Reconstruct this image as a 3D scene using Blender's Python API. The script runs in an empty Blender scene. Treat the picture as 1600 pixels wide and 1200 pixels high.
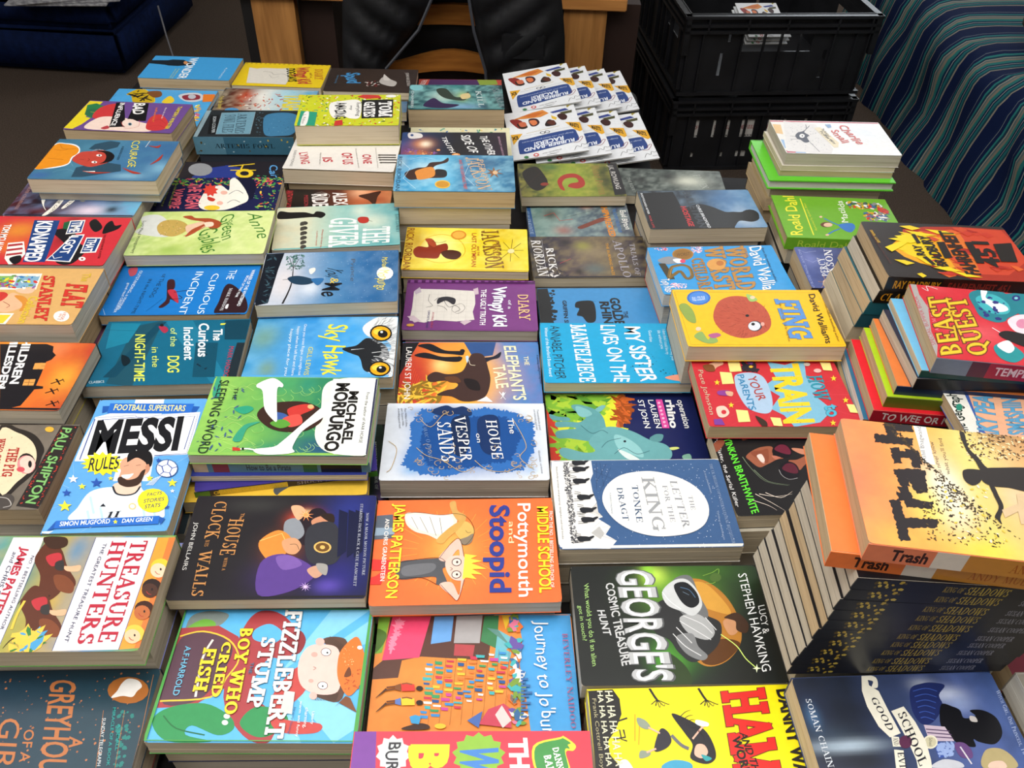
import bpy, bmesh, math, random, ast
from mathutils import Vector, Matrix

# ---------------------------------------------------------------- camera, world, lights, exposure
SC = bpy.context.scene
COL = SC.collection
PI = math.pi
cam_d = bpy.data.cameras.new('camera')
cam = bpy.data.objects.new('camera', cam_d)
COL.objects.link(cam)
cam_d.sensor_fit = 'HORIZONTAL'
cam_d.sensor_width = 36.0
cam_d.lens = 36.0 * 1322.86 / 1600.0
cam_d.clip_start = 0.02
PITCH, ROLL = math.radians(42.496), math.radians(2.126)
cam.matrix_world = Matrix.Translation((0, 0, 1.58)) @ Matrix.Rotation(PI / 2 - PITCH, 4, 'X') @ Matrix.Rotation(ROLL, 4, 'Z')
SC.camera = cam
SC.view_settings.view_transform = 'Standard'
SC.view_settings.look = 'None'
SC.view_settings.gamma = 1.0
SC.view_settings.use_curve_mapping = False
SC.view_settings.exposure = -0.30
SC.cycles.max_bounces = 6
SC.cycles.use_denoising = True

world = bpy.data.worlds.new('world')
SC.world = world
world.use_nodes = True
world.node_tree.nodes['Background'].inputs[0].default_value = (0.80, 0.88, 1.0, 1)
world.node_tree.nodes['Background'].inputs[1].default_value = 0.16

def area(name, loc, rot, sx, sy, power, col):
    d = bpy.data.lights.new(name, 'AREA')
    d.shape = 'RECTANGLE'; d.size = sx; d.size_y = sy; d.energy = power; d.color = col
    o = bpy.data.objects.new(name, d)
    o.location = loc; o.rotation_euler = rot
    COL.objects.link(o)
    return o
area('ceiling_light_near', (-0.2, 0.45, 2.85), (0, 0, 0), 3.0, 2.0, 72, (1.0, 0.975, 0.95))
area('fill_light_behind', (-1.0, -1.3, 2.85), (math.radians(22), math.radians(-8), 0), 2.0, 1.2, 34, (1.0, 0.97, 0.94))  # added fill from behind the camera, not one of the room's ceiling panels
area('ceiling_light_side', (-2.7, 1.0, 2.5), (math.radians(6), math.radians(-48), 0), 1.4, 1.6, 34, (1.0, 0.97, 0.94))
area('ceiling_light_far', (0.6, 4.3, 2.85), (0, 0, 0), 2.4, 1.2, 22, (1.0, 0.98, 0.96))
area('window_light', (2.4, 6.3, 2.1), (math.radians(-68), 0, math.radians(-16)), 1.5, 1.2, 42, (0.86, 0.93, 1.0))

# ---------------------------------------------------------------- materials
def lin(h):
    h = h.lstrip('#')
    if len(h) == 3: h = ''.join(c * 2 for c in h)
    return tuple((lambda c: c / 12.92 if c <= 0.04045 else ((c + 0.055) / 1.055) ** 2.4)(int(h[i:i + 2], 16) / 255) for i in (0, 2, 4))
MATS = {}
def mat(name, col='#888', rough=0.6, metal=0.0, spec=0.5, coat=0.0):
    if name in MATS: return MATS[name]
    m = bpy.data.materials.new(name); m.use_nodes = True
    b = m.node_tree.nodes['Principled BSDF']
    b.inputs['Base Color'].default_value = (*lin(col), 1)
    b.inputs['Roughness'].default_value = rough
    b.inputs['Metallic'].default_value = metal
    b.inputs['Specular IOR Level'].default_value = spec
    b.inputs['Coat Weight'].default_value = coat
    MATS[name] = m
    return m
def nodes(m): return m.node_tree.nodes, m.node_tree.links, m.node_tree.nodes['Principled BSDF']
def noise_mix(m, c1, c2, scale, detail=4, lo=0.35, hi=0.65, bump=0.0, stretch=(1, 1, 1), bscale=None):
    n, l, b = nodes(m)
    tc = n.new('ShaderNodeTexCoord'); mp = n.new('ShaderNodeMapping'); mp.inputs['Scale'].default_value = stretch
    no = n.new('ShaderNodeTexNoise'); no.inputs['Scale'].default_value = scale; no.inputs['Detail'].default_value = detail
    cr = n.new('ShaderNodeValToRGB')
    cr.color_ramp.elements[0].position = lo; cr.color_ramp.elements[1].position = hi
    cr.color_ramp.elements[0].color = (*lin(c1), 1); cr.color_ramp.elements[1].color = (*lin(c2), 1)
    l.new(tc.outputs['Object'], mp.inputs[0]); l.new(mp.outputs[0], no.inputs['Vector'])
    l.new(no.outputs['Fac'], cr.inputs[0]); l.new(cr.outputs[0], b.inputs['Base Color'])
    if bump:
        n2 = no
        if bscale:
            n2 = n.new('ShaderNodeTexNoise'); n2.inputs['Scale'].default_value = bscale; l.new(mp.outputs[0], n2.inputs['Vector'])
        bp = n.new('ShaderNodeBump'); bp.inputs['Strength'].default_value = bump; bp.inputs['Distance'].default_value = 0.01
        l.new(n2.outputs['Fac'], bp.inputs['Height']); l.new(bp.outputs[0], b.inputs['Normal'])
    return m

def print_mat(name, rough, spec, coat=0.0):
    """printed card: the art is a colour attribute, with a faint paper grain"""
    m = mat(name, '#fff', rough, 0, spec, coat)
    n, l, b = nodes(m)
    at = n.new('ShaderNodeAttribute'); at.attribute_name = 'Col'
    tc = n.new('ShaderNodeTexCoord')
    no = n.new('ShaderNodeTexNoise'); no.inputs['Scale'].default_value = 130; no.inputs['Detail'].default_value = 3
    mr = n.new('ShaderNodeMapRange'); mr.inputs[3].default_value = 0.90; mr.inputs[4].default_value = 1.08
    mx = n.new('ShaderNodeVectorMath'); mx.operation = 'SCALE'
    l.new(tc.outputs['Object'], no.inputs['Vector']); l.new(no.outputs['Fac'], mr.inputs[0])
    l.new(at.outputs['Color'], mx.inputs[0]); l.new(mr.outputs[0], mx.inputs['Scale'])
    l.new(mx.outputs[0], b.inputs['Base Color'])
    bn = n.new('ShaderNodeTexNoise'); bn.inputs['Scale'].default_value = 9
    l.new(tc.outputs['Object'], bn.inputs['Vector'])
    bp = n.new('ShaderNodeBump'); bp.inputs['Strength'].default_value = 0.06; bp.inputs['Distance'].default_value = 0.004
    l.new(bn.outputs['Fac'], bp.inputs['Height']); l.new(bp.outputs[0], b.inputs['Normal'])
    return m
COVER = print_mat('glossy_printed_cover', 0.33, 0.42)
MATTE = print_mat('matt_printed_cover', 0.55, 0.3)

def paper_mat(name, c1, c2):
    """page edges: fine horizontal sheets stacked along z, with uneven tone"""
    m = mat(name, c1, 0.85, 0, 0.15)
    n, l, b = nodes(m)
    tc = n.new('ShaderNodeTexCoord'); mp = n.new('ShaderNodeMapping'); mp.inputs['Scale'].default_value = (1.5, 1.5, 260)
    no = n.new('ShaderNodeTexNoise'); no.inputs['Scale'].default_value = 3.2; no.inputs['Detail'].default_value = 5
    mp2 = n.new('ShaderNodeMapping'); mp2.inputs['Scale'].default_value = (6, 6, 90)
    n2 = n.new('ShaderNodeTexNoise'); n2.inputs['Scale'].default_value = 2.0; n2.inputs['Detail'].default_value = 2
    ad = n.new('ShaderNodeMath'); ad.operation = 'ADD'
    cr = n.new('ShaderNodeValToRGB'); cr.color_ramp.elements[0].position = 0.62; cr.color_ramp.elements[1].position = 1.0
    cr.color_ramp.elements[0].color = (*lin(c2), 1); cr.color_ramp.elements[1].color = (*lin(c1), 1)
    l.new(tc.outputs['Object'], mp.inputs[0]); l.new(mp.outputs[0], no.inputs['Vector'])
    l.new(tc.outputs['Object'], mp2.inputs[0]); l.new(mp2.outputs[0], n2.inputs['Vector'])
    l.new(no.outputs['Fac'], ad.inputs[0]); l.new(n2.outputs['Fac'], ad.inputs[1])
    l.new(ad.outputs[0], cr.inputs[0]); l.new(cr.outputs[0], b.inputs['Base Color'])
    bp = n.new('ShaderNodeBump'); bp.inputs['Strength'].default_value = 0.25; bp.inputs['Distance'].default_value = 0.0004
    l.new(no.outputs['Fac'], bp.inputs['Height']); l.new(bp.outputs[0], b.inputs['Normal'])
    return m
PAPERS = {'cream': paper_mat('cream_page_edges', '#cfc1a6', '#b5a587'), 'tan': paper_mat('tan_page_edges', '#c2ab88', '#a38c69'),
          'grey': paper_mat('grey_page_edges', '#c2b9a8', '#a59b89'), 'white': paper_mat('white_page_edges', '#d6d4cd', '#bab6ad')}

# ---------------------------------------------------------------- mesh helpers
def link_mesh(name, me, parent=None, mats=()):
    o = bpy.data.objects.new(name, me)
    for m in mats: me.materials.append(m)
    COL.objects.link(o)
    if parent is not None: o.parent = parent
    return o
def obj(name, bm, m, parent=None, smooth=False):
    me = bpy.data.meshes.new(name)
    bmesh.ops.recalc_face_normals(bm, faces=bm.faces)
    bm.to_mesh(me); bm.free()
    if smooth:
        for p in me.polygons: p.use_smooth = True
    return link_mesh(name, me, parent, (m,) if not isinstance(m, (list, tuple)) else m)
def tag(o, label=None, cat=None, group=None, kind=None):
    if label: o['label'] = label
    if cat: o['category'] = cat
    if group: o['group'] = group
    if kind: o['kind'] = kind
    return o
def empty(name, loc=(0, 0, 0), rz=0.0):
    o = bpy.data.objects.new(name, None); COL.objects.link(o)
    o.location = loc; o.rotation_euler = (0, 0, rz); o.empty_display_size = 0.02
    return o
def add_box(bm, x0, x1, y0, y1, z0, z1, bevel=0.0, M=None):
    vs = [bm.verts.new((x, y, z)) for z in (z0, z1) for y in (y0, y1) for x in (x0, x1)]
    fs = [(0, 2, 3, 1), (4, 5, 7, 6), (0, 1, 5, 4), (2, 6, 7, 3), (0, 4, 6, 2), (1, 3, 7, 5)]
    faces = [bm.faces.new([vs[i] for i in f]) for f in fs]
    if M is not None:
        for v in vs: v.co = M @ v.co
    if bevel:
        es = set(e for f in faces for e in f.edges)
        bmesh.ops.bevel(bm, geom=list(es), offset=bevel, segments=2, affect='EDGES')
    return bm
def add_prism(bm, pts, z0, z1):
    a = [bm.verts.new((p[0], p[1], z0)) for p in pts]; b = [bm.verts.new((p[0], p[1], z1)) for p in pts]
    bm.faces.new(a[::-1]); bm.faces.new(b)
    for i in range(len(pts)):
        j = (i + 1) % len(pts); bm.faces.new((a[i], a[j], b[j], b[i]))
def add_tube(bm, pts, r, n=8, cap=True):
    pts = [Vector(p) for p in pts]; rings = []
    up = Vector((0, 0, 1))
    for i, p in enumerate(pts):
        d = (pts[min(i + 1, len(pts) - 1)] - pts[max(i - 1, 0)]).normalized()
        a = d.cross(up)
        if a.length < 1e-3: a = d.cross(Vector((1, 0, 0)))
        a.normalize(); b = d.cross(a)
        rr = r[i] if isinstance(r, (list, tuple)) else r
        rings.append([bm.verts.new(p + rr * (math.cos(2 * PI * k / n) * a + math.sin(2 * PI * k / n) * b)) for k in range(n)])
    for i in range(len(rings) - 1):
        for k in range(n):
            bm.faces.new((rings[i][k], rings[i][(k + 1) % n], rings[i + 1][(k + 1) % n], rings[i + 1][k]))
    if cap:
        bm.faces.new(rings[0][::-1]); bm.faces.new(rings[-1])
def catmull(pts, closed, n=5):
    out = []; m = len(pts)
    rng = range(m) if closed else range(m - 1)
    for i in rng:
        if closed: p = [pts[(i + k - 1) % m] for k in range(4)]
        else: p = [pts[max(0, min(m - 1, i + k - 1))] for k in range(4)]
        for s in range(n):
            t = s / n
            out.append(tuple(0.5 * ((2 * p[1][d]) + (-p[0][d] + p[2][d]) * t + (2 * p[0][d] - 5 * p[1][d] + 4 * p[2][d] - p[3][d]) * t * t
                       + (-p[0][d] + 3 * p[1][d] - 3 * p[2][d] + p[3][d]) * t ** 3) for d in (0, 1)))
    if not closed: out.append(tuple(pts[-1]))
    return out

# ---------------------------------------------------------------- lettering
_fonts = {}
def sans(s, bold):
    """letter outlines as triangles in units of cap height, cached"""
    key = (s, round(bold, 3))
    if key in _fonts: return _fonts[key]
    cu = bpy.data.curves.new('lettering', 'FONT'); cu.body = s; cu.size = 1.0; cu.resolution_u = 2 if len(s) > 14 else 3; cu.offset = bold
    ob = bpy.data.objects.new('lettering', cu); COL.objects.link(ob)
    dg = bpy.context.evaluated_depsgraph_get()
    me = bpy.data.meshes.new_from_object(ob.evaluated_get(dg))
    vs = [(v.co.x, v.co.y) for v in me.vertices]; fs = [tuple(p.vertices) for p in me.polygons]
    bpy.data.objects.remove(ob); bpy.data.curves.remove(cu); bpy.data.meshes.remove(me)
    CAP = 0.729 * 0.93
    vs = [(x / CAP, y / CAP) for x, y in vs]
    x0 = min((v[0] for v in vs), default=0); x1 = max((v[0] for v in vs), default=1)
    _fonts[key] = ([(x - x0, y) for x, y in vs], fs, x1 - x0)
    return _fonts[key]

# a small serif capital alphabet: L x0 y0 x1 y1 w = bar, A cx cy rx ry a0 a1 = bowl swelling at its sides, S x y w = serif
SERIF = {
 'A': (.86, 'L.1 0 .43 1 .06 L.43 1 .74 0 .15 L.2 .34 .62 .34 .06 S.1 0 S.75 0'),
 'B': (.72, 'L.17 0 .17 1 .15 A.3 .74 .27 .235 -90 90 A.3 .26 .32 .235 -90 90 L.1 .97 .32 .97 .06 L.1 .5 .32 .5 .06 L.1 .03 .32 .03 .06'),
 'C': (.8, 'A.45 .5 .38 .47 48 312 L.71 .68 .71 .98 .05'),
 'D': (.86, 'L.17 0 .17 1 .15 A.33 .5 .43 .47 -90 90 L.1 .97 .34 .97 .06 L.1 .03 .34 .03 .06'),
 'E': (.7, 'L.17 0 .17 1 .15 L.1 .97 .62 .97 .06 L.1 .5 .48 .5 .06 L.1 .03 .64 .03 .06 L.61 .76 .61 1 .06 L.64 0 .64 .26 .06 L.48 .38 .48 .62 .05'),
 'F': (.66, 'L.17 0 .17 1 .15 L.1 .97 .6 .97 .06 L.1 .5 .46 .5 .06 L.6 .76 .6 1 .06 L.46 .38 .46 .62 .05 S.17 0'),
 'G': (.86, 'A.45 .5 .38 .47 48 312 L.71 .68 .71 .98 .05 L.71 .02 .71 .42 .14 S.68 .42'),
 'H': (.88, 'L.18 0 .18 1 .15 L.7 0 .7 1 .15 L.18 .5 .7 .5 .06 S.18 0 S.18 1 S.7 0 S.7 1'),
 'I': (.4, 'L.2 0 .2 1 .15 S.2 0 S.2 1'),
 'J': (.5, 'L.32 .2 .32 1 .15 A.2 .2 .15 .2 180 360 S.32 1'),
 'K': (.84, 'L.18 0 .18 1 .15 L.2 .4 .66 1 .06 L.34 .56 .72 0 .15 S.18 0 S.18 1 S.68 1 S.72 0'),
 'L': (.68, 'L.18 0 .18 1 .15 L.1 .03 .62 .03 .06 L.62 0 .62 .3 .06 S.18 1'),
 'M': (1.05, 'L.15 0 .15 1 .06 L.17 1 .5 .05 .15 L.5 .05 .86 1 .06 L.88 0 .88 1 .15 S.15 0 S.13 1 S.88 0 S.9 1'),
 'N': (.9, 'L.15 0 .15 1 .06 L.15 1 .75 0 .15 L.75 0 .75 1 .06 S.15 0 S.12 1 S.75 1'),
 'O': (.86, 'A.43 .5 .37 .47 0 360'),
 'P': (.7, 'L.17 0 .17 1 .15 A.3 .73 .3 .245 -90 90 L.1 .97 .32 .97 .06 L.17 .48 .32 .48 .06 S.17 0'),
 'Q': (.86, 'A.43 .5 .37 .47 0 360 L.45 .15 .8 -.2 .1'),
 'R': (.8, 'L.17 0 .17 1 .15 A.3 .74 .28 .235 -90 90 L.1 .97 .32 .97 .06 L.17 .5 .32 .5 .06 L.36 .5 .68 0 .15 S.17 0 S.71 0'),
 'S': (.64, 'A.32 .735 .22 .235 30 270 A.32 .255 .24 .235 -150 90 L.53 .72 .53 .98 .05 L.09 .02 .09 .3 .05'),
 'T': (.78, 'L.39 0 .39 1 .15 L.06 .97 .72 .97 .06 L.07 .74 .07 1 .05 L.71 .74 .71 1 .05 S.39 0'),
 'U': (.86, 'L.17 .3 .17 1 .15 A.43 .32 .28 .31 180 360 L.7 .3 .7 1 .06 S.17 1 S.7 1'),
 'V': (.86, 'L.12 1 .44 0 .15 L.44 0 .76 1 .06 S.12 1 S.76 1'),
 'W': (1.15, 'L.1 1 .34 0 .15 L.34 0 .57 .9 .06 L.57 .9 .8 0 .15 L.8 0 1.04 1 .06 S.1 1 S.57 1 S1.04 1'),
 'X': (.84, 'L.14 1 .7 0 .15 L.12 0 .7 1 .06 S.14 1 S.7 1 S.12 0 S.7 0'),
 'Y': (.84, 'L.12 1 .42 .45 .15 L.42 .45 .72 1 .06 L.42 0 .42 .48 .15 S.12 1 S.72 1 S.42 0'),
 'Z': (.74, 'L.1 .03 .64 .97 .15 L.08 .97 .64 .97 .06 L.1 .03 .66 .03 .06 L.1 .74 .1 1 .05 L.66 0 .66 .27 .05'),
 '&': (.86, 'A.38 .75 .17 .2 0 360 A.36 .27 .27 .26 60 330 L.3 .6 .78 0 .13'),
 "'": (.22, 'L.11 .7 .11 1 .09'), '.': (.25, 'L.12 0 .12 .13 .12'), ',': (.25, 'L.14 .12 .08 -.15 .09'), '-': (.4, 'L.06 .4 .34 .4 .09'), ' ': (.36, ''),
 '4': (.7, 'L.5 0 .5 1 .15 L.5 1 .06 .3 .06 L.04 .28 .66 .28 .07 S.5 0'), '5': (.66, 'A.3 .32 .26 .3 -140 100 L.14 .5 .14 1 .06 L.12 .94 .56 .94 .12'),
 '1': (.44, 'L.24 0 .24 1 .15 S.24 0 L.06 .84 .24 .98 .06'), '2': (.66, 'A.32 .7 .25 .27 -20 170 L.55 .62 .1 .05 .1 L.08 .05 .6 .05 .12'), '!': (.3, 'L.15 .3 .15 1 .15 L.15 0 .15 .13 .13')}
def _q(vs, fs, x0, y0, x1, y1, w, e=0.0):
    dx, dy = x1 - x0, y1 - y0; L = math.hypot(dx, dy) or 1; dx, dy = dx / L, dy / L
    nx, ny = -dy * w / 2, dx * w / 2; b = len(vs)
    x0 -= dx * e; y0 -= dy * e; x1 += dx * e; y1 += dy * e
    vs += [(x0 + nx, y0 + ny), (x0 - nx, y0 - ny), (x1 - nx, y1 - ny), (x1 + nx, y1 + ny)]; fs.append((b, b + 1, b + 2, b + 3))
def serif(s, bold, slab=False):
    key = ('serif', s, round(bold, 3), slab)
    if key in _fonts: return _fonts[key]
    vs, fs, x = [], [], 0.0
    for ch in s:
        up = ch.upper()
        w, d = SERIF.get(up, SERIF['I'])
        k = 1.0 if ch == up else 0.74
        i0 = len(vs)
        for el in d.replace('L', '|L').replace('A', '|A').replace('S', '|S').split('|'):
            el = el.strip()
            if not el: continue
            a = [float(q) for q in el[1:].split()]
            if el[0] == 'L':
                ww = a[4]; ww = max(ww, 0.11 if slab else 0) + bold * 2
                _q(vs, fs, a[0], a[1], a[2], a[3], ww, bold)
            elif el[0] == 'A':
                n = max(6, int(abs(a[5] - a[4]) / 24)); b = len(vs)
                for j in range(n + 1):
                    t = math.radians(a[4] + (a[5] - a[4]) * j / n); h = (0.03 if not slab else 0.055) + (0.05 if not slab else 0.03) * math.cos(t) ** 2 + bold
                    for q in (h, -h): vs.append((a[0] + (a[2] - 0.06 + q) * math.cos(t), a[1] + (a[3] - 0.03 + q * 0.9) * math.sin(t)))
                for j in range(n): fs.append((b + 2 * j, b + 2 * j + 1, b + 2 * j + 3, b + 2 * j + 2))
            else:
                h = 0.17; y = a[1]; y = 0.025 if y < 0.1 else y - 0.025
                _q(vs, fs, a[0] - h, y, a[0] + h, y, (0.11 if slab else 0.05) + bold * 2, bold)
        for i in range(i0, len(vs)): vs[i] = (vs[i][0] * k + x, vs[i][1] * k)
        x += w * k + 0.05
    _fonts[key] = (vs, fs, max(x - 0.05, 0.1))
    return _fonts[key]

# ---------------------------------------------------------------- printed art
def vnoise(x, y, seed):
    def h(i, j):
        n = (i * 374761393 + j * 668265263 + seed * 69069) & 0xffffffff
        n = ((n ^ (n >> 13)) * 1274126177) & 0xffffffff
        return ((n ^ (n >> 16)) & 0xffff) / 65535.0
    xi, yi = math.floor(x), math.floor(y); fx, fy = x - xi, y - yi
    fx = fx * fx * (3 - 2 * fx); fy = fy * fy * (3 - 2 * fy)
    a = h(xi, yi) * (1 - fx) + h(xi + 1, yi) * fx; b = h(xi, yi + 1) * (1 - fx) + h(xi + 1, yi + 1) * fx
    return a * (1 - fy) + b * fy
def fbm(x, y, seed): return 0.55 * vnoise(x, y, seed) + 0.3 * vnoise(2.1 * x, 2.1 * y, seed + 7) + 0.15 * vnoise(4.3 * x, 4.3 * y, seed + 13)
def mixc(a, b, t): return tuple(a[i] + (b[i] - a[i]) * t for i in range(3))

class Art:
    """printed design of one flat face, as coloured polygons; coordinates in mm on the face"""
    STEP = 0.016e-3
    def __init__(s): s.v, s.f, s.c, s.k = [], [], [], 0
    def raw(s, vs, fs, col, per=None, stag=0):
        z = s.k * s.STEP; s.k += 1
        if not stag:
            b = len(s.v); s.v += [(x, y, z) for x, y in vs]
            for f in fs:
                s.f.append(tuple(b + i for i in f)); s.c.append([per[i] for i in f] if per else [col] * len(f))
        else:
            for n, f in enumerate(fs):      # overlapping pieces of one stroke lie a hair apart
                b = len(s.v); zz = z + (n % stag) * 0.0012e-3
                s.v += [(vs[i][0], vs[i][1], zz) for i in f]; s.f.append(tuple(range(b, b + len(f)))); s.c.append([per[i] for i in f] if per else [col] * len(f))
            s.k += stag // 13
    def poly(s, pts, col): s.raw(pts, [tuple(range(len(pts)))], col)
    def run(s, ops, L, W):
        hx, hy = L / 2, W / 2
        cl = lambda p: (max(-hx, min(hx, p[0])), max(-hy, min(hy, p[1])))
        def clip(pts):
            for ax, sg, lim in ((0, 1, hx), (0, -1, hx), (1, 1, hy), (1, -1, hy)):
                out = []
                for i, p in enumerate(pts):
                    q = pts[i - 1]; dp, dq = lim - sg * p[ax], lim - sg * q[ax]
                    if dp * dq < 0:
                        u = dq / (dq - dp); out.append((q[0] + (p[0] - q[0]) * u, q[1] + (p[1] - q[1]) * u))
                    if dp >= 0: out.append(p)
                pts = out
                if len(pts) < 3: return None
            return pts
        def put(pts, col):
            pts = clip(pts)
            if pts: s.poly(pts, col)
        def inside(vs, fs): return [f for f in fs if any(abs(vs[i][0]) < hx and abs(vs[i][1]) < hy for i in f)]
        seed = 3
        for op in ops:
            k = op[0]; seed += 1
            if k == 'bg':
                s.poly([(-hx, -hy), (hx, -hy), (hx, hy), (-hx, hy)], lin(op[1]))
            elif k == 'P':      # painted ground: base colours along an axis, cloudy variation, soft patches
                _, stops, ang, namp, nsc, c2, blobs, nx, ny = op
                ca, sa = math.cos(ang), math.sin(ang); cs = [lin(c) for c in stops]; cc = lin(c2)
                bl = [(x, y, rx, ry, lin(c), a) for x, y, rx, ry, c, a in blobs]
                vs, per, fs = [], [], []
                for j in range(ny + 1):
                    for i in range(nx + 1):
                        x = -hx + L * i / nx; y = -hy + W * j / ny
                        t = 0.5 + (x / L * ca + y / W * sa) / (abs(ca) + abs(sa)); t = max(0, min(0.9999, t)) * (len(cs) - 1)
                        q = int(t); c = mixc(cs[q], cs[min(q + 1, len(cs) - 1)], t - q) if len(cs) > 1 else cs[0]
                        if namp:
                            f = (fbm(x / nsc, y / nsc, seed) - 0.45) * 2.4
                            c = mixc(c, cc, max(0, min(1, f * namp + namp * 0.3)))
                        for bx, by, rx, ry, bc, a in bl:
                            d = ((x - bx) / rx) ** 2 + ((y - by) / ry) ** 2
                            if d < 4: c = mixc(c, bc, a * math.exp(-d * 1.3))
                        vs.append((x, y)); per.append(c)
                for j in range(ny):
                    for i in range(nx):
                        a = j * (nx + 1) + i; fs.append((a, a + 1, a + nx + 2, a + nx + 1))
                s.raw(vs, fs, None, per)
            elif k in 'psr':
                pts = list(zip(op[-1][::2], op[-1][1::2]))
                if k == 's': pts = catmull(pts, True)
                if k == 'r':        # torn edge
                    R = random.Random(seed); o = []
                    for i, p in enumerate(pts):
                        q = pts[(i + 1) % len(pts)]; d = math.hypot(q[0] - p[0], q[1] - p[1]); n = max(2, int(d / 1.6)); nx_, ny_ = (q[1] - p[1]) / (d or 1), -(q[0] - p[0]) / (d or 1)
                        for m_ in range(n):
                            u = m_ / n; e = R.uniform(-.5, 1) * op[2] * .6; o.append((p[0] + (q[0] - p[0]) * u + nx_ * e, p[1] + (q[1] - p[1]) * u + ny_ * e))
                    pts = o
                put(pts, lin(op[1]))
            elif k == 'l':      # stroke
                pts = list(zip(op[3][::2], op[3][1::2])); w = op[2]
                if op[4]: pts = catmull(pts, False, 4)
                vs, fs = [], []
                for i, p in enumerate(pts):
                    a = pts[max(0, i - 1)]; b = pts[min(len(pts) - 1, i + 1)]
                    dx, dy = b[0] - a[0], b[1] - a[1]; q = math.hypot(dx, dy) or 1
                    h = w / 2 * (1 if not op[5] else 1 - 0.8 * i / (len(pts) - 1))
                    nx, ny = -dy / q * h, dx / q * h
                    vs += [cl((p[0] + nx, p[1] + ny)), cl((p[0] - nx, p[1] - ny))]
                for i in range(len(pts) - 1): fs.append((2 * i, 2 * i + 1, 2 * i + 3, 2 * i + 2))
                s.raw(vs, inside(vs, fs), lin(op[1]), None, 7)
            elif k == 't':      # lettering: string, colour, origin, along-vector, up-vector, weight, face
                _, st, col, ox, oy, ax, ay, ux, uy, bold, face = op
                ser = face in ('serif', 'slab')
                vs, fs, w = (serif(st, bold * .5, face == 'slab') if ser else sans(st, min(bold * .55, .042)))
                if face == 'wob': vs = [(x, y + 0.09 * math.sin(x * 3.1 + 1)) for x, y in vs]
                vs = [(ox + ax * x / w + ux * y, oy + ay * x / w + uy * y) for x, y in vs]
                s.raw([cl(p) for p in vs], inside(vs, fs), lin(col), None, 23 if ser else 0)
            elif k in 'df':      # scattered flecks inside a quad, or fur combed away from a point
                rnd = random.Random(seed * 7 + op[2]); vs, fs, per = [], [], []
                cs = [lin(c) for c in op[1]]
                for _i in range(op[2]):
                    c = rnd.choice(cs); b = len(vs)
                    if k == 'd':
                        P4 = list(zip(op[4][::2], op[4][1::2])); r, asp = op[3], op[5]
                        u, v = rnd.random(), rnd.random()
                        x = (P4[0][0] * (1 - u) + P4[1][0] * u) * (1 - v) + (P4[3][0] * (1 - u) + P4[2][0] * u) * v
                        y = (P4[0][1] * (1 - u) + P4[1][1] * u) * (1 - v) + (P4[3][1] * (1 - u) + P4[2][1] * u) * v
                        a = rnd.random() * PI; rr = r * (0.4 + 0.9 * rnd.random()); n = 5
                    else:
                        cx, cy, ax, ay, bx, by, fx, fy, ln = op[3:]
                        g, q = rnd.random() * 2 * PI, math.sqrt(rnd.random()); x = cx + q * (ax * math.cos(g) + bx * math.sin(g)); y = cy + q * (ay * math.cos(g) + by * math.sin(g))
                        a = math.atan2(y - fy, x - fx) + rnd.uniform(-.3, .3); rr = .3; asp = ln / .6; n = 4
                    for t in range(n):
                        g = 2 * PI * t / n; px, py = rr * asp * math.cos(g), rr * math.sin(g)
                        vs.append(cl((x + px * math.cos(a) - py * math.sin(a), y + px * math.sin(a) + py * math.cos(a)))); per.append(c)
                    fs.append(tuple(range(b, b + n)))
                s.raw(vs, inside(vs, fs), None, per, 46)
    def into(s, bm, M):
        lay = bm.loops.layers.float_color.get('Col') or bm.loops.layers.float_color.new('Col')
        mm = [bm.verts.new(M @ Vector((x * 1e-3, y * 1e-3, z))) for x, y, z in s.v]
        for f, c in zip(s.f, s.c):
            if len(set(f)) < 3: continue
            try: fc = bm.faces.new([mm[i] for i in f])
            except ValueError: continue
            for lp, cc in zip(fc.loops, c): lp[lay] = (*cc, 1)
def unpack(text):
    """one printed mark per line; outline points in tenths of a millimetre, each as a step from the last"""
    ops = []
    for ln in text.strip().split('\n'):
        if ln[0] == '(': ops.append(ast.literal_eval(ln)); continue
        h, pts, *st = ln.split('|'); h = h[1:].split(','); k = ln[0]
        q = [int(v) / 10 for v in pts.split()]
        if k == 't': ops.append(('t', st[0], h[0], *q, float(h[1]), h[2])); continue
        for i in range(2, len(q)): q[i] += q[i - 2]
        if k == 'l': ops.append(('l', h[0], float(h[1]), q, int(h[2]), int(h[3])))
        elif k == 'r': ops.append(('r', h[0], float(h[1]), q))
        else: ops.append((k, h[0], q))
    return ops

def colour_box(bm, x0, x1, y0, y1, z0, z1, col):
    lay = bm.loops.layers.float_color.get('Col') or bm.loops.layers.float_color.new('Col')
    n0 = len(bm.faces); add_box(bm, x0, x1, y0, y1, z0, z1); bm.faces.ensure_lookup_table()
    for f in bm.faces[n0:]:
        for lp in f.loops: lp[lay] = (*lin(col), 1)
def obj_keep(name, bm, m, parent):
    """like obj(), for printed faces whose winding is already right"""
    me = bpy.data.meshes.new(name); bm.normal_update()
    # print lies flat: turn every face to look outwards from the layer it is on
    bm.to_mesh(me); bm.free()
    return link_mesh(name, me, parent, (m,))

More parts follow.
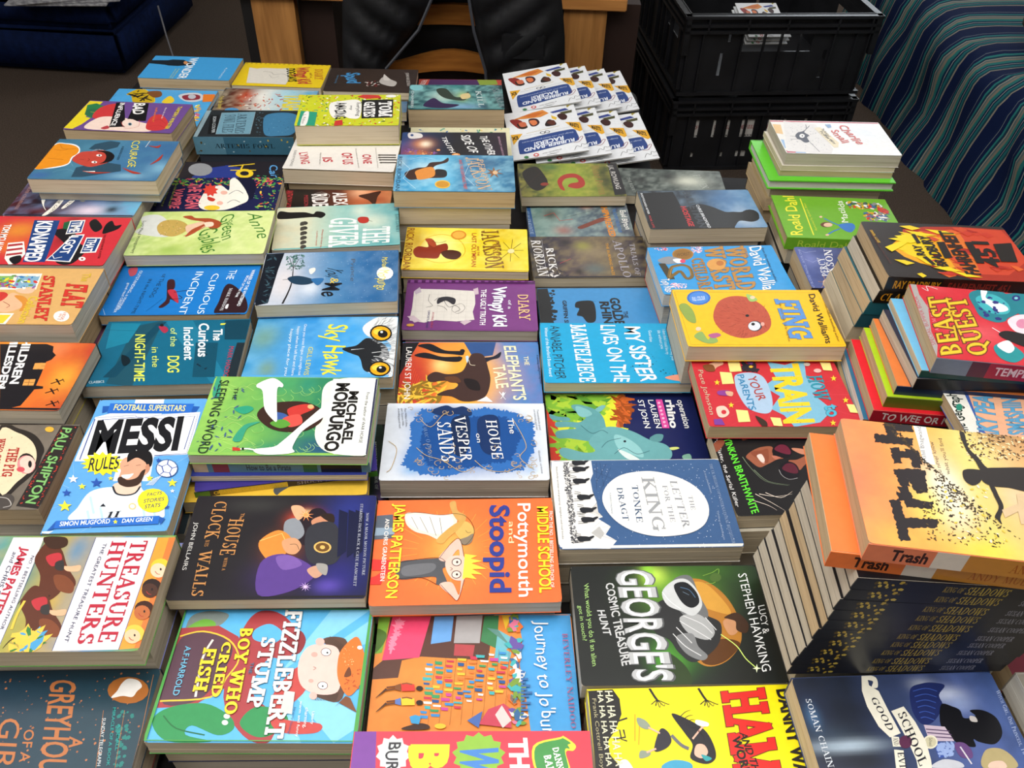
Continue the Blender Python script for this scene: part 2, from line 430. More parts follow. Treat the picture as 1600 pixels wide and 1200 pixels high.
# ================================================================ the room
def structure(name, bm, m):
    o = obj(name, bm, m); o['kind'] = 'structure'; return o
carpet = noise_mix(mat('carpet', '#2b2421', 0.95, 0, 0.1), '#40362f', '#685b51', 260, 3, 0.3, 0.7, bump=0.5)
plaster = noise_mix(mat('plaster', '#b9b4aa', 0.9), '#b3aea5', '#c2bdb3', 3, 3, 0.3, 0.7)
RX0, RX1, RY0, RY1, RH = -3.6, 3.6, -2.4, 6.4, 2.95
b = bmesh.new(); add_box(b, RX0 - .1, RX1 + .1, RY0 - .1, RY1 + .1, -0.1, 0); structure('floor', b, carpet)
b = bmesh.new(); add_box(b, RX0 - .1, RX1 + .1, RY0 - .1, RY1 + .1, RH, RH + .1); structure('ceiling', b, plaster)
b = bmesh.new(); add_box(b, RX0 - .1, RX0, RY0, RY1, 0, RH); structure('wall_left', b, plaster)
b = bmesh.new(); add_box(b, RX1, RX1 + .1, RY0, RY1, 0, RH); structure('wall_right', b, plaster)
b = bmesh.new(); add_box(b, RX0, RX1, RY0 - .1, RY0, 0, RH); structure('wall_front', b, plaster)
b = bmesh.new()
for q in ((RX0, 1.6, 0, RH), (3.2, RX1, 0, RH), (1.6, 3.2, 0, 1.5), (1.6, 3.2, 2.75, RH)): add_box(b, q[0], q[1], RY1, RY1 + .1, q[2], q[3])
structure('wall_back', b, plaster)
glass = mat('window_glass', '#ffffff', 0.02); glass.node_tree.nodes['Principled BSDF'].inputs['Transmission Weight'].default_value = 1.0
b = bmesh.new(); add_box(b, 1.6, 3.2, RY1 + .05, RY1 + .056, 1.5, 2.75); wn = structure('window_1', b, glass)
b = bmesh.new()
for q in ((1.6, 3.2, 1.5, 1.56), (1.6, 3.2, 2.69, 2.75), (1.6, 1.66, 1.56, 2.69), (3.14, 3.2, 1.56, 2.69), (2.37, 2.43, 1.56, 2.69)): add_box(b, q[0], q[1], RY1 + .02, RY1 + .09, q[2], q[3])
obj('window_frame', b, mat('white_painted_wood', '#d8d8d4', .5), wn)

# ================================================================ tables that carry the books
table_top = noise_mix(mat('black_table_laminate', '#141314', 0.6, 0, .25), '#100f10', '#1b191a', 40, 3)
steel = mat('dark_steel_tube', '#222326', 0.35, 0.8)
def rounded(x0, y0, x1, y1, r, n=5):
    pts = []
    for cx, cy, a in ((x1 - r, y1 - r, 0), (x0 + r, y1 - r, 90), (x0 + r, y0 + r, 180), (x1 - r, y0 + r, 270)):
        for k in range(n + 1):
            t = math.radians(a + 90 * k / n); pts.append((cx + r * math.cos(t), cy + r * math.sin(t)))
    return pts
def make_table(x0, y0, x1, y1, label, r=0.05):
    t = tag(empty('folding_table', ((x0 + x1) / 2, (y0 + y1) / 2, 0)), label, 'table', 'black topped tables carrying the books')
    hx, hy = (x1 - x0) / 2, (y1 - y0) / 2
    b = bmesh.new(); add_prism(b, rounded(-hx, -hy, hx, hy, r), 0.715, 0.74); obj('table_top', b, table_top, t)
    for sx in (-1, 1):
        for sy in (-1, 1):
            b = bmesh.new(); add_tube(b, [(sx * (hx - .08), sy * (hy - .1), 0), (sx * (hx - .08), sy * (hy - .1), 0.715)], 0.016); obj('leg', b, steel, t)
    return t
make_table(-0.90, 0.06, 0.268, 1.98, 'large black topped table covered with rows of children\'s books')
make_table(0.272, 0.06, 0.70, 1.56, 'narrow black topped table holding the tall piles of books')

# ================================================================ things behind the tables
oak = mat('oak_veneer', '#a06a36', 0.5)
noise_mix(oak, '#8f5f2e', '#bb8346', 6, 5, 0.3, 0.7, stretch=(9, 9, 0.7))
oak_h = mat('oak_veneer_flat', '#a06a36', 0.5); noise_mix(oak_h, '#a56b33', '#c98d4c', 6, 5, 0.3, 0.7, stretch=(0.7, 9, 9))
black = mat('black_laminate', '#121112', 0.5)
t = tag(empty('wooden_table', (-0.42, 3.0, 0)), 'oak veneered table with black braces standing behind the chair', 'table')
b = bmesh.new(); add_box(b, -.76, .72, -.38, .38, .70, .735, .003); obj('table_top', b, oak_h, t)
for sx, x in ((-1, -.345), (1, .60)):
    b = bmesh.new()
    add_box(b, x - .065, x + .065, -.36, -.32, 0, .70); obj('leg', b, oak, t)
    b = bmesh.new(); add_box(b, x - .10, x - .066, -.35, .33, 0, .70); obj('brace', b, black, t)
    b = bmesh.new(); add_box(b, x + .066, x + .17, -.31, .33, 0, .70); obj('side_panel', b, mat('dark_brown_board', '#2a1710', 0.6), t)

# chair facing the book table, with a padded jacket over its back
chair_wood = noise_mix(mat('varnished_chair_wood', '#a8682a', 0.35), '#8f5520', '#bd7c35', 7, 4, 0.3, 0.7, stretch=(1, 9, 9))
ch = tag(empty('wooden_chair', (-0.19, 2.25, 0), 0.02), 'varnished wooden chair with curved back slats under a black padded jacket', 'chair')
def bent_slat(bm, x0, x1, zc, hgt, arch, dep, thick=.016, n=14):
    for s in range(n):
        u0, u1 = s / n, (s + 1) / n
        def col(u):
            x = x0 + (x1 - x0) * u; e = 1 - (2 * u - 1) ** 2
            top = zc + hgt / 2 + arch * (1 - math.cos(2 * PI * u)) / 2; bot = zc - hgt / 2 + arch * .8 * e
            y = dep * e
            return x, y, bot, top
        a, c = col(u0), col(u1); vs = [bm.verts.new(q) for q in ((a[0], a[1], a[2]), (c[0], c[1], c[2]), (c[0], c[1], c[3]), (a[0], a[1], a[3]), (a[0], a[1] + thick, a[2]), (c[0], c[1] + thick, c[2]), (c[0], c[1] + thick, c[3]), (a[0], a[1] + thick, a[3]))]
        for f in ((0, 1, 2, 3), (7, 6, 5, 4), (3, 2, 6, 7), (0, 4, 5, 1)): bm.faces.new([vs[i] for i in f])
        if s == 0: bm.faces.new([vs[i] for i in (0, 3, 7, 4)])
        if s == n - 1: bm.faces.new([vs[i] for i in (1, 5, 6, 2)])
    bmesh.ops.remove_doubles(bm, verts=bm.verts, dist=1e-5)
for zc, hg, ar in ((.785, .050, .008), (.640, .048, .034), (.52, .05, .02)):
    b = bmesh.new(); bent_slat(b, -.20, .20, zc, hg, ar, .03); obj('back_slat', b, chair_wood, ch)
for sx in (-1, 1):
    b = bmesh.new(); add_box(b, sx * .21 - .016, sx * .21 + .016, -.012, .022, 0, .83, .004); obj('rear_leg', b, chair_wood, ch)
    b = bmesh.new(); add_box(b, sx * .20 - .017, sx * .20 + .017, -.42, -.386, 0, .43, .004); obj('front_leg', b, chair_wood, ch)
b = bmesh.new(); add_box(b, -.225, .225, -.43, -.014, .43, .455, .006); obj('seat', b, chair_wood, ch)

puffer = noise_mix(mat('black_padded_nylon', '#0c0d10', 0.6, 0, 0.3), '#090a0c', '#121317', 25, 4, 0.3, 0.7, bump=0.15)
jk = tag(empty('padded_jacket', (-0.19, 2.25, 0), 0.02), 'black quilted padded jacket hung open over the wooden chair back', 'jacket')
def padded(name, outline, y0, amp, slope, side, mat_=puffer, n=22, m=26):
    """a quilted front: filled between two edge curves given as (z, x_outer, x_inner)"""
    bm = bmesh.new(); rows = []
    zs = [o[0] for o in outline]
    for j in range(m + 1):
        z = zs[0] + (zs[-1] - zs[0]) * j / m
        k = max(i for i in range(len(zs)) if zs[i] >= z - 1e-9) if zs[0] > zs[-1] else 0
        k = min(k, len(zs) - 2); f = (z - zs[k]) / (zs[k + 1] - zs[k])
        xo = outline[k][1] + (outline[k + 1][1] - outline[k][1]) * f; xi = outline[k][2] + (outline[k + 1][2] - outline[k][2]) * f
        r = []
        for i in range(n + 1):
            u = i / n; x = xo + (xi - xo) * u
            q = (z + x * slope * side) / .085
            puff = abs(math.sin(PI * q)) ** .6 * amp * min(1, 4 * u, 4 * (1 - u) + .25)
            r.append((x, y0 - puff - .018 * math.sin(PI * u), z))
        rows.append(r)
    F = [[bm.verts.new(p) for p in r] for r in rows]; K = [[bm.verts.new((p[0], y0 + .018, p[2])) for p in r] for r in rows]
    for j in range(m):
        for i in range(n):
            bm.faces.new((F[j][i], F[j][i + 1], F[j + 1][i + 1], F[j + 1][i])); bm.faces.new((K[j][i], K[j + 1][i], K[j + 1][i + 1], K[j][i + 1]))
    for j in range(m):
        for i in (0, n): bm.faces.new((F[j][i], K[j][i], K[j + 1][i], F[j + 1][i]) if i else (F[j][i], F[j + 1][i], K[j + 1][i], K[j][i]))
    for j in (0, m):
        for i in range(n): bm.faces.new((F[j][i], K[j][i], K[j][i + 1], F[j][i + 1]))
    return obj(name, bm, mat_, jk, True)
padded('left_front', [(.90, -.25, -.03), (.85, -.265, -.05), (.80, -.27, -.085), (.75, -.275, -.125), (.70, -.28, -.165), (.475, -.27, -.18)], -.082, .022, .75, 1)
padded('right_front', [(.90, .27, .045), (.85, .28, .055), (.78, .29, .068), (.70, .295, .085), (.55, .30, .10), (.475, .29, .10)], -.082, .022, .75, -1)
padded('back_panel', [(.905, -.25, .26), (.70, -.27, .28), (.40, -.27, .28)], .085, .014, 0, 1)
b = bmesh.new(); add_box(b, -.25, .26, -.079, .099, .880, .915, .015); obj('shoulder', b, puffer, jk, True)
for x0, x1 in ((-.03, -.165), (.045, .09)):
    b = bmesh.new(); add_tube(b, [(x0, -.104, .90), (x0 + (x1 - x0) * .35, -.108, .80), (x1, -.106, .70), (x1 * 1.1, -.1, .55)], .004, 6); obj('zip_edge', b, mat('dull_zip_tape', '#3a3d44', 0.5), jk)
b = bmesh.new(); add_box(b, .13, .24, -.118, -.108, .735, .80, .004); obj('pocket_flap', b, puffer, jk)
b = bmesh.new(); add_box(b, .20, .222, -.108, -.100, .70, .718, .002); obj('badge', b, mat('gold_badge', '#6a5220', 0.4, .5), jk)

# two stacked plastic crates
plastic = noise_mix(mat('black_crate_plastic', '#1a1b1e', 0.42), '#141518', '#222327', 8, 4, 0.3, 0.7)
CR = (0.563, 2.98)
def wall_grid(bm, M, length, z0, z1, slots, thick=.004):
    xs = sorted({0.0, length, *[s[0] for s in slots], *[s[1] for s in slots]}); zs = sorted({z0, z1, *[s[2] for s in slots], *[s[3] for s in slots]})
    for i in range(len(xs) - 1):
        for j in range(len(zs) - 1):
            cx, cz = (xs[i] + xs[i + 1]) / 2, (zs[j] + zs[j + 1]) / 2
            if any(s[0] < cx < s[1] and s[2] < cz < s[3] for s in slots): continue
            add_box(bm, xs[i], xs[i + 1], 0, thick, zs[j], zs[j + 1], 0, M)
def make_crate(z, label, slots_front, slots_side):
    c = tag(empty('plastic_crate', (CR[0], CR[1], z), .115), label, 'crate', 'black plastic crates stacked on the floor')
    WX, WY, HH = .655, .74, .285
    M = {'f': Matrix.Identity(4), 'b': Matrix.Translation((0, WY - .004, 0)), 'l': Matrix.Rotation(PI / 2, 4, 'Z') @ Matrix.Translation((0, -.004, 0)), 'r': Matrix.Translation((WX, 0, 0)) @ Matrix.Rotation(PI / 2, 4, 'Z')}
    for nm, k, ln, sl in (('front_wall', 'f', WX, slots_front), ('back_wall', 'b', WX, slots_front), ('side_wall', 'l', WY, slots_side), ('side_wall', 'r', WY, slots_side)):
        b = bmesh.new(); wall_grid(b, M[k], ln, .004, HH, sl)
        sgn = -1 if k in 'f' else 1
        for q in [s for s in (.0, .05, .19, .27, .33, .40, .52, .60, .645, .73) if s < ln - .004]:
            if k == 'f': add_box(b, q, q + .005, -.014, 0.0005, .02, HH - .06, 0, M[k])
            if k == 'l': add_box(b, q, q + .005, .0035, .018, .02, HH - .06, 0, M[k])
        obj(nm, b, plastic, c)
    b = bmesh.new()
    for zz, o in ((HH - .012, .022), (HH - .040, .020), (HH - .062, .020), (0.002, .012)):
        h = .010 if zz > .1 else .012
        add_box(b, -o, WX + o, -o, 0.0045, zz, zz + h); add_box(b, -o, WX + o, WY - .0045, WY + o, zz, zz + h)
        add_box(b, -o, 0.0045, 0, WY, zz, zz + h); add_box(b, WX - .0045, WX + o, 0, WY, zz, zz + h)
    for q in (-.02, .06, .2, .34, .52, .64): add_box(b, q, q + .006, -.02, 0, HH - .062, HH - .005)
    for x_ in (-.02, WX):
        for y_ in (-.02, WY): add_box(b, x_, x_ + .02, y_, y_ + .02, .15, HH - .002)
    obj('rim', b, plastic, c)
    b = bmesh.new(); add_box(b, 0, WX, 0, WY, .004, .010); obj('base_panel', b, plastic, c)
    return c
make_crate(0.0, 'lower black plastic crate on the carpet with white books behind its slots', [(.085, .098, .13, .20), (.15, .162, .13, .20), (.205, .216, .13, .20), (.26, .31, .13, .20), (.36, .372, .13, .20), (.42, .432, .13, .20), (.085, .095, .05, .07), (.2, .21, .05, .07), (.26, .30, .05, .075), (.50, .512, .10, .20)], [(.1, .11, .1, .2), (.35, .36, .1, .2), (.55, .56, .1, .2)])
make_crate(.297, 'upper black plastic crate, white booklets showing through its hand hole', [(.145, .155, .19, .215), (.19, .45, .155, .215), (.125, .137, .07, .15), (.50, .514, .06, .16)], [(.12, .30, .16, .22), (.42, .44, .05, .1)])
for i in range(5):
    o = tag(empty('paperback_book', (0, 0, 0), .115), 'white red-lettered book in the lower crate, %s from its booklet side' % ['first', 'second', 'third', 'fourth', 'fifth'][i], 'book', 'white books inside the lower crate')
    ca, sa = math.cos(.115), math.sin(.115); lx, ly = .06 + i * .095, .011
    o.location = (CR[0] + lx * ca - ly * sa, CR[1] + lx * sa + ly * ca, .0105)
    b = bmesh.new(); add_box(b, .001, .087, .0015, .016, .001, .196); obj('page_block', b, PAPERS['white'], o)
    b = bmesh.new(); colour_box(b, 0, .088, 0, .0012, 0, .198, '#dedbd4')
    A_ = Art(); A_.run([('t', 'ONE OF US IS LYING', '#a83238', -38, 28, 78, 0, 0, 14, .05, 'sans'), ('t', 'KAREN M MCMANUS', '#3a3836', -38, -2, 78, 0, 0, 7, .02, 'sans')], 88, 198)
    A_.into(b, Matrix.Translation((.044, -.0001, .12)) @ Matrix.Rotation(PI / 2, 4, 'X')); obj_keep('front_cover', b, MATTE, o)
    b = bmesh.new(); colour_box(b, 0, .088, .0163, .0175, 0, .198, '#dedbd4'); obj_keep('back_cover', b, MATTE, o)

# striped sofa on the right
def sofa_cloth():
    m = mat('striped_woven_cover', '#1f4a5a', 0.85, 0, 0.15); n, l, b = nodes(m)
    tc = n.new('ShaderNodeTexCoord'); sp = n.new('ShaderNodeSeparateXYZ'); l.new(tc.outputs['Object'], sp.inputs[0])
    no = n.new('ShaderNodeTexNoise'); no.inputs['Scale'].default_value = 4.5; no.inputs['Detail'].default_value = 2; l.new(tc.outputs['Object'], no.inputs['Vector'])
    ma = n.new('ShaderNodeMath'); ma.operation = 'MULTIPLY_ADD'; ma.inputs[1].default_value = .022; l.new(no.outputs['Fac'], ma.inputs[0]); l.new(sp.outputs['Y'], ma.inputs[2])
    sc = n.new('ShaderNodeMath'); sc.operation = 'MULTIPLY'; sc.inputs[1].default_value = 1 / .175; l.new(ma.outputs[0], sc.inputs[0])
    fr = n.new('ShaderNodeMath'); fr.operation = 'FRACT'; l.new(sc.outputs[0], fr.inputs[0])
    cr = n.new('ShaderNodeValToRGB'); cr.color_ramp.interpolation = 'CONSTANT'
    st = [(0, '#0c1c42'), (.27, '#8a8378'), (.31, '#17424f'), (.36, '#22686c'), (.42, '#0d2444'), (.46, '#9aa09a'), (.475, '#0f2a48'), (.52, '#26706e'), (.60, '#7d766a'), (.66, '#56686a'), (.70, '#9d978a'), (.73, '#14384a'), (.79, '#2a7a78'), (.84, '#101f45'), (.93, '#7f8a8c'), (.945, '#101f45')]
    e = cr.color_ramp.elements; e[0].position = 0; e[0].color = (*lin(st[0][1]), 1); e[1].position = st[1][0]; e[1].color = (*lin(st[1][1]), 1)
    for p, c in st[2:]:
        q = e.new(p); q.color = (*lin(c), 1)
    l.new(fr.outputs[0], cr.inputs[0]); l.new(cr.outputs[0], b.inputs['Base Color'])
    n2 = n.new('ShaderNodeTexNoise'); n2.inputs['Scale'].default_value = 300; l.new(tc.outputs['Object'], n2.inputs['Vector'])
    bp = n.new('ShaderNodeBump'); bp.inputs['Strength'].default_value = .3; bp.inputs['Distance'].default_value = .002; l.new(n2.outputs['Fac'], bp.inputs['Height']); l.new(bp.outputs[0], b.inputs['Normal'])
    return m
so = tag(empty('sofa', (1.60, 3.1, 0), .02), 'low sofa under a blue, teal and beige striped cover', 'sofa')
bm = bmesh.new(); NY, prof = 60, []
for k, (x, z) in enumerate([(-.06, .0), (-.045, .08), (-.03, .16), (-.02, .24), (-.01, .32), (.0, .38), (.02, .42), (.055, .45), (.11, .465), (.2, .472), (.35, .475), (.55, .475), (.9, .475)]): prof.append((x, z))
rows = []
for j in range(NY + 1):
    y = -1.3 + 2.5 * j / NY; r = []
    for k, (x, z) in enumerate(prof):
        w = min(1, z / .3)
        fold = (vnoise(y * 7, z * 4 + k * .15, 5) - .5) * .05 + (vnoise(y * 17, z * 3, 9) - .5) * .02
        r.append(bm.verts.new((x + (fold if k < 8 else 0), y, max(0.001, z + (fold * .8 * w if k > 5 else 0)))))
    rows.append(r)
for j in range(NY):
    for k in range(len(prof) - 1): bm.faces.new((rows[j][k], rows[j][k + 1], rows[j + 1][k + 1], rows[j + 1][k]))
for r, fl in ((rows[0], 0), (rows[-1], 1)):
    c = bm.verts.new((.9, r[0].co.y, .001)); f = [*r, c]; bm.faces.new(f if fl else f[::-1])
obj('seat_cover', bm, sofa_cloth(), so, True)
pl = tag(empty('fur_cushion', (2.02, 3.02, .475), .3), 'brown mottled fur cushion lying on the striped sofa', 'cushion')
bm = bmesh.new(); bmesh.ops.create_uvsphere(bm, u_segments=24, v_segments=14, radius=1)
for v in bm.verts:
    q = v.co; k = 1 + .05 * (vnoise(q.x * 6, q.y * 6 + q.z * 3, 3) - .5)
    v.co = Vector((math.copysign(abs(q.x) ** .6, q.x) * .26 * k, math.copysign(abs(q.y) ** .6, q.y) * .22 * k, .085 + q.z * .085))
obj('cushion_cover', bm, noise_mix(mat('brown_fur', '#4a3a34', .9), '#241c1a', '#6a5850', 14, 6, .35, .65, bump=.6), pl, True)

# blue ottoman and newspapers, far side
navy = noise_mix(mat('navy_upholstery', '#0a1838', .85, 0, .1), '#081430', '#0d1d44', 30, 4, .3, .7, bump=.2)
ot = tag(empty('blue_sofa', (-1.74, 3.62, 0), -.05), 'dark navy upholstered low sofa with newspapers on it', 'sofa')
b = bmesh.new(); add_box(b, -1.5, 0, 0, .85, .02, .205, .02); obj('base', b, navy, ot, True)
b = bmesh.new(); add_box(b, -1.5, .012, -.015, .86, .21, .335, .03); obj('seat', b, navy, ot, True)
for x in (-1.4, -.1):
    b = bmesh.new(); add_box(b, x - .03, x + .03, .05, .12, 0, .022); obj('foot', b, black, ot)
newsprint = noise_mix(mat('newsprint', '#9a9a9c', .9), '#77777c', '#b8b8ba', 60, 6, .35, .65)
for i in range(3):
    t_ = tag(empty('newspaper', (-1.92 + .03 * i, 3.665 + .01 * i, .3395 + .008 * i), .1 + .12 * i), ['bottom newspaper of the small heap on the navy sofa', 'middle newspaper of the small heap on the navy sofa', 'folded grey newspaper on top of the heap on navy sofa'][i], 'newspaper', 'newspapers heaped on the navy sofa')
    bm = bmesh.new(); add_box(bm, -.20, .20, -.15, .15, 0, .007, .002); o = obj('folded_pages', bm, newsprint, t_)
b = bmesh.new(); add_tube(b, [(-1.50, 3.55, .345), (-1.47, 3.49, .25), (-1.44, 3.45, .10), (-1.36, 3.3, .012), (-1.30, 3.1, .006), (-1.1, 2.7, .006), (-1.0, 2.3, .006)], .0035, 6)
tag(obj('power_cord', b, mat('grey_cord', '#6a6a70', .5), None, True), 'thin grey cord hanging beside the navy sofa onto the carpet', 'cord')

# ceiling lamps and window that light the room
lamp_m = mat('lamp_diffuser', '#fff', .6); n_, l_, b_ = nodes(lamp_m); b_.inputs['Emission Color'].default_value = (1, .98, .95, 1); b_.inputs['Emission Strength'].default_value = 5
white_m = mat('white_metal', '#d8d8d8', .4)
for i, (x, y, w, h, lb) in enumerate(((-.15, .35, 1.2, .6, 'ceiling light panel above the near end of the book table'), (1.9, 2.4, .6, .6, 'ceiling light panel above the striped sofa'))):
    t_ = tag(empty('ceiling_light', (x, y, RH - .045)), lb, 'lamp', 'ceiling light panels')
    b = bmesh.new(); add_box(b, -w / 2 - .02, w / 2 + .02, -h / 2 - .02, h / 2 + .02, .01, .045); obj('lamp_housing', b, white_m, t_)
    b = bmesh.new(); add_box(b, -w / 2, w / 2, -h / 2, h / 2, 0, .0099); obj('diffuser', b, lamp_m, t_)

# ================================================================ printed designs, in mm on each cover
DESIGN = {}
DESIGN['horse'] = unpack(r'''
('P',('#1b2624','#232e2c','#3a4440','#6a726a','#2a302e'),0,.6,9,'#8a948c',((32.6,10.2,33.1,20.3,'#d6d9c8',.9),(-62.1,6.1,12.7,12.7,'#111',.8),(-3.3,25.5,17.9,18,'#101412',.9)),40,22)
t#aab0a8,0,serif|454 347 114 -526 133 42|FALLEN
t#9aa09a,0,sans|-880 157 69 -492 63 4|THE RIDER
''')
DESIGN['ship'] = unpack(r'''
('P',('#5a7f7c','#7f9f98','#5a6f7a','#4a5464','#4a5060'),0,.5,9,'#a8bdb4',((-51.5,22.5,16.6,26.5,'#3a2c26',.8),(-67.8,-6.1,18.7,17.3,'#8aa8a0',.8),(17,52,12.1,11.5,'#c98a6a',.8),(-32.7,-31.9,18.5,16.9,'#b04a3a',.6)),44,26)
p#2a5a94|-990 610 108 1 54 -1180 -114 0
t#a8c0dc,0,sans|-982 337 48 -781 71 0|SET SAIL FOR ADVENTURE
s#7a3a2a|-56 -213 222 162 255 164 112 -55 -256 -164 -251 -161
l#b8463a,1.5,0,0|-638 169 187 112 94 -277 241 54
l#3a4238,.6,0,0|-259 114 722 337
t#23180f,.09,sans|451 549 40 -1080 109 0|SHIPWRECKED
t#dd8a2c,.07,sans|451 549 40 -1080 109 0|SHIPWRECKED
t#3f6fa8,.06,sans|655 423 15 -823 60 0|THE ADVENTUROUS FOUR
t#eceae4,.03,wob|789 366 13 -660 99 0|Enid Blyton
''')
DESIGN['redback'] = unpack(r'''
('bg','#b8483a')
p#4a2a5a|-703 599 1314 -5 -10 -535 -1389 -31
p#8aa03a|387 625 449 -26 37 -251 -416 -81
t#f2f1ee,0,sans|-880 558 -63 -288 119 3|THE STORY
''')
DESIGN['starry'] = unpack(r'''
('P',('#223a5c','#2f5580','#6a8aa0','#4a6f94'),0,.4,12,'#8fa8b8',((31.5,53.2,28.7,17.1,'#c9cfc8',.7),),40,28)
p#c9852a|-455 349 217 277 57 1 -168 -344
p#c9852a|-6 596 115 2 291 -269 -142 -2
p#1a1a22|-1025 613 71 1 -20 -307 -56 -1
''')
DESIGN['harry'] = unpack(r'''
('P',('#2a2c1a','#5a6a24','#8a9a2c','#6a7a2a','#1f1d18'),0,.5,9,'#b8b04a',((-3.3,3.6,27.1,40,'#8fa83a',.8),(-68.3,15,14.4,39.5,'#241d16',.9),(-34.3,47.6,19.5,15,'#3a6a3a',.8),(65,4.5,12.6,75.9,'#1c1a1a',.7)),44,26)
s#a83226|-254 -29 149 219 219 35 130 -185 0 -250 -140 -125 -176 61 46 124 162 64 -42 155 -188 -34 -84 -186 29 -247 -83 61
s#1c1712|-906 268 268 251 142 -305 45 -368 -180 -247 -164 122
p#8a3022|-434 -166 -9 -24 -20 -20 -27 -13 -30 -5 -30 4 -23 13 -15 20 -3 23 9 24 20 20 26 14 31 5 29 -5 24 -13 15 -20
l#3a1d14,.8,0,0|-950 -341 402 616 -75 121
t#8f6e3c,.03,serif|464 544 11 -1127 141 3|Harry Potter
p#1b1a1d|795 679 177 17 28 -1247 -244 -44
t#d9d6d0,0,sans|795 552 24 -914 95 2|J.K. ROWLING
''')
DESIGN['apollo'] = unpack(r'''
('P',('#1d1c28','#2a2434','#5a4a4a','#6a5a44','#3a3038','#1e1a24'),0,.5,9,'#8a7a54',((-8.4,32.4,15.3,15.8,'#9a9a3a',.7),(-36.9,43.4,13.1,15.9,'#16141e',.9),(4.4,-35.3,21.1,18.4,'#5a6a6a',.8),(-22.6,-43.4,8.3,10.9,'#14141a',.9),(9.2,12.1,32.6,19.4,'#9a8a6a',.5)),46,26)
t#eceae8,.01,serif|-956 514 63 -1076 162 -5|RIORDAN
t#eceae8,.01,serif|-718 272 15 -640 127 10|RICK
l#c9c4cc,.4,0,0|-766 523 1 -1091
('d',('#e8e4e0','#2a2430'),20,1.6,(-68.9,-36.8,-40.8,-42.6,-42.5,-65.1,-70.4,-61.5),3)
t#a5a2ac,0,serif|449 483 26 -1108 141 6|APOLLO
t#a5a2ac,0,serif|726 398 -45 -963 84 -3|TRIALS OF
t#c98f2a,.02,sans|316 411 -16 -960 44 -2|THE BURNING MAZE
l#c9505a,.7,0,0|-522 -190 195 134
''')
DESIGN['alex'] = unpack(r'''
('P',('#161212','#1a1414','#5a2a1c','#c9673a','#d98a5a'),0,.3,18,'#2a1512',((40.6,58.5,23.2,22.8,'#f0b48a',.9),(72.2,32.2,22.9,17.8,'#a04a2a',.8)),40,28)
t#efe9e4,.05,sans|-110 543 88 -445 227 35|ALEX
t#efe9e4,.05,sans|-476 476 116 -576 254 35|RIDER
t#c5333a,.03,sans|-958 606 84 -878 121 3|ANTHONY HOROWITZ
t#a03038,.02,sans|-614 444 62 -387 72 2|MISSION
l#cfcac6,.6,1,0|-316 566 160 -110 -63 -170 -178 51 -50 140 131 89
l#cfcac6,.5,0,0|-377 394 167 33
s#3a1a12|364 442 164 90 223 92 -39 -201 -30 -279 -131 162
''')
DESIGN['seeker'] = unpack(r'''
('P',('#16353c','#1f6068','#2f8080','#1a4a50','#14323a'),0,.55,12,'#8fd0cc',((-28,4.4,27.4,30.4,'#cfe8da',.8),(12.9,3.6,13.5,26.8,'#b8d48a',.9),(-85.2,40.5,11.5,21.1,'#8fc0c0',.7),(12.8,-49.4,39.4,19.4,'#8fb8e0',.7),(-14.3,10.9,13.7,20.4,'#3a4a34',.9)),44,26)
p#7fc0c4|-710 489 -10 -60 -30 -51 -45 -33 -55 -11 -55 14 -48 36 -33 52 -14 62 9 62 30 51 47 34 55 10 56 -14 48 -37 32 -53
s#2c3a30|-424 393 209 38 175 -392 169 -3 136 252 -69 -421 -270 4 -241 173
s#d9c48a|96 121 169 82 32 -212 -168 -81
s#31204a|-687 -458 200 420 210 -256 338 -85 -267 -180
t#7f9094,0,serif|769 444 138 -949 165 12|SEEKER
t#c9d6d4,0,serif|417 326 56 -830 117 -3|KILL
t#9fb0ae,0,serif|546 28 27 -330 66 -1|THE
t#cfd9da,0,sans|-957 319 11 -877 54 -1|CHAMBERS
''')
DESIGN['dogdays'] = unpack(r'''
('P',('#e8c81e',),0,.1,20,'#dfbc14',(),40,28)
p#b8981a|-956 625 42 0 -3 -56 -41 -4
p#b8981a|-850 627 42 0 -3 -57 -41 -3
p#b8981a|-744 629 42 0 -3 -57 -41 -3
p#b8981a|-638 631 42 0 -2 -57 -42 -4
p#b8981a|-532 633 42 0 -1 -57 -42 -4
p#b8981a|-425 635 42 0 -1 -57 -42 -4
p#b8981a|-318 637 43 0 -2 -57 -42 -4
p#b8981a|-211 639 43 0 -2 -57 -41 -4
p#b8981a|-103 641 43 0 -2 -58 -42 -3
p#b8981a|5 642 43 1 -1 -58 -42 -3
p#b8981a|113 644 43 1 -1 -58 -42 -4
p#b8981a|222 646 43 1 -1 -58 -42 -4
p#b8981a|331 648 43 1 -1 -58 -42 -4
p#b8981a|440 650 43 1 -1 -58 -42 -4
p#b8981a|549 652 44 1 -1 -58 -42 -4
p#b8981a|659 654 44 1 -1 -58 -43 -4
p#b8981a|769 656 44 1 -1 -58 -42 -4
p#b8981a|880 658 43 1 0 -58 -43 -4
p#ddd8cc|-824 355 186 -47 131 48 392 -2 190 35 124 -631 -9 -281 -297 23 -577 2
l#33302c,.8,1,0|-465 161 185 -29 99 -129 167 60 127 -81
l#33302c,.5,1,0|-287 -6 110 -174 122 102
t#1f2a12,.06,sans|19 366 191 -719 183 16|DOG DAYS
t#b8323a,.05,wob|214 456 237 -902 283 25|Wimpy Kid
t#c9842a,.04,slab|666 386 110 -582 172 15|DIARY
t#8a2a2a,0,sans|588 160 60 -254 57 5|of a
''')
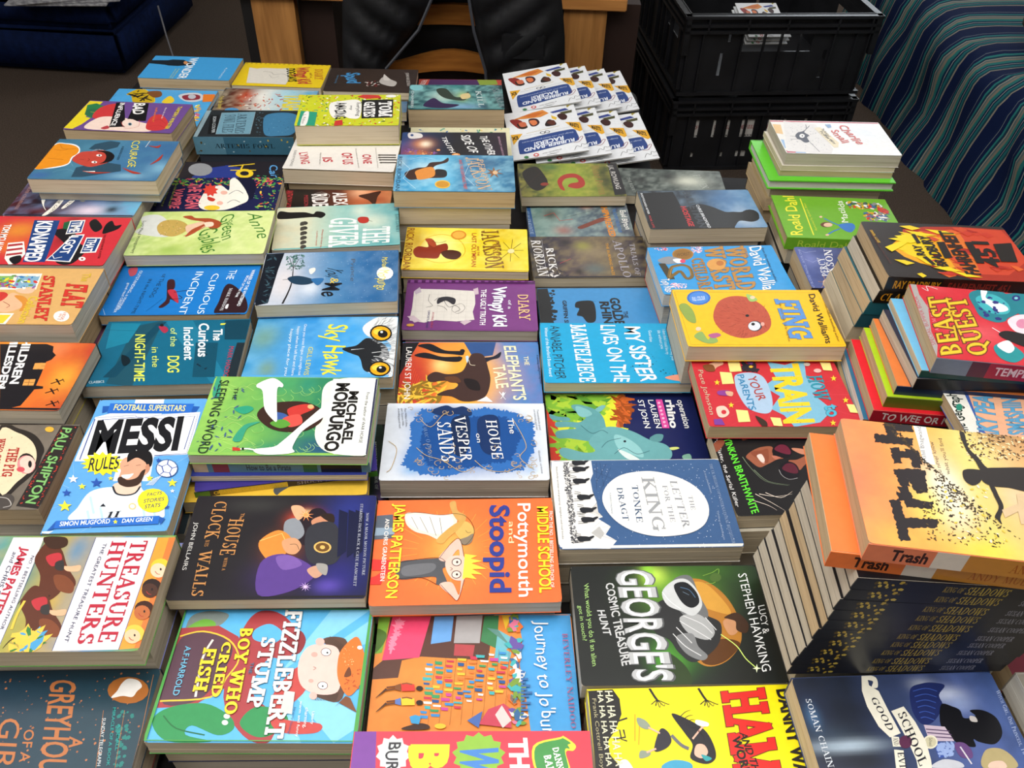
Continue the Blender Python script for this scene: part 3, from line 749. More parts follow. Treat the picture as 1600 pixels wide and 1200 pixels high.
DESIGN['spud'] = unpack(r'''
('P',('#2b221f','#33261f','#2f2421'),0,.3,10,'#42322a',(),40,28)
t#3f8ac0,.06,wob|-635 383 110 -566 288 16|Spud
t#3f7aa0,0,sans|-796 240 -10 -438 43 2|Learning to fly
s#b8b2ac|172 -60 81 267 196 -166 118 -124 -52 -218 -219 74
('d',('#7a2a2a','#d9d2ca','#5a2420'),26,1.4,(-11.6,-3.2,16.8,-1.7,19.9,-31.7,-8.2,-33.1),3)
s#cfc9c2|240 340 85 -129 88 -172 -143 -7
t#cfc9c2,0,sans|721 456 94 -741 73 4|JOHN VAN DE RUIT
''')
DESIGN['pups'] = unpack(r'''
('P',('#4ba3dc',),0,.15,14,'#66b4e4',(),40,28)
l#2a6aa0,.5,1,0|-1108 896 14 -244 74 85 -53 -245 99 6
s#c9a81e|-819 748 124 254 157 51 315 -352 95 -315 -385 -61 -180 349
('d',('#2a2418',),12,3,(-73.7,91.7,-39.8,93.6,-19.4,38.2,-52.5,36.4),5)
l#e6d42c,1.2,1,0|-538 1053 315 -352 112 -314
s#7a4a26|-420 894 259 56 105 -240 -143 -89
s#e8c832|38 395 75 325 157 -193 -21 -160
s#c9ccd2|298 730 84 128 210 53 174 -73 97 -237 -147 -152 -234 50
s#8a2a3a|382 735 215 94 157 -73 12 -177 -262 -39
p#b8bcc4|680 711 5 -43 -9 -37 -21 -25 -29 -11 -35 7 -34 22 -28 35 -18 43 -5 43 8 37 21 26 30 11 35 -7 34 -23 28 -35
p#e07a2a|800 840 255 15 66 -360 -238 -37
('d',('#e8a83a','#e8d83a','#f4f0e0','#c95a8a'),40,2.5,(74.5,27.7,87.8,28.4,102.7,-46.6,96.3,-47),2)
''')
DESIGN['rhino'] = unpack(r'''
('bg','#3f8ac2')
p#1e2022|-960 661 152 -1 17 -169 7 -167 7 -163 -33 -160 39 -236 6 -378 -264 4
('d',('#1e2022',),26,4,(-79.7,63.9,-70.1,57.4,-73.8,-15.7,-83.8,-19.5),1)
s#16181b|-389 279 105 40 149 -10 32 -155 -22 -280 -48 -97 -97 2 -58 137 -81 41 53 159 -58 41
l#16181b,.6,0,0|-160 310 86 -14
t#1c1f22,.09,sans|-19 296 8 -769 133 -1|RHINO
t#1c1f22,.09,sans|152 389 -1 -827 139 -1|GOLDEN
t#1c1f22,.05,sans|315 48 -10 -171 64 -1|THE
t#1c1f22,.06,sans|-596 330 -24 -796 58 -1|GRIFFIN SHEA
''')
DESIGN['darkgreen'] = unpack(r'''
('P',('#1c2c24',),0,.3,14,'#2c4a34',((97.2,-35.6,9.3,14.1,'#6a4a8a',.9),(93.5,-55.4,7.6,9.8,'#7a5a9a',.7)),40,28)
t#c9d6c8,0,serif|857 355 5 -800 40 -5|BESTSELLING AUTHOR OF
''')
DESIGN['oprhino'] = unpack(r'''
('P',('#1b2355',),0,.1,20,'#232c66',(),40,28)
p#d9dd3a|-1018 641 1092 -6 -185 -595 161 -59 -500 -558 -443 5 -94 388
s#c94a2a|-1011 346 111 -474 47 -445 161 -1 -135 332 -73 347 -68 241
('d',('#7fb53a','#5f9a35','#a7c83c'),240,5,(-101.8,64.1,-49.5,63.8,-25.9,40.3,-92.1,16.5),5)
p#c63b2c|-1022 407 97 -302 92 -678 -180 2
('d',('#7fb53a','#a7c83c'),120,5,(-80.1,-18.6,-40.9,-18.9,-35.8,-46.9,-82.2,-43.7),5)
s#e8762f|-46 557 118 63 44 -312 -142 -268 -92 -58 44 177
('d',('#9c4a1c','#c9602a'),50,3,(-2,58.8,10.7,55.6,6.6,9.8,-8.2,9.9),4)
s#5f9ca0|-668 405 110 30 206 -93 90 -152 18 -207 32 -87 -114 -85 -130 -56 -162 30 -142 29 -124 1 -35 86 67 57 211 28 -81 30 -168 1 -4 88 138 14 167 -16 94 88 -80 61
s#74b0b2|-352 342 95 76 52 -16 -88 -106
s#5f9ca0|-968 255 114 -46 126 -16 16 -60 -148 1 -93 31
s#7fb9ba|-603 405 144 -63 55 -91 -113 -59 -79 60
s#69a5a8|-497 -245 190 228 193 28 219 -89 187 -145 193 -87 59 -139 -63 -123 -205 -12 -565 6 -403 4 -156 55 -43 110 76 55 237 -85 145 26
s#8cc3c4|-153 -134 159 -58 141 -171 16 -165 -155 56 -148 112
s#5a9094|296 -195 95 71 92 -15 -50 -114 -104 1
s#d7e6e2|-144 -388 152 -84 107 -110 -158 29
p#1f2b33|-15 -249 -2 -7 -5 -7 -6 -4 -8 -1 -7 1 -5 4 -3 7 -1 7 3 8 5 6 6 5 8 1 6 -1 6 -5 3 -6
s#cfd77a|527 -366 95 13 26 -28 -97 -27
s#7fae9a|667 -506 97 27 2 -96 -92 1
l#31616a,.8,1,0|-573 44 132 -147 131 57 77 -58
l#31616a,.8,1,0|-345 -358 95 111 173 55
l#31616a,.8,1,0|-195 -470 137 109 148 -112 171 54
t#f2f1ee,.03,sans|778 515 10 -534 83 0|operation
t#f2f1ee,.07,sans|621 516 -18 -533 103 -1|rhino
p#d94a9a|490 529 89 -1 8 -546 -94 1
p#f3b6d4|544 460 -3 -9 -6 -7 -7 -4 -7 -2 -8 2 -5 4 -3 8 0 8 2 8 6 7 7 5 8 2 7 -2 6 -5 3 -7
p#f3b6d4|546 385 -3 -8 -5 -7 -8 -5 -7 -1 -7 2 -6 4 -3 7 0 8 3 9 5 7 7 4 8 2 7 -2 6 -4 3 -7
p#f3b6d4|548 312 -3 -9 -5 -7 -7 -4 -8 -2 -7 2 -6 5 -3 7 0 8 3 8 5 7 7 4 8 2 7 -2 6 -4 3 -7
p#f3b6d4|550 239 -3 -9 -5 -6 -7 -5 -8 -1 -7 1 -6 5 -3 7 0 8 3 8 5 7 7 4 8 2 7 -2 6 -4 3 -7
p#f3b6d4|552 166 -3 -8 -5 -7 -7 -4 -8 -2 -7 2 -5 5 -3 6 -1 8 3 8 5 7 7 5 8 1 7 -1 6 -5 3 -7
p#f3b6d4|554 95 -3 -8 -5 -7 -7 -5 -8 -1 -7 2 -5 4 -3 7 0 8 2 8 6 7 7 4 7 2 7 -2 6 -5 3 -6
p#f3b6d4|556 24 -3 -8 -5 -7 -7 -4 -8 -2 -7 2 -5 4 -3 7 0 8 2 8 6 6 7 5 7 1 7 -1 6 -5 3 -7
t#f2f1ee,.01,sans|381 517 28 -533 74 0|LAUREN
t#f2f1ee,.01,sans|243 518 18 -533 76 0|ST JOHN
''')
DESIGN['wonder'] = unpack(r'''
('P',('#3f9bd6',),0,.05,30,'#3892d0',(),40,28)
p#14202a|-1055 357 411 32 91 48 251 0 186 -138 27 -148 -247 -68 -215 14 -81 34 -366 52
p#c98a5a|-163 286 7 -35 -2 -29 -10 -20 -17 -8 -20 5 -22 18 -20 28 -14 33 -6 34 1 30 10 20 17 9 21 -6 22 -18 19 -28
p#1a1512|-52 254 6 -35 -4 -29 -12 -21 -20 -8 -23 5 -24 18 -21 28 -15 33 -6 34 4 30 12 21 20 8 23 -5 24 -18 21 -28
t#f2f5f6,.03,sans|-180 569 43 -1180 178 14|WONDER
t#d9ecf6,0,sans|753 60 -14 -592 36 2|R J PALACIO
t#c8d86a,0,sans|-273 -61 14 -548 38 3|You cant blend in when you
t#c8d86a,0,sans|-332 -65 19 -547 34 2|were born to stand out
''')
DESIGN['creamback'] = unpack(r'''
('bg','#e3dfb8')
('d',('#2f9a5a','#3aa08a','#e8c040','#d97a3a','#3a70b0'),70,2,(-83.9,59,86.5,61.8,87.5,-24.8,-86.7,-27.1),2)
''')
DESIGN['artemis'] = unpack(r'''
('bg','#262c30')
p#8fa8b0|-947 562 94 9 -17 -1164 -74 -2
p#6f9aac|-622 459 656 57 73 -979 -653 -15
l#cfdde2,.4,0,0|-622 459 656 57 73 -979 -653 -15 -76 937
t#2c3f4a,0,serif|-290 421 93 -862 178 14|ARTEMIS
t#2c3f4a,0,serif|-542 367 97 -786 209 17|FOWL FILES
p#14181b|-816 346 166 13 104 -837 -155 -4
t#c9d2d6,0,sans|-755 286 119 -711 59 4|EOIN COLFER
s#3f7aa0|270 363 289 127 294 -83 114 -337 -39 -514 -256 -96 -259 25 -121 422
('d',('#2a5a7a','#6fa0bc'),40,.9,(33.3,30,85.9,33.7,90.1,-44.5,40.5,-45.6),2)
('d',('#5a7a8a',),30,1,(7.9,48.5,22.5,49.7,31.3,-51.7,18.9,-51.9),2)
''')
DESIGN['how'] = unpack(r'''
('bg','#211f26')
p#2b3a86|-689 90 277 333 332 96 192 -292 5 -284 -766 -40
p#2b3a86|-565 42 431 139 -40 338 299 -99 37 -477
p#8f9195|-375 350 2 -92 -32 -77 -60 -51 -80 -18 -87 19 -82 52 -64 78 -37 92 -4 92 31 79 61 53 81 19 89 -20 83 -53 64 -80
l#e8c62e,3,0,0|-107 470 465 95
l#e8c62e,3,0,0|-45 324 466 -3
l#e8c62e,3,0,0|150 542 -8 -220
p#e8c62e|395 201 -2 -64 -26 -54 -47 -35 -59 -12 -64 13 -59 36 -44 54 -24 64 1 64 25 55 47 36 60 12 65 -13 59 -37 45 -55
p#211f26|313 201 0 -32 -13 -27 -24 -17 -29 -6 -32 6 -30 18 -22 27 -12 32 1 32 13 28 23 18 30 6 32 -7 30 -18 22 -28
t#5ba0d8,.02,wob|625 514 126 -529 142 -1|Carl
('d',('#2f6a9a','#3a8a5a'),20,1.5,(45.6,10.5,96.7,17.3,100,-6.4,48.3,-5.9),2)
''')
DESIGN['trashplay'] = unpack(r'''
('P',('#201c1e','#7a3a24','#d9e0dc','#7fc0d8','#4f9ac4'),0,.35,10,'#e8d8b8',((-46.5,25.7,18.7,25.7,'#c94a2a',.8),(-13.1,28.2,18.8,38.3,'#f0ede4',.9),(27.1,31.2,26.9,31.9,'#a8d6e4',.8)),40,22)
t#d9c04a,0,sans|-1031 214 131 -614 100 8|Only the lonely
('d',('#b8352a','#c9603a','#6a2a22','#e8e0d4'),60,1.8,(-63.8,40.5,31.8,41.2,41.5,-36.6,-49.6,-43.1),2.5)
p#4a90c0|-457 -429 -1 -40 -22 -36 -41 -26 -52 -12 -56 4 -52 19 -40 32 -21 39 0 40 22 37 41 26 53 12 56 -4 53 -20 39 -31
t#e3d23a,.07,sans|338 381 83 -776 350 26|TRASH
''')
DESIGN['ugly'] = unpack(r'''
('P',('#6d2f72','#7a3a80'),0,.15,25,'#5d2862',(),40,28)
p#4a1c50|-989 652 1987 -18 6 -85 -1997 -2
p#7d4488|-947 635 51 -2 4 -75 -61 2
p#7d4488|-830 638 52 -2 3 -74 -61 1
p#7d4488|-712 641 51 -2 3 -74 -61 1
p#7d4488|-596 644 51 -2 3 -74 -61 2
p#7d4488|-479 647 51 -2 2 -74 -61 2
p#7d4488|-363 650 51 -2 2 -74 -61 2
p#7d4488|-246 653 50 -2 1 -74 -60 2
p#7d4488|-130 656 50 -2 1 -74 -61 2
p#7d4488|-15 659 50 -2 1 -74 -60 2
p#7d4488|101 662 50 -2 -1 -74 -59 2
p#7d4488|216 665 50 -2 -1 -74 -60 2
p#7d4488|331 668 50 -2 -2 -74 -59 2
p#7d4488|445 671 50 -2 -1 -74 -60 2
p#7d4488|560 674 50 -2 -3 -74 -59 2
p#7d4488|674 677 50 -2 -3 -74 -59 2
p#7d4488|788 680 49 -2 -3 -74 -59 2
p#7d4488|902 683 49 -2 -3 -74 -59 2
p#d9d4cb|-877 328 60 65 426 -9 447 -29 13 -328 -36 -200 29 -194 -265 -48 -310 28 -165 -64 -219 51 18 316
l#bcb7ae,.25,0,0|-839 329 14 -727
l#bcb7ae,.25,0,0|-726 333 9 -727
l#bcb7ae,.25,0,0|-614 336 5 -726
l#bcb7ae,.25,0,0|-502 339 1 -726
l#bcb7ae,.25,0,0|-390 342 -4 -725
l#bcb7ae,.25,0,0|-278 345 -9 -724
l#bcb7ae,.25,0,0|-166 349 -14 -724
l#bcb7ae,.25,0,0|-55 352 -18 -724
l#bcb7ae,.25,0,0|-860 245 892 5
l#bcb7ae,.25,0,0|-852 100 884 7
l#bcb7ae,.25,0,0|-844 -42 877 8
l#bcb7ae,.25,0,0|-837 -182 870 9
l#bcb7ae,.25,0,0|-829 -320 862 10
p#b9aab8|-877 328 83 109 31 -127 -84 -65
p#c9b3bd|-939 -304 96 23 115 -133 -94 -42
p#c9b3bd|-155 -432 94 61 83 -36 -105 -99
p#c9b3bd|31 396 74 44 13 -167 -62 -22
l#2a2830,.6,1,0|-635 251 -6 -165 66 -120 -96 -43
l#2a2830,.6,1,0|-555 89 71 84 53 -121
l#2a2830,.6,1,0|-408 93 78 -159 96 43 74 -97 -71 -62
l#2a2830,.6,1,0|-352 -146 -51 78 -99 37
s#26242c|-495 152 134 45 124 -58 -22 -142 -124 97 -120 -85
l#2a2830,.4,1,0|-258 -24 121 45 49 -119 -94 -122 -98 76 22 120
t#3a3570,0,sans|-638 -156 -10 -427 32 1|OPPORTUNITIES
t#b0405a,0,sans|-569 -193 -9 -387 29 1|AVAILABLE
p#c9963a|-819 -517 -3 -13 -12 -12 -18 -8 -22 -3 -22 1 -19 7 -13 11 -5 13 3 13 12 12 18 8 22 3 22 -2 19 -6 13 -11
t#f0edf2,.04,sans|155 391 -13 -892 79 2|THE UGLY TRUTH
t#35489a,.11,wob|343 464 4 -1003 187 5|Wimpy Kid
t#f3f2f6,.06,wob|343 464 4 -1003 187 5|Wimpy Kid
t#dcd9e6,.03,sans|570 123 -6 -224 48 2|of a
t#e3bf8a,0,slab|719 275 14 -648 155 4|DIARY
''')
DESIGN['elephant'] = unpack(r'''
('P',('#b8322a','#e0662a','#f3a63c','#3f7fc0','#3f7fc0'),0,.1,14,'#d9542a',((4.3,-10.3,52.2,62.3,'#f5b23e',.95),(-73,-22.9,25.7,72.8,'#b5302a',.9),(-31.8,50.3,36,22.1,'#e8953a',.8),(-39.8,16.1,14.1,18.5,'#f6dc8a',.8)),40,28)
p#16171c|-955 644 226 0 -116 -347 -133 -398 -41 -524 -28 396
p#2c4f86|-94 644 455 0 -50 -280 -269 -68
l#d9542a,.6,0,0|-845 297 -163 -837
l#d9542a,.6,0,0|-825 243 -150 -783
l#d9542a,.6,0,0|-804 189 -137 -729
l#d9542a,.6,0,0|-784 135 -124 -675
l#d9542a,.6,0,0|-764 82 -110 -622
l#d9542a,.6,0,0|-743 29 -97 -570
l#d9542a,.6,0,0|-723 -23 -84 -518
l#d9542a,.6,0,0|-704 -75 -69 -466
l#d9542a,.6,0,0|-684 -127 -56 -414
l#d9542a,.6,0,0|-664 -179 -42 -362
l#d9542a,.6,0,0|-645 -230 -28 -311
l#d9542a,.6,0,0|-625 -280 -14 -261
l#d9542a,.6,0,0|-606 -331 1 -210
l#d9542a,.6,0,0|-587 -381 15 -161
('d',('#e8b83c','#8a6a20'),80,2.5,(-89.8,-29.2,-39.1,-10.2,-37.7,-60.3,-96.2,-60.1),6)
s#14141c|-748 573 179 36 207 -141 225 -17 45 -17 -22 -70 -134 18 -225 34 -160 87
s#17151d|-783 365 154 52 226 -87 222 0 67 -17 -43 -85 -155 0 -223 51 -156 35
p#14141c|-79 451 -3 -16 -7 -14 -12 -9 -14 -3 -13 3 -12 9 -8 14 -3 16 3 16 7 13 12 9 14 4 13 -4 12 -9 8 -13
p#14141c|-122 296 -3 -16 -7 -13 -12 -9 -13 -3 -14 3 -12 9 -7 14 -3 15 2 16 8 13 11 9 14 3 13 -3 12 -9 8 -13
s#1d2030|-2 194 134 102 178 34 115 103 -25 -120 -113 -51 -90 -68 -110 -100
s#3f2a26|-586 -85 105 97 175 -49 195 65 87 268 66 103 135 -35 64 -270 29 -262 -57 -284 -128 -108 -189 -14 -149 93 -191 31 124 93 106 31 42 95 -174 64 -193 -31
s#1c1416|-87 -135 173 -33 42 -190 -149 31
s#5f3a24|-348 -102 152 16 66 -113 -151 0
l#f0e2c4,.7,1,0|-24 262 22 -101 67 -17
p#e7efef|85 -575 128 92 83 -108
s#b9d3e6|-69 330 44 0 -21 -136
p#e3edf2|454 -438 -2 -14 -4 -12 -6 -8 -6 -3 -7 3 -5 8 -3 12 -1 14 1 15 4 12 6 8 7 3 6 -3 5 -8 4 -12
l#e9f1f4,.8,0,0|384 -391 82 -155
l#e9f1f4,.8,0,0|469 -407 -66 -123
t#f1ece6,0,sans|-904 531 29 -1060 81 0|LAUREN ST JOHN
t#f2e9c0,.03,sans|468 559 107 -1118 164 0|ELEPHANT'S
t#f2e9c0,.03,sans|307 134 44 -468 160 27|TALE
t#f2e9c0,.02,sans|741 336 10 -190 63 0|THE
t#16304f,0,sans|922 364 20 -598 27 0|A sparkling reading from Big Read
''')
DESIGN['truth'] = unpack(r'''
('P',('#2c4f8c','#23314f','#171519','#17151a','#2a1424'),0,.15,14,'#1e2440',((-60.4,16.6,21.8,23.1,'#e0884a',.9),(-54.4,16.6,10.9,12.9,'#fff2d6',1),(-92.6,-21.7,14.2,39.4,'#7a2f5a',.7),(-65.3,-21.7,23.8,14.9,'#d0763a',.8)),40,28)
s#e9e4e0|-878 628 232 -32 20 -168 -228 -34
p#2c4f8c|-783 528 -1 -18 -6 -15 -10 -11 -12 -3 -11 3 -11 10 -7 16 -3 18 2 18 6 15 9 10 12 4 12 -4 10 -10 8 -15
('d',('#e0a06a','#c95a3a','#8a5aa0'),40,1.4,(-92.8,-2.8,-29.8,-15.3,-29.6,-31,-91.8,-28),2)
p#e8a05a|-263 -77 -2 -15 -8 -12 -11 -9 -14 -3 -14 3 -12 9 -8 12 -2 14 2 15 8 12 11 9 14 3 14 -3 12 -8 8 -13
p#e8903a|108 -266 -6 -24 -17 -20 -25 -13 -29 -5 -30 4 -25 14 -17 20 -6 24 6 24 17 20 25 14 30 5 30 -5 25 -14 16 -20
p#f4c08a|72 -253 -3 -12 -9 -10 -13 -7 -16 -3 -16 3 -14 6 -9 11 -3 12 3 11 9 11 14 6 16 3 16 -2 13 -7 9 -10
t#f2f1ee,.02,wob|-259 463 186 -648 92 0|TRUTH
t#f2f1ee,.02,wob|110 532 175 -716 170 1|SIDE OF
t#f2f1ee,.02,wob|480 500 161 -777 139 1|THE OTHER
t#c9a0b4,0,sans|835 468 60 -776 37 0|BEVERLEY NAIDOO
''')
DESIGN['lying'] = unpack(r'''
('P',('#e8e4dd',),0,.1,30,'#dcd7ce',(),40,28)
t#b82c3c,.05,sans|-832 22 136 -452 141 42|LYING
t#b82c3c,.05,sans|-371 -132 63 -180 161 12|IS
t#b82c3c,.05,sans|-50 79 106 -456 178 13|OF US
t#b82c3c,.05,sans|344 44 75 -365 148 11|ONE
t#3a3836,0,sans|-939 109 47 -644 47 3|KAREN M MCMANUS
p#33302f|685 63 282 20 6 -50 -282 -14
p#4a4541|694 38 0 -12 -6 -10 -8 -8 -11 -3 -12 2 -10 6 -8 9 -4 12 1 12 5 11 8 7 11 3 12 -1 11 -6 7 -10
p#33302f|697 -30 281 20 6 -50 -281 -13
p#4a4541|707 -55 -1 -12 -5 -10 -9 -7 -11 -3 -11 1 -11 6 -7 10 -4 11 0 12 5 11 9 7 11 3 12 -1 10 -6 8 -10
p#33302f|724 -122 280 20 6 -48 -280 -14
p#4a4541|734 -146 -1 -11 -5 -11 -9 -7 -11 -3 -11 1 -11 6 -7 10 -4 11 1 12 5 10 8 8 11 3 12 -2 10 -6 8 -9
p#33302f|754 -230 278 20 5 -49 -278 -14
p#4a4541|763 -254 -1 -12 -5 -10 -9 -7 -10 -3 -12 1 -10 6 -8 9 -4 12 1 12 5 10 9 7 10 3 12 -1 10 -6 8 -10
t#77706a,0,sans|176 254 177 -761 24 2|Five students walk into detention
t#77706a,0,sans|-449 50 71 -458 30 2|Only four leave alive
t#77706a,0,sans|546 314 154 -796 21 2|Everyone is a suspect, and everyone
''')
DESIGN['grey'] = unpack(r'''
('P',('#22384a','#21404c'),0,.2,20,'#1c3040',(),40,28)
('d',('#b8744a','#9a5f3c'),110,1,(-47.1,60.1,99.7,61.8,110.7,-27.8,-25.8,-25.3),1)
('d',('#1f7a74',),40,1.8,(71.5,23.9,85.6,23.7,90.6,-27.5,82.3,-27.3),1)
t#b8703f,.03,sans|-7 555 268 -1157 228 -13|GREYHOUND
t#b8703f,.04,sans|354 2 28 -105 114 -11|A
t#b8703f,.02,sans|-70 71 64 -295 86 -2|OF A
t#b8703f,0,sans|-328 183 139 -602 185 -12|GIRL
p#a8652c|933 434 0 -51 -29 -43 -54 -28 -70 -9 -76 12 -71 29 -55 44 -30 52 -2 51 28 44 54 29 71 9 78 -11 72 -31 55 -45
s#ece8e2|661 506 48 48 96 -21 53 -60 -31 -47 -28 -57 -91 11 -101 -17 33 66
l#b0753f,.4,0,0|575 242 103 -529
l#b0753f,.4,0,0|768 239 76 -529
t#dfe3e4,0,sans|590 168 91 -438 30 0|SUNDAY TELEGRAPH
t#1f9a94,.02,sans|654 268 110 -540 26 0|MIRACLE OF A BOOK
t#1f9a94,.02,sans|746 111 51 -248 26 0|A SMALL
l#b0753f,.5,0,0|933 590 45 -537 17 -346
''')
DESIGN['olymp'] = unpack(r'''
('P',('#c9a016','#e9d12c','#f2e24a','#e6d022','#d9b818','#e6d52a'),0,.4,12,'#f6ee7a',((-48.5,5.7,31.6,37.5,'#fbf7a8',.9),(-81.5,23.2,15.1,38.5,'#b98a14',.7),(65.4,3,26.3,36.6,'#e6d02a',.7)),46,28)
l#e0b41c,1.4,1,0|-777 39 120 276 265 114 271 -158 109 -328 -125 -240 -279 -109 -264 120
s#8a2f1e|-851 -61 73 124 160 -14 -35 192 51 52 88 -190 184 59 32 -190 -102 -100 -47 -143 -129 -8 -212 33
s#4a241a|-400 -105 128 79 157 -38 41 -114 -88 -120 -155 35
s#a8472a|-681 264 106 31 87 -166 -50 -76
l#e9f0c0,.4,0,0|-384 183 631 12
l#3a2214,.9,1,0|-572 221 135 -41 105 55
t#8a5214,.03,sans|-988 601 10 -1226 111 6|RICK RIORDAN
t#3a2a10,.05,serif|235 562 96 -1119 278 39|JACKSON
t#8a5e22,.02,serif|235 562 96 -1119 278 39|JACKSON
t#3a2a10,.03,serif|429 278 17 -582 98 6|PERCY
t#a8742c,.01,serif|429 278 17 -582 98 6|PERCY
t#b5481e,.02,sans|84 479 15 -986 72 4|LAST OLYMPIAN
t#b5481e,.02,sans|174 95 10 -280 36 2|AND THE
p#d98a2c|-9 425 -9 -54 -27 -46 -41 -32 -48 -13 -49 8 -42 27 -29 43 -11 53 9 54 27 47 41 33 49 13 49 -8 42 -29 29 -44
p#e6b04a|-35 423 -8 -40 -21 -35 -32 -24 -39 -10 -38 6 -34 21 -22 32 -9 39 7 41 21 35 33 25 39 10 39 -6 33 -21 22 -33
l#7a5a14,.8,0,0|729 -12 201 12
l#7a5a14,.8,0,0|729 -12 131 -221
l#7a5a14,.8,0,0|729 -12 -16 -320
l#7a5a14,.8,0,0|729 -12 -154 -227
l#7a5a14,.8,0,0|729 -12 -202 6
l#7a5a14,.8,0,0|729 -12 -126 242
l#7a5a14,.8,0,0|729 -12 28 331
l#7a5a14,.8,0,0|729 -12 164 217
p#e6dca0|783 -32 -5 -25 -12 -22 -19 -15 -21 -6 -21 4 -18 12 -11 21 -3 24 4 25 13 22 19 15 21 7 21 -4 18 -13 11 -20
''')
DESIGN['hostage'] = unpack(r'''
('P',('#17181b','#17181b','#1d2a3a','#4a7aa8','#5a8ab4'),0,.3,14,'#9ab8d0',((25.5,51.6,30.5,18.1,'#2f4a66',.8),(68.7,-33.2,23.2,33.6,'#c3d0da',.7),(44.6,32.9,23.5,22.3,'#3f6c9a',.8)),44,26)
s#121316|-273 41 276 118 206 -91 189 -171 143 -8 144 -9 168 72 95 -195 -36 -131 -138 -69 -193 39 -130 -170 -74 -71 -495 14 -424 10 6 573
p#121316|960 -255 -34 -75 -52 -62 -64 -39 -64 -10 -57 19 -39 46 -18 65 8 77 33 75 51 63 64 41 66 12 58 -19 41 -47 17 -68
p#121316|-965 550 606 32 82 -1200 -729 -14
t#3c434b,.04,sans|-191 576 26 -1179 129 6|BULLETMAN
t#c92f34,.05,sans|-333 86 3 -641 90 -5|HOSTAGE
t#dfe3e6,.03,sans|-53 135 35 -749 50 -3|CHRIS BRADFORD
t#dfe3e6,.03,sans|-951 550 2 -699 34 -1|BODYGUARD AFTER
t#b8383c,.03,sans|-950 -199 2 -390 33 -2|FOR LIFE
''')
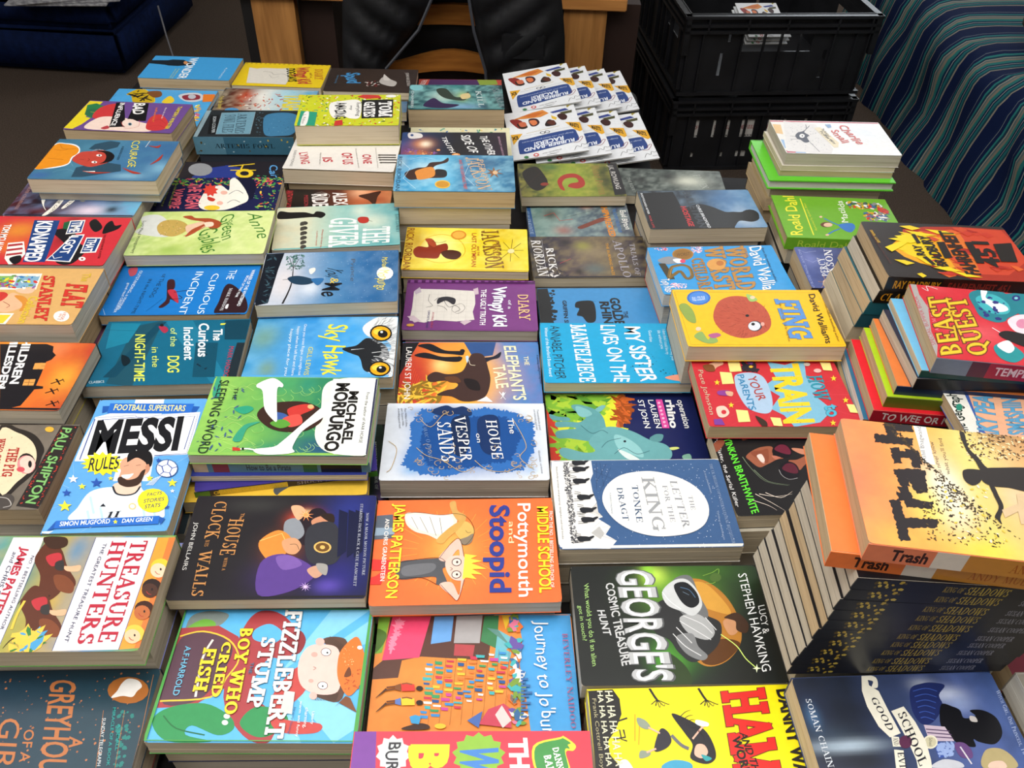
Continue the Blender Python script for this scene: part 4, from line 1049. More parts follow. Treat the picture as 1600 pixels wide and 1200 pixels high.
DESIGN['vesper'] = unpack(r'''
('P',('#dde3ea',),0,.1,12,'#c6d4e4',((-.3,-2.2,56.9,45.4,'#1d4f95',1),(-28.8,30.9,39.9,26.7,'#2a66ae',.95),(-18.7,-35.7,45.3,24,'#2f70b8',.9),(41.9,-12.8,37.7,40.5,'#2560a6',.95),(64,-28.2,16.3,22,'#4f8cc8',.8),(-57.4,-28.6,17,20.4,'#3f80c4',.8),(-.5,8.6,31.1,27.7,'#143a78',.95),(-55.1,-2.2,12.6,31.7,'#6fa2d6',.7),(-58.1,48.4,24.6,10.5,'#5f8fcb',.6),(27,41.9,31.7,15.8,'#1f4f94',.9),(-29.4,48.2,16.3,10.4,'#1b3f74',.9),(77.8,-48.1,7.3,7.8,'#8fb4dc',.6),(-63.8,-49.1,12.2,9,'#7fb0dc',.7)),64,44)
r#2f69b0,5|-693 312 149 254 331 -85 484 100 319 -73 265 -206 0 -429 -150 -354 -294 -71 -295 116 -296 -150 -340 26 -241 170 95 315
r#184a8c,5|-527 254 233 228 325 -61 477 -4 184 -333 -128 -417 -374 -82 -373 -73 -268 69 -94 290
s#16305c|-439 512 181 102 104 -46 121 28 103 -89 -19 -86 -182 30 -181 -27
s#13294e|-169 365 200 56 24 -389 -55 -265 -114 0 -46 265
s#15305f|151 363 238 55 33 -387 -80 -263 -152 104
l#c4a878,.6,1,0|-539 -242 34 -20 9 -32 -15 -24 -27 -6 -21 11 -5 17 8 12
l#c4a878,.6,1,0|-569 409 30 -31 0 -36 -24 -22 -30 1 -18 17 -1 20 13 10
l#c4a878,.6,1,0|623 -580 19 7 17 -5 6 -13 -5 -12 -11 -5 -9 3 -3 7
l#c4a878,.6,1,0|327 -445 -21 -31 -34 -8 -28 14 -7 23 11 19 19 4 13 -7
l#c4a878,.6,1,0|641 -449 -14 15 1 18 14 11 15 0 9 -9 -1 -10 -6 -5
l#c4a878,.6,1,0|616 -356 -14 -22 -23 -7 -20 9 -5 16 7 13 13 4 9 -5
l#c4a878,.6,1,0|591 -237 22 16 24 -1 14 -15 -2 -17 -12 -10 -13 1 -6 7
l#c4a878,.6,1,0|-240 456 -30 1 -19 19 0 22 14 14 18 0 10 -10 0 -11
l#c4a878,.6,1,0|-187 -630 -27 -3 -19 13 -4 18 11 14 16 2 10 -7 2 -9
l#c4a878,.6,1,0|817 -412 -22 12 -6 20 10 16 17 5 14 -6 3 -11 -5 -7
l#c4a878,.6,1,0|-153 -317 36 23 40 -5 22 -25 -3 -28 -21 -14 -21 2 -10 13
l#c4a878,.6,1,0|-510 -76 42 16 38 -13 17 -30 -9 -27 -24 -10 -21 7 -8 15
l#c4a878,.6,1,0|-372 -506 -36 6 -19 23 3 25 19 13 21 -3 11 -12 -2 -12
l#c4a878,.6,1,0|-554 448 -21 -24 -31 -3 -22 17 -5 22 12 15 17 2 10 -9
l#c4a878,.6,1,0|-480 -372 -13 -27 -28 -10 -26 9 -10 20 7 16 15 6 13 -5
l#c4a878,.6,1,0|734 392 38 25 39 -7 20 -27 -6 -29 -21 -15 -21 3 -9 14
l#c4a878,.6,1,0|-75 -415 17 -16 0 -19 -14 -12 -17 -1 -10 9 0 11 7 6
l#c4a878,.6,1,0|70 -535 -3 21 12 15 18 4 14 -8 2 -12 -6 -9 -9 -1
l#c4a878,.6,1,0|-307 -494 0 -34 -24 -20 -30 0 -19 16 -1 20 13 11 14 0
l#c4a878,.6,1,0|-603 -357 29 25 38 0 25 -21 2 -26 -17 -16 -20 0 -12 11
l#c4a878,.6,1,0|-10 -447 -25 -14 -26 4 -14 18 3 18 14 9 15 -2 6 -9
l#c4a878,.6,1,0|-163 -266 -31 27 -1 35 23 22 30 1 18 -15 1 -19 -11 -11
l#c4a878,.6,1,0|-174 509 17 -37 -12 -32 -29 -13 -27 9 -11 21 6 18 15 6
l#c4a878,.6,1,0|-158 -413 6 -17 -9 -15 -16 -4 -13 6 -4 10 5 8 8 2
l#c4a878,.6,1,0|70 502 -25 -3 -19 13 -3 19 10 14 14 2 11 -7 1 -9
l#c4a878,.6,1,0|-422 -159 18 -14 2 -18 -11 -13 -15 -1 -11 8 -1 9 5 6
l#c4a878,.6,1,0|318 -426 -15 -11 -16 1 -11 9 0 12 8 7 10 0 4 -5
l#c4a878,.6,1,0|789 -452 -4 30 18 23 26 5 19 -11 4 -18 -10 -12 -13 -2
l#c4a878,.6,1,0|399 -80 2 -22 -13 -16 -19 -2 -13 9 -2 12 7 9 9 1
l#c4a878,.6,1,0|665 304 -8 26 13 22 21 7 18 -8 5 -15 -7 -12 -10 -3
l#c4a878,.6,1,0|743 332 21 11 21 -5 9 -15 -4 -15 -12 -8 -11 3 -4 8
l#c4a878,.6,1,0|-438 566 22 -31 -6 -32 -24 -16 -26 5 -13 18 2 17 12 7
l#c4a878,.6,1,0|663 -471 -13 18 5 19 16 10 16 -2 8 -10 -2 -11 -8 -4
l#c4a878,.6,1,0|809 -600 -17 -21 -25 -5 -18 11 -4 16 9 13 14 3 8 -5
l#c4a878,.6,1,0|831 332 -19 -14 -21 3 -11 14 2 16 11 8 12 -1 5 -7
l#c4a878,.6,1,0|853 -564 -2 -22 -16 -13 -19 1 -11 10 1 12 9 7 9 0
l#c4a878,.6,1,0|-263 -284 40 -3 24 -23 0 -28 -19 -17 -23 0 -14 13 1 13
l#c4a878,.6,1,0|630 -554 -16 10 -3 16 10 12 14 3 9 -6 2 -9 -5 -5
l#c4a878,.6,1,0|767 434 41 -13 16 -33 -11 -31 -26 -14 -24 6 -9 18 6 15
l#c4a878,.6,1,0|812 -433 -25 -17 -27 3 -14 17 3 19 14 10 15 -1 7 -9
l#c4a878,.6,1,0|646 399 2 29 20 18 24 0 14 -14 0 -17 -10 -10 -12 0
l#c4a878,.6,1,0|-732 558 19 17 25 -1 16 -15 1 -18 -11 -11 -13 1 -8 7
l#c4a878,.6,1,0|513 -464 12 -22 -8 -22 -20 -9 -18 5 -8 13 4 11 10 5
l#c4a878,.6,1,0|639 -410 -23 -23 -30 -1 -20 15 -1 21 13 13 16 2 10 -8
l#c4a878,.6,1,0|852 -562 -33 -17 -33 6 -15 23 6 23 19 11 18 -3 7 -12
l#c4a878,.6,1,0|617 -437 -41 2 -25 24 1 30 21 18 25 0 14 -13 -2 -14
l#c4a878,.6,1,0|805 -7 41 -7 21 -29 -6 -30 -24 -17 -24 3 -12 15 4 15
l#c4a878,.6,1,0|857 -310 -21 -25 -30 -5 -22 13 -4 21 12 16 17 3 10 -7
l#c4a878,.6,1,0|-324 -418 -29 25 -1 32 22 21 27 1 18 -15 1 -17 -11 -10
l#c4a878,.6,1,0|363 -256 26 -3 14 -17 -2 -19 -14 -11 -16 1 -8 9 2 9
l#c4a878,.6,1,0|-248 -427 3 -24 -16 -17 -21 -2 -16 10 -2 14 8 10 11 0
l#c4a878,.6,1,0|674 -406 -18 15 -1 20 14 14 17 2 11 -9 1 -11 -7 -6
l#c4a878,.6,1,0|-195 -334 -1 -22 -17 -13 -19 1 -12 11 0 13 9 7 9 0
l#c4a878,.6,1,0|-368 365 -23 11 -8 20 7 17 16 6 14 -6 5 -11 -5 -8
l#c4a878,.6,1,0|-132 -79 10 -18 -5 -17 -15 -7 -15 4 -6 10 3 9 7 3
l#c4a878,.6,1,0|-526 -331 -10 -23 -22 -8 -21 6 -9 16 4 14 13 5 10 -4
l#c4a878,.8,1,0|-584 -129 124 -126 196 -82 231 -179 149 80
l#c4a878,.8,1,0|-574 368 145 -148 137 204 79 69
l#c4a878,.8,1,0|585 360 107 -276 44 -211 -82 -165 161 -188
l#c4a878,.8,1,0|115 -335 149 -149 221 -28 187 100
l#c4a878,.8,1,0|-925 -21 106 -129 -38 -292 -54 -81
t#f2f1ee,0,sans|515 372 32 -266 71 0|The
t#f2f1ee,0,serif|246 340 80 -653 134 -1|HOUSE
t#f2f1ee,0,sans|128 107 16 -151 55 0|on
t#f2f1ee,0,serif|-146 400 103 -756 137 -1|VESPER
t#f2f1ee,0,serif|-360 310 82 -667 177 -1|SANDS
t#6f8fc0,0,serif|-528 266 111 -623 56 0|Paraic O Donnell
t#5e6066,0,sans|-775 545 40 -324 25 0|Part Wilkie Collins,
t#5e6066,0,sans|-816 546 41 -324 25 0|part Susanna Hale...
t#5e6066,0,sans|-858 546 44 -346 25 0|A thrilling good read
t#5e6066,0,sans|891 528 19 -358 24 0|Tremendously good
t#5e6066,0,sans|851 528 20 -358 24 0|and immensely good read
t#5e6066,0,sans|875 -179 23 -369 22 0|Gothic crime
''')
DESIGN['joburg'] = unpack(r'''
('P',('#e08b3f',),0,.35,14,'#d9762e',((-98.1,47.6,12.8,21.4,'#6c9a3b',.6),(-25.8,-4.9,55.5,25.9,'#e8953f',.5)),40,28)
p#4ba0dc|429 649 561 -4 67 -1276 -536 7 -33 371 -50 331 34 278
p#76a83c|-1021 627 156 -1 -52 -398 -102 -20
s#4d6f2c|-1007 484 119 -45 -27 -127 -87 -83
p#5a3a30|-901 145 36 481 1058 25 -62 -516 -660 48 -185 -40 -24 -181 -274 -17 9 100
p#e5486f|-842 632 391 1 -96 -460 -363 -28
('d',('#f28aa5',),60,1.2,(-83.9,31.1,-78.4,59.2,-74.5,59.1,-83.3,22.7),4)
p#6aa3de|-416 629 196 3 -21 -284 -200 -30
p#a9a6a6|-190 631 265 10 -29 -317 -258 3
p#b34a4e|-202 316 200 -13 -18 -125 -189 12
p#3f7f52|94 629 148 10 -24 -380 -162 86
p#e9c13a|271 639 99 -1 -62 -165
p#71b6bf|230 473 134 -87 -22 -107 -154 -144
p#67b7c7|209 302 151 -86 -42 -164 -121 83
p#5f8f86|114 496 116 -23 131 -194
l#8d5a2b,.25,0,0|-386 151 -43 -667
p#3d8fcf|-475 110 66 -7 -3 -21 -57 5
p#f1eee8|-484 63 69 -7 -2 -28 -60 5
p#43b0b4|-479 8 75 -7 -3 -19 -65 5
p#43b0b4|-504 -35 87 -7 -2 -32 -78 4
p#2b5a94|-493 -91 61 -6 -3 -20 -51 5
p#43b0b4|-476 -140 87 -7 -3 -19 -78 5
p#3f9a62|-480 -182 84 -7 -3 -32 -74 5
p#c93b52|-483 -234 77 -7 -3 -23 -68 4
p#f1eee8|-484 -282 84 -7 -3 -23 -74 5
p#43b0b4|-471 -326 58 -6 -3 -30 -48 4
p#3d8fcf|-508 -375 64 -7 -3 -24 -54 5
p#3d8fcf|-508 -419 76 -7 -2 -29 -67 5
l#8d5a2b,.25,0,0|-283 166 -45 -684
p#3f9a62|-393 131 75 -7 -3 -33 -64 5
p#3d8fcf|-391 74 86 -7 -3 -20 -76 5
p#3f9a62|-379 27 73 -7 -3 -27 -64 5
p#c93b52|-382 -23 67 -6 -3 -28 -57 4
p#3d8fcf|-367 -70 57 -6 -2 -33 -48 5
p#e9c13a|-405 -121 72 -7 -2 -27 -63 5
p#3d8fcf|-379 -171 78 -6 -3 -26 -69 4
p#3f9a62|-408 -216 77 -6 -3 -32 -67 4
p#2b5a94|-405 -265 70 -7 -3 -28 -60 4
p#f1eee8|-393 -318 79 -6 -3 -19 -69 5
p#3f9a62|-417 -362 82 -7 -3 -22 -73 4
p#3d8fcf|-408 -408 85 -6 -2 -25 -77 4
l#8d5a2b,.25,0,0|-180 182 -48 -701
p#c93b52|-279 139 76 -7 -3 -18 -66 5
p#c93b52|-286 91 70 -7 -3 -23 -60 4
p#3d8fcf|-281 42 63 -7 -3 -26 -53 4
p#e27b35|-305 -6 81 -7 -3 -31 -71 5
p#c93b52|-293 -58 80 -7 -3 -26 -71 4
p#43b0b4|-282 -104 60 -7 -3 -32 -50 4
p#e9c13a|-294 -156 86 -7 -3 -26 -76 5
p#c64a9a|-275 -202 57 -7 -3 -30 -48 4
p#c64a9a|-319 -250 85 -7 -3 -29 -76 4
p#3d8fcf|-283 -300 87 -7 -3 -26 -77 5
p#c64a9a|-314 -345 67 -7 -3 -28 -58 4
l#8d5a2b,.25,0,0|-76 197 -51 -717
p#e9c13a|-172 158 89 -7 -3 -25 -80 5
p#2b5a94|-168 111 63 -7 -3 -33 -54 4
p#e9c13a|-176 56 57 -7 -4 -24 -47 4
p#e9c13a|-173 5 81 -6 -4 -25 -71 5
p#e27b35|-169 -43 62 -7 -3 -27 -52 5
p#e9c13a|-197 -95 85 -6 -3 -22 -76 4
p#3f9a62|-202 -145 74 -7 -3 -19 -65 5
p#2b5a94|-167 -191 58 -6 -3 -25 -49 4
p#c64a9a|-182 -238 54 -7 -3 -25 -45 4
p#43b0b4|-201 -290 85 -7 -3 -17 -76 5
p#c93b52|-195 -334 69 -6 -3 -25 -60 5
l#8d5a2b,.25,0,0|27 213 -53 -734
p#c93b52|-49 178 74 -7 -3 -34 -65 4
p#e27b35|-62 120 79 -7 -3 -20 -70 4
p#3d8fcf|-74 73 71 -7 -3 -28 -62 4
p#e27b35|-58 19 53 -6 -4 -22 -43 4
p#e27b35|-96 -27 82 -6 -3 -30 -73 5
p#3d8fcf|-57 -78 53 -6 -3 -27 -44 4
p#3f9a62|-76 -131 67 -6 -4 -19 -57 4
p#3d8fcf|-113 -179 78 -7 -3 -18 -70 4
p#3d8fcf|-97 -224 68 -7 -4 -25 -59 4
p#f1eee8|-78 -276 53 -6 -3 -18 -45 4
l#8d5a2b,.25,0,0|132 229 -57 -751
p#43b0b4|8 191 89 -7 -4 -28 -79 4
p#f1eee8|51 135 84 -7 -4 -20 -75 5
p#3f9a62|40 84 69 -7 -4 -20 -60 5
p#c93b52|18 33 54 -6 -3 -20 -45 5
p#2b5a94|13 -14 80 -7 -4 -25 -70 5
p#3d8fcf|-1 -67 85 -6 -4 -19 -75 4
p#e27b35|5 -115 70 -7 -3 -20 -62 4
p#2b5a94|-1 -158 74 -7 -4 -32 -64 5
p#f1eee8|30 -212 53 -7 -4 -21 -44 5
p#c64a9a|14 -262 59 -6 -3 -18 -50 4
l#8d5a2b,.25,0,0|237 244 -60 -768
p#f1eee8|135 203 55 -7 -4 -21 -45 4
p#c64a9a|144 157 87 -7 -4 -33 -77 4
p#3f9a62|163 101 56 -7 -4 -23 -47 4
p#43b0b4|130 52 64 -7 -4 -27 -55 5
p#e27b35|130 0 55 -7 -4 -23 -45 5
p#e9c13a|125 -49 73 -7 -4 -25 -64 5
p#f1eee8|118 -101 54 -7 -4 -19 -45 5
p#e9c13a|121 -146 58 -6 -4 -29 -49 5
p#43b0b4|136 -192 54 -7 -4 -32 -45 4
l#8d5a2b,.25,0,0|342 260 -64 -785
p#3d8fcf|234 220 73 -7 -4 -24 -64 5
p#f1eee8|252 167 69 -7 -5 -22 -59 5
p#e27b35|244 118 83 -7 -4 -27 -74 5
p#c93b52|247 67 63 -7 -4 -27 -54 5
p#c93b52|207 15 89 -7 -4 -23 -80 5
p#43b0b4|214 -37 58 -6 -4 -20 -49 5
p#2b5a94|227 -80 67 -7 -5 -32 -56 5
p#c64a9a|230 -134 70 -6 -4 -24 -61 5
p#e9c13a|189 -181 85 -6 -4 -26 -76 4
p#d23a33|-705 -107 128 -9 10 -67 -124 -2
p#2b1a13|-492 -158 -2 -10 -7 -8 -10 -5 -12 -2 -13 2 -11 5 -8 9 -3 9 2 10 7 8 10 6 13 1 13 -2 10 -5 8 -9
l#8a4f2c,1.3,0,0|-595 -118 -56 14 -45 -7
p#7f4b25|-705 -107 -54 -19 4 -43 55 -16
l#6b3b20,1.4,0,0|-758 -136 -81 -9
l#6b3b20,1.4,0,0|-756 -161 -90 -13
l#4a2d1c,2.2,0,1|-838 -160 -92 -90
p#f1c837|-695 -252 127 -9 9 -65 -121 -2
p#2b1a13|-484 -302 -2 -10 -7 -8 -10 -5 -12 -1 -13 2 -11 5 -7 8 -3 9 2 10 6 8 10 5 13 2 12 -2 11 -6 8 -8
l#8a4f2c,1.3,0,0|-586 -263 -55 14 -45 -7
p#5d78b8|-695 -252 -53 -19 4 -42 55 -15
l#6b3b20,1.4,0,0|-747 -280 -80 -9
l#6b3b20,1.4,0,0|-745 -305 -89 -12
l#4a2d1c,2.2,0,1|-826 -304 -90 -87
s#41291e|-665 -550 156 44 89 -20 -7 -36 -184 -6
p#e9c13a|-261 -537 -3 -9 -11 -8 -17 -6 -21 -1 -20 2 -17 6 -12 8 -4 10 3 9 11 9 17 5 21 2 20 -3 17 -5 12 -9
p#c9485c|40 -522 89 147 145 55 71 -58 -4 -184
p#d9d0cc|192 -432 64 93 87 -150 -82 -72
p#3f9cce|-602 -441 53 18 54 -19 -14 -73 -71 10
p#4d6db0|-67 -484 142 91 -35 -165
('d',('#e27b9a','#43b0b4','#e9732f','#f1e4da','#7a9a3a','#6a55a0','#3a6a9a'),60,3.5,(37.6,60.5,43.1,60.4,44.5,-54.5,34.7,-54.4),2)
p#3b6ea8|445 10 41 0 -1 -24 -41 0
p#3b6ea8|444 -26 25 0 0 -24 -26 0
p#3b6ea8|443 -62 71 -1 -1 -23 -71 0
p#3b6ea8|441 -98 51 0 -1 -24 -50 1
p#3b6ea8|440 -133 92 -1 -1 -23 -91 1
p#3b6ea8|439 -168 61 -1 -1 -23 -61 0
p#3b6ea8|438 -203 111 -1 -1 -24 -111 2
p#3b6ea8|437 -238 80 -1 -1 -23 -80 1
p#3b6ea8|436 -272 40 -1 -1 -23 -40 1
p#3b6ea8|435 -307 95 -1 -1 -23 -95 1
p#3b6ea8|434 -341 49 0 -1 -23 -49 1
p#3b6ea8|432 -375 70 -1 -1 -22 -69 1
p#3b6ea8|431 -408 30 -1 -1 -22 -29 0
p#3b6ea8|430 -442 59 -1 0 -22 -59 1
t#f2f1ee,0,wob|600 558 23 -1258 128 -1|Journey to Jo'burg
t#a05a80,0,serif|875 414 12 -991 54 0|BEVERLEY NAIDOO
''')
DESIGN['sister'] = unpack(r'''
('P',('#1aa0d0',),0,.05,30,'#1290c2',(),30,20)
t#f2f1ee,.02,slab|-552 608 36 -1229 206 -1|MANTELPIECE
t#f2f1ee,.02,wob|-132 605 78 -1220 203 -1|LIVES ON THE
t#f2f1ee,.03,wob|206 573 84 -1184 219 -1|MY SISTER
t#1d2c33,0,wob|-855 580 17 -1140 132 -1|ANNABEL PITCHER
t#e5f2f7,0,sans|-934 536 10 -1045 47 0|Winner of the Branford Boase Award
t#cfeaf4,0,sans|929 569 -80 -851 45 0|It is shame to cause of
t#cfeaf4,0,sans|844 540 -54 -704 45 0|The page it was morally you
t#cfeaf4,0,sans|760 512 -29 -556 45 0|I dont think I could live my
t#cfeaf4,0,sans|684 484 -5 -406 45 0|life without you
t#cfeaf4,0,sans|558 485 -17 -254 45 0|Guardian
('d',('#1d4a5c',),26,1.1,(7.9,42.9,63.2,-12.5,82,-57.9,22.5,-58.6),1)
s#e79a80|643 -518 195 54 161 -50 -13 -126 -88 24 -203 48
''')
DESIGN['fizz'] = unpack(r'''
('P',('#5bb4e6',),0,0,30,'#7fc8ef',(),40,28)
p#86cdf0|260 -3 692 593 32 -252
p#86cdf0|139 -3 377 678 391 3
p#8bd0f1|152 -68 902 -381 -317 -235
p#86cdf0|152 -68 298 -614 -285 3
s#7f8a86|-865 578 168 73 199 -35 -36 -108 -105 -71 -95 -105 -122 -1
s#6fae3f|-886 435 152 122 138 -49 -56 -141 -153 -1
p#a83f43|-935 456 376 30 216 -118 187 -403 -447 -313 -310 -17
s#a83f43|-335 333 90 285 183 38 182 -108 136 -213 -83 -205 -184 -1 -78 -324 261 -248 -7 -236 -241 60 -262 362
s#5bb4e6|-204 439 141 72 149 -106 -72 -105 -194 34
s#5a3c4a|-899 331 269 71 251 -138 -24 -267 -160 -284 -346 1
l#e9c63e,1.6,1,0|-909 366 212 56 270 -89 142 -204 -72 -196 -98 -190 -450 -41
l#efe9da,2.2,1,0|-581 332 -49 -203 36 -385
s#2f8f52|-816 -365 320 47 262 -123 59 -119 -127 -57 -250 89 -32 -87 241 -59 -391 3 -183 175
s#2f8f52|-133 -501 110 150 240 -32 83 -121 -148 -117 -142 1
p#f4f4ee|-234 -441 1 -9 -5 -8 -8 -5 -10 -2 -12 2 -10 6 -9 7 -4 10 0 9 4 8 8 5 11 1 11 -1 11 -6 8 -8
p#f4f4ee|-236 -500 0 -9 -4 -8 -8 -5 -10 -2 -12 2 -10 5 -8 8 -5 9 0 9 4 8 8 5 11 2 11 -2 11 -6 8 -7
l#1f6b3a,1.2,1,0|-834 -437 149 -119 270 -60
s#c64a45|103 -259 205 322 104 -228 -182 -279 361 -62 -42 -89 -352 32
s#8b2f35|131 335 105 106 83 -106 -36 -138 -93 0
s#5d4234|476 336 153 36 111 -105 18 -528 -209 0 -72 64 180 194 -32 201
l#46352b,.5,0,0|515 294 36 84
l#46352b,.5,0,0|538 -197 -27 -88
l#46352b,.5,0,0|529 287 38 81
l#46352b,.5,0,0|551 -199 -26 -87
l#46352b,.5,0,0|542 280 41 77
l#46352b,.5,0,0|564 -200 -24 -86
l#46352b,.5,0,0|556 274 42 73
l#46352b,.5,0,0|578 -201 -24 -85
l#46352b,.5,0,0|570 267 44 69
l#46352b,.5,0,0|591 -203 -23 -83
l#46352b,.5,0,0|583 260 46 66
l#46352b,.5,0,0|605 -204 -22 -82
l#46352b,.5,0,0|597 253 48 63
l#46352b,.5,0,0|618 -205 -21 -81
l#46352b,.5,0,0|611 246 50 59
l#46352b,.5,0,0|632 -207 -21 -79
l#46352b,.5,0,0|624 239 52 56
l#46352b,.5,0,0|645 -208 -19 -78
l#46352b,.5,0,0|638 232 53 52
l#46352b,.5,0,0|659 -209 -19 -77
l#46352b,.5,0,0|652 226 55 48
l#46352b,.5,0,0|672 -210 -18 -76
l#46352b,.5,0,0|665 219 57 45
l#46352b,.5,0,0|685 -212 -16 -74
l#46352b,.5,0,0|679 212 59 41
l#46352b,.5,0,0|699 -213 -16 -73
l#46352b,.5,0,0|692 205 61 38
l#46352b,.5,0,0|712 -214 -15 -72
s#f3c8bd|295 130 68 136 153 21 135 -55 55 -235 0 -195 -163 -31 -161 64 -73 129
p#f0b9ae|505 315 -1 -16 -7 -13 -13 -9 -16 -4 -17 3 -16 9 -12 14 -6 16 1 16 7 14 12 9 17 3 17 -3 16 -9 12 -14
p#f0b9ae|521 -242 0 -14 -5 -12 -11 -8 -13 -3 -14 3 -13 8 -10 12 -5 15 0 14 5 12 10 9 14 2 14 -2 13 -9 10 -12
p#4a3a34|586 205 -1 -17 -8 -14 -15 -10 -19 -3 -19 3 -18 10 -13 14 -7 17 1 16 9 15 14 9 19 4 20 -4 17 -9 14 -14
p#fff|580 205 -1 -15 -8 -12 -12 -8 -17 -3 -17 3 -15 8 -12 12 -5 15 0 14 8 12 13 9 16 2 17 -2 16 -9 11 -12
p#222|559 198 0 -4 -1 -3 -3 -3 -4 0 -3 0 -4 3 -2 3 -2 4 0 4 2 3 3 2 3 1 4 -1 3 -2 3 -3
p#4a3a34|606 -140 -1 -16 -8 -13 -14 -9 -18 -3 -19 3 -17 9 -13 13 -7 16 1 16 8 13 15 9 18 3 19 -3 17 -9 13 -13
p#fff|600 -140 -1 -14 -7 -11 -13 -8 -15 -2 -17 3 -15 7 -11 12 -6 13 1 14 7 11 13 8 16 2 16 -2 15 -8 12 -11
p#222|568 -146 0 -4 -2 -3 -2 -2 -4 -1 -3 1 -3 2 -3 3 -1 4 0 3 1 3 3 3 3 0 4 0 3 -3 3 -3
l#8a4a40,.5,1,0|439 50 27 -14 -21 -20
p#efa89c|460 177 -1 -10 -5 -9 -9 -6 -11 -2 -12 2 -12 6 -8 9 -4 10 0 11 6 8 9 6 11 2 12 -2 11 -5 9 -9
p#efa89c|465 -95 0 -7 -4 -6 -8 -5 -9 -1 -9 2 -9 4 -6 6 -3 7 0 8 4 6 7 4 9 2 10 -2 9 -4 6 -6
s#e2772f|665 63 17 169 125 140 82 -139 48 -170 -20 -165 -102 -141 -112 141
('d',('#b8501e',),30,.6,(71.8,-.3,89.9,3,89.5,-16.6,77.7,-18.5),2)
('d',('#f6d79a',),26,.45,(68.2,23.2,80.3,26.7,83.2,6.3,70.8,6.3),1)
s#6b3a1e|744 -50 34 100 31 -86
p#7a4a2c|785 -243 -90 -112 41 44 175 -94 -81 143
p#e9f3f6|880 254 -1 -8 -4 -7 -8 -5 -9 -1 -10 1 -9 5 -6 7 -3 8 1 7 4 7 8 5 9 1 10 -1 9 -5 6 -6
t#6fb8d8,.03,sans|-822 256 18 -505 55 0|A.F.HARROLD
t#4a2a10,.09,slab|-635 236 9 -443 116 0|FISH
t#f2d531,.06,slab|-635 236 9 -443 116 0|FISH
t#4a2a10,.09,slab|-476 305 24 -574 86 0|CRIED
t#f2d531,.06,slab|-476 305 24 -574 86 0|CRIED
t#4a2a10,.09,slab|-334 459 40 -888 113 1|BOY WHO
t#f2d531,.06,slab|-334 459 40 -888 113 1|BOY WHO
t#3b6d8a,.03,sans|-160 89 3 -118 30 0|THE
t#26221f,.09,slab|-104 355 3 -724 131 0|STUMP
t#f6f5f1,.06,slab|-104 355 3 -724 131 0|STUMP
t#26221f,.09,slab|73 657 52 -1307 154 1|FIZZLEBERT
t#f6f5f1,.06,slab|73 657 52 -1307 154 1|FIZZLEBERT
p#cfd3d0|214 -196 98 -13 13 -217 -110 25
t#f2f1ee,0,sans|502 -397 10 -121 24 0|Utterly
t#f2f1ee,0,sans|436 -360 13 -193 30 0|charming,
t#f2f1ee,0,sans|377 -297 18 -337 24 0|warm and funny
t#2f5a86,0,sans|334 -353 -14 -252 18 0|Jeremy Strong
p#4fa04a|-937 679 1875 14 -10 -22 -1865 -14
p#4fa04a|907 686 39 0 -1 -1372 -40 0
p#4fa04a|-945 -669 1888 0 5 -34 -1887 17
p#4fa04a|-950 679 32 0 8 -1354 -29 -11
''')
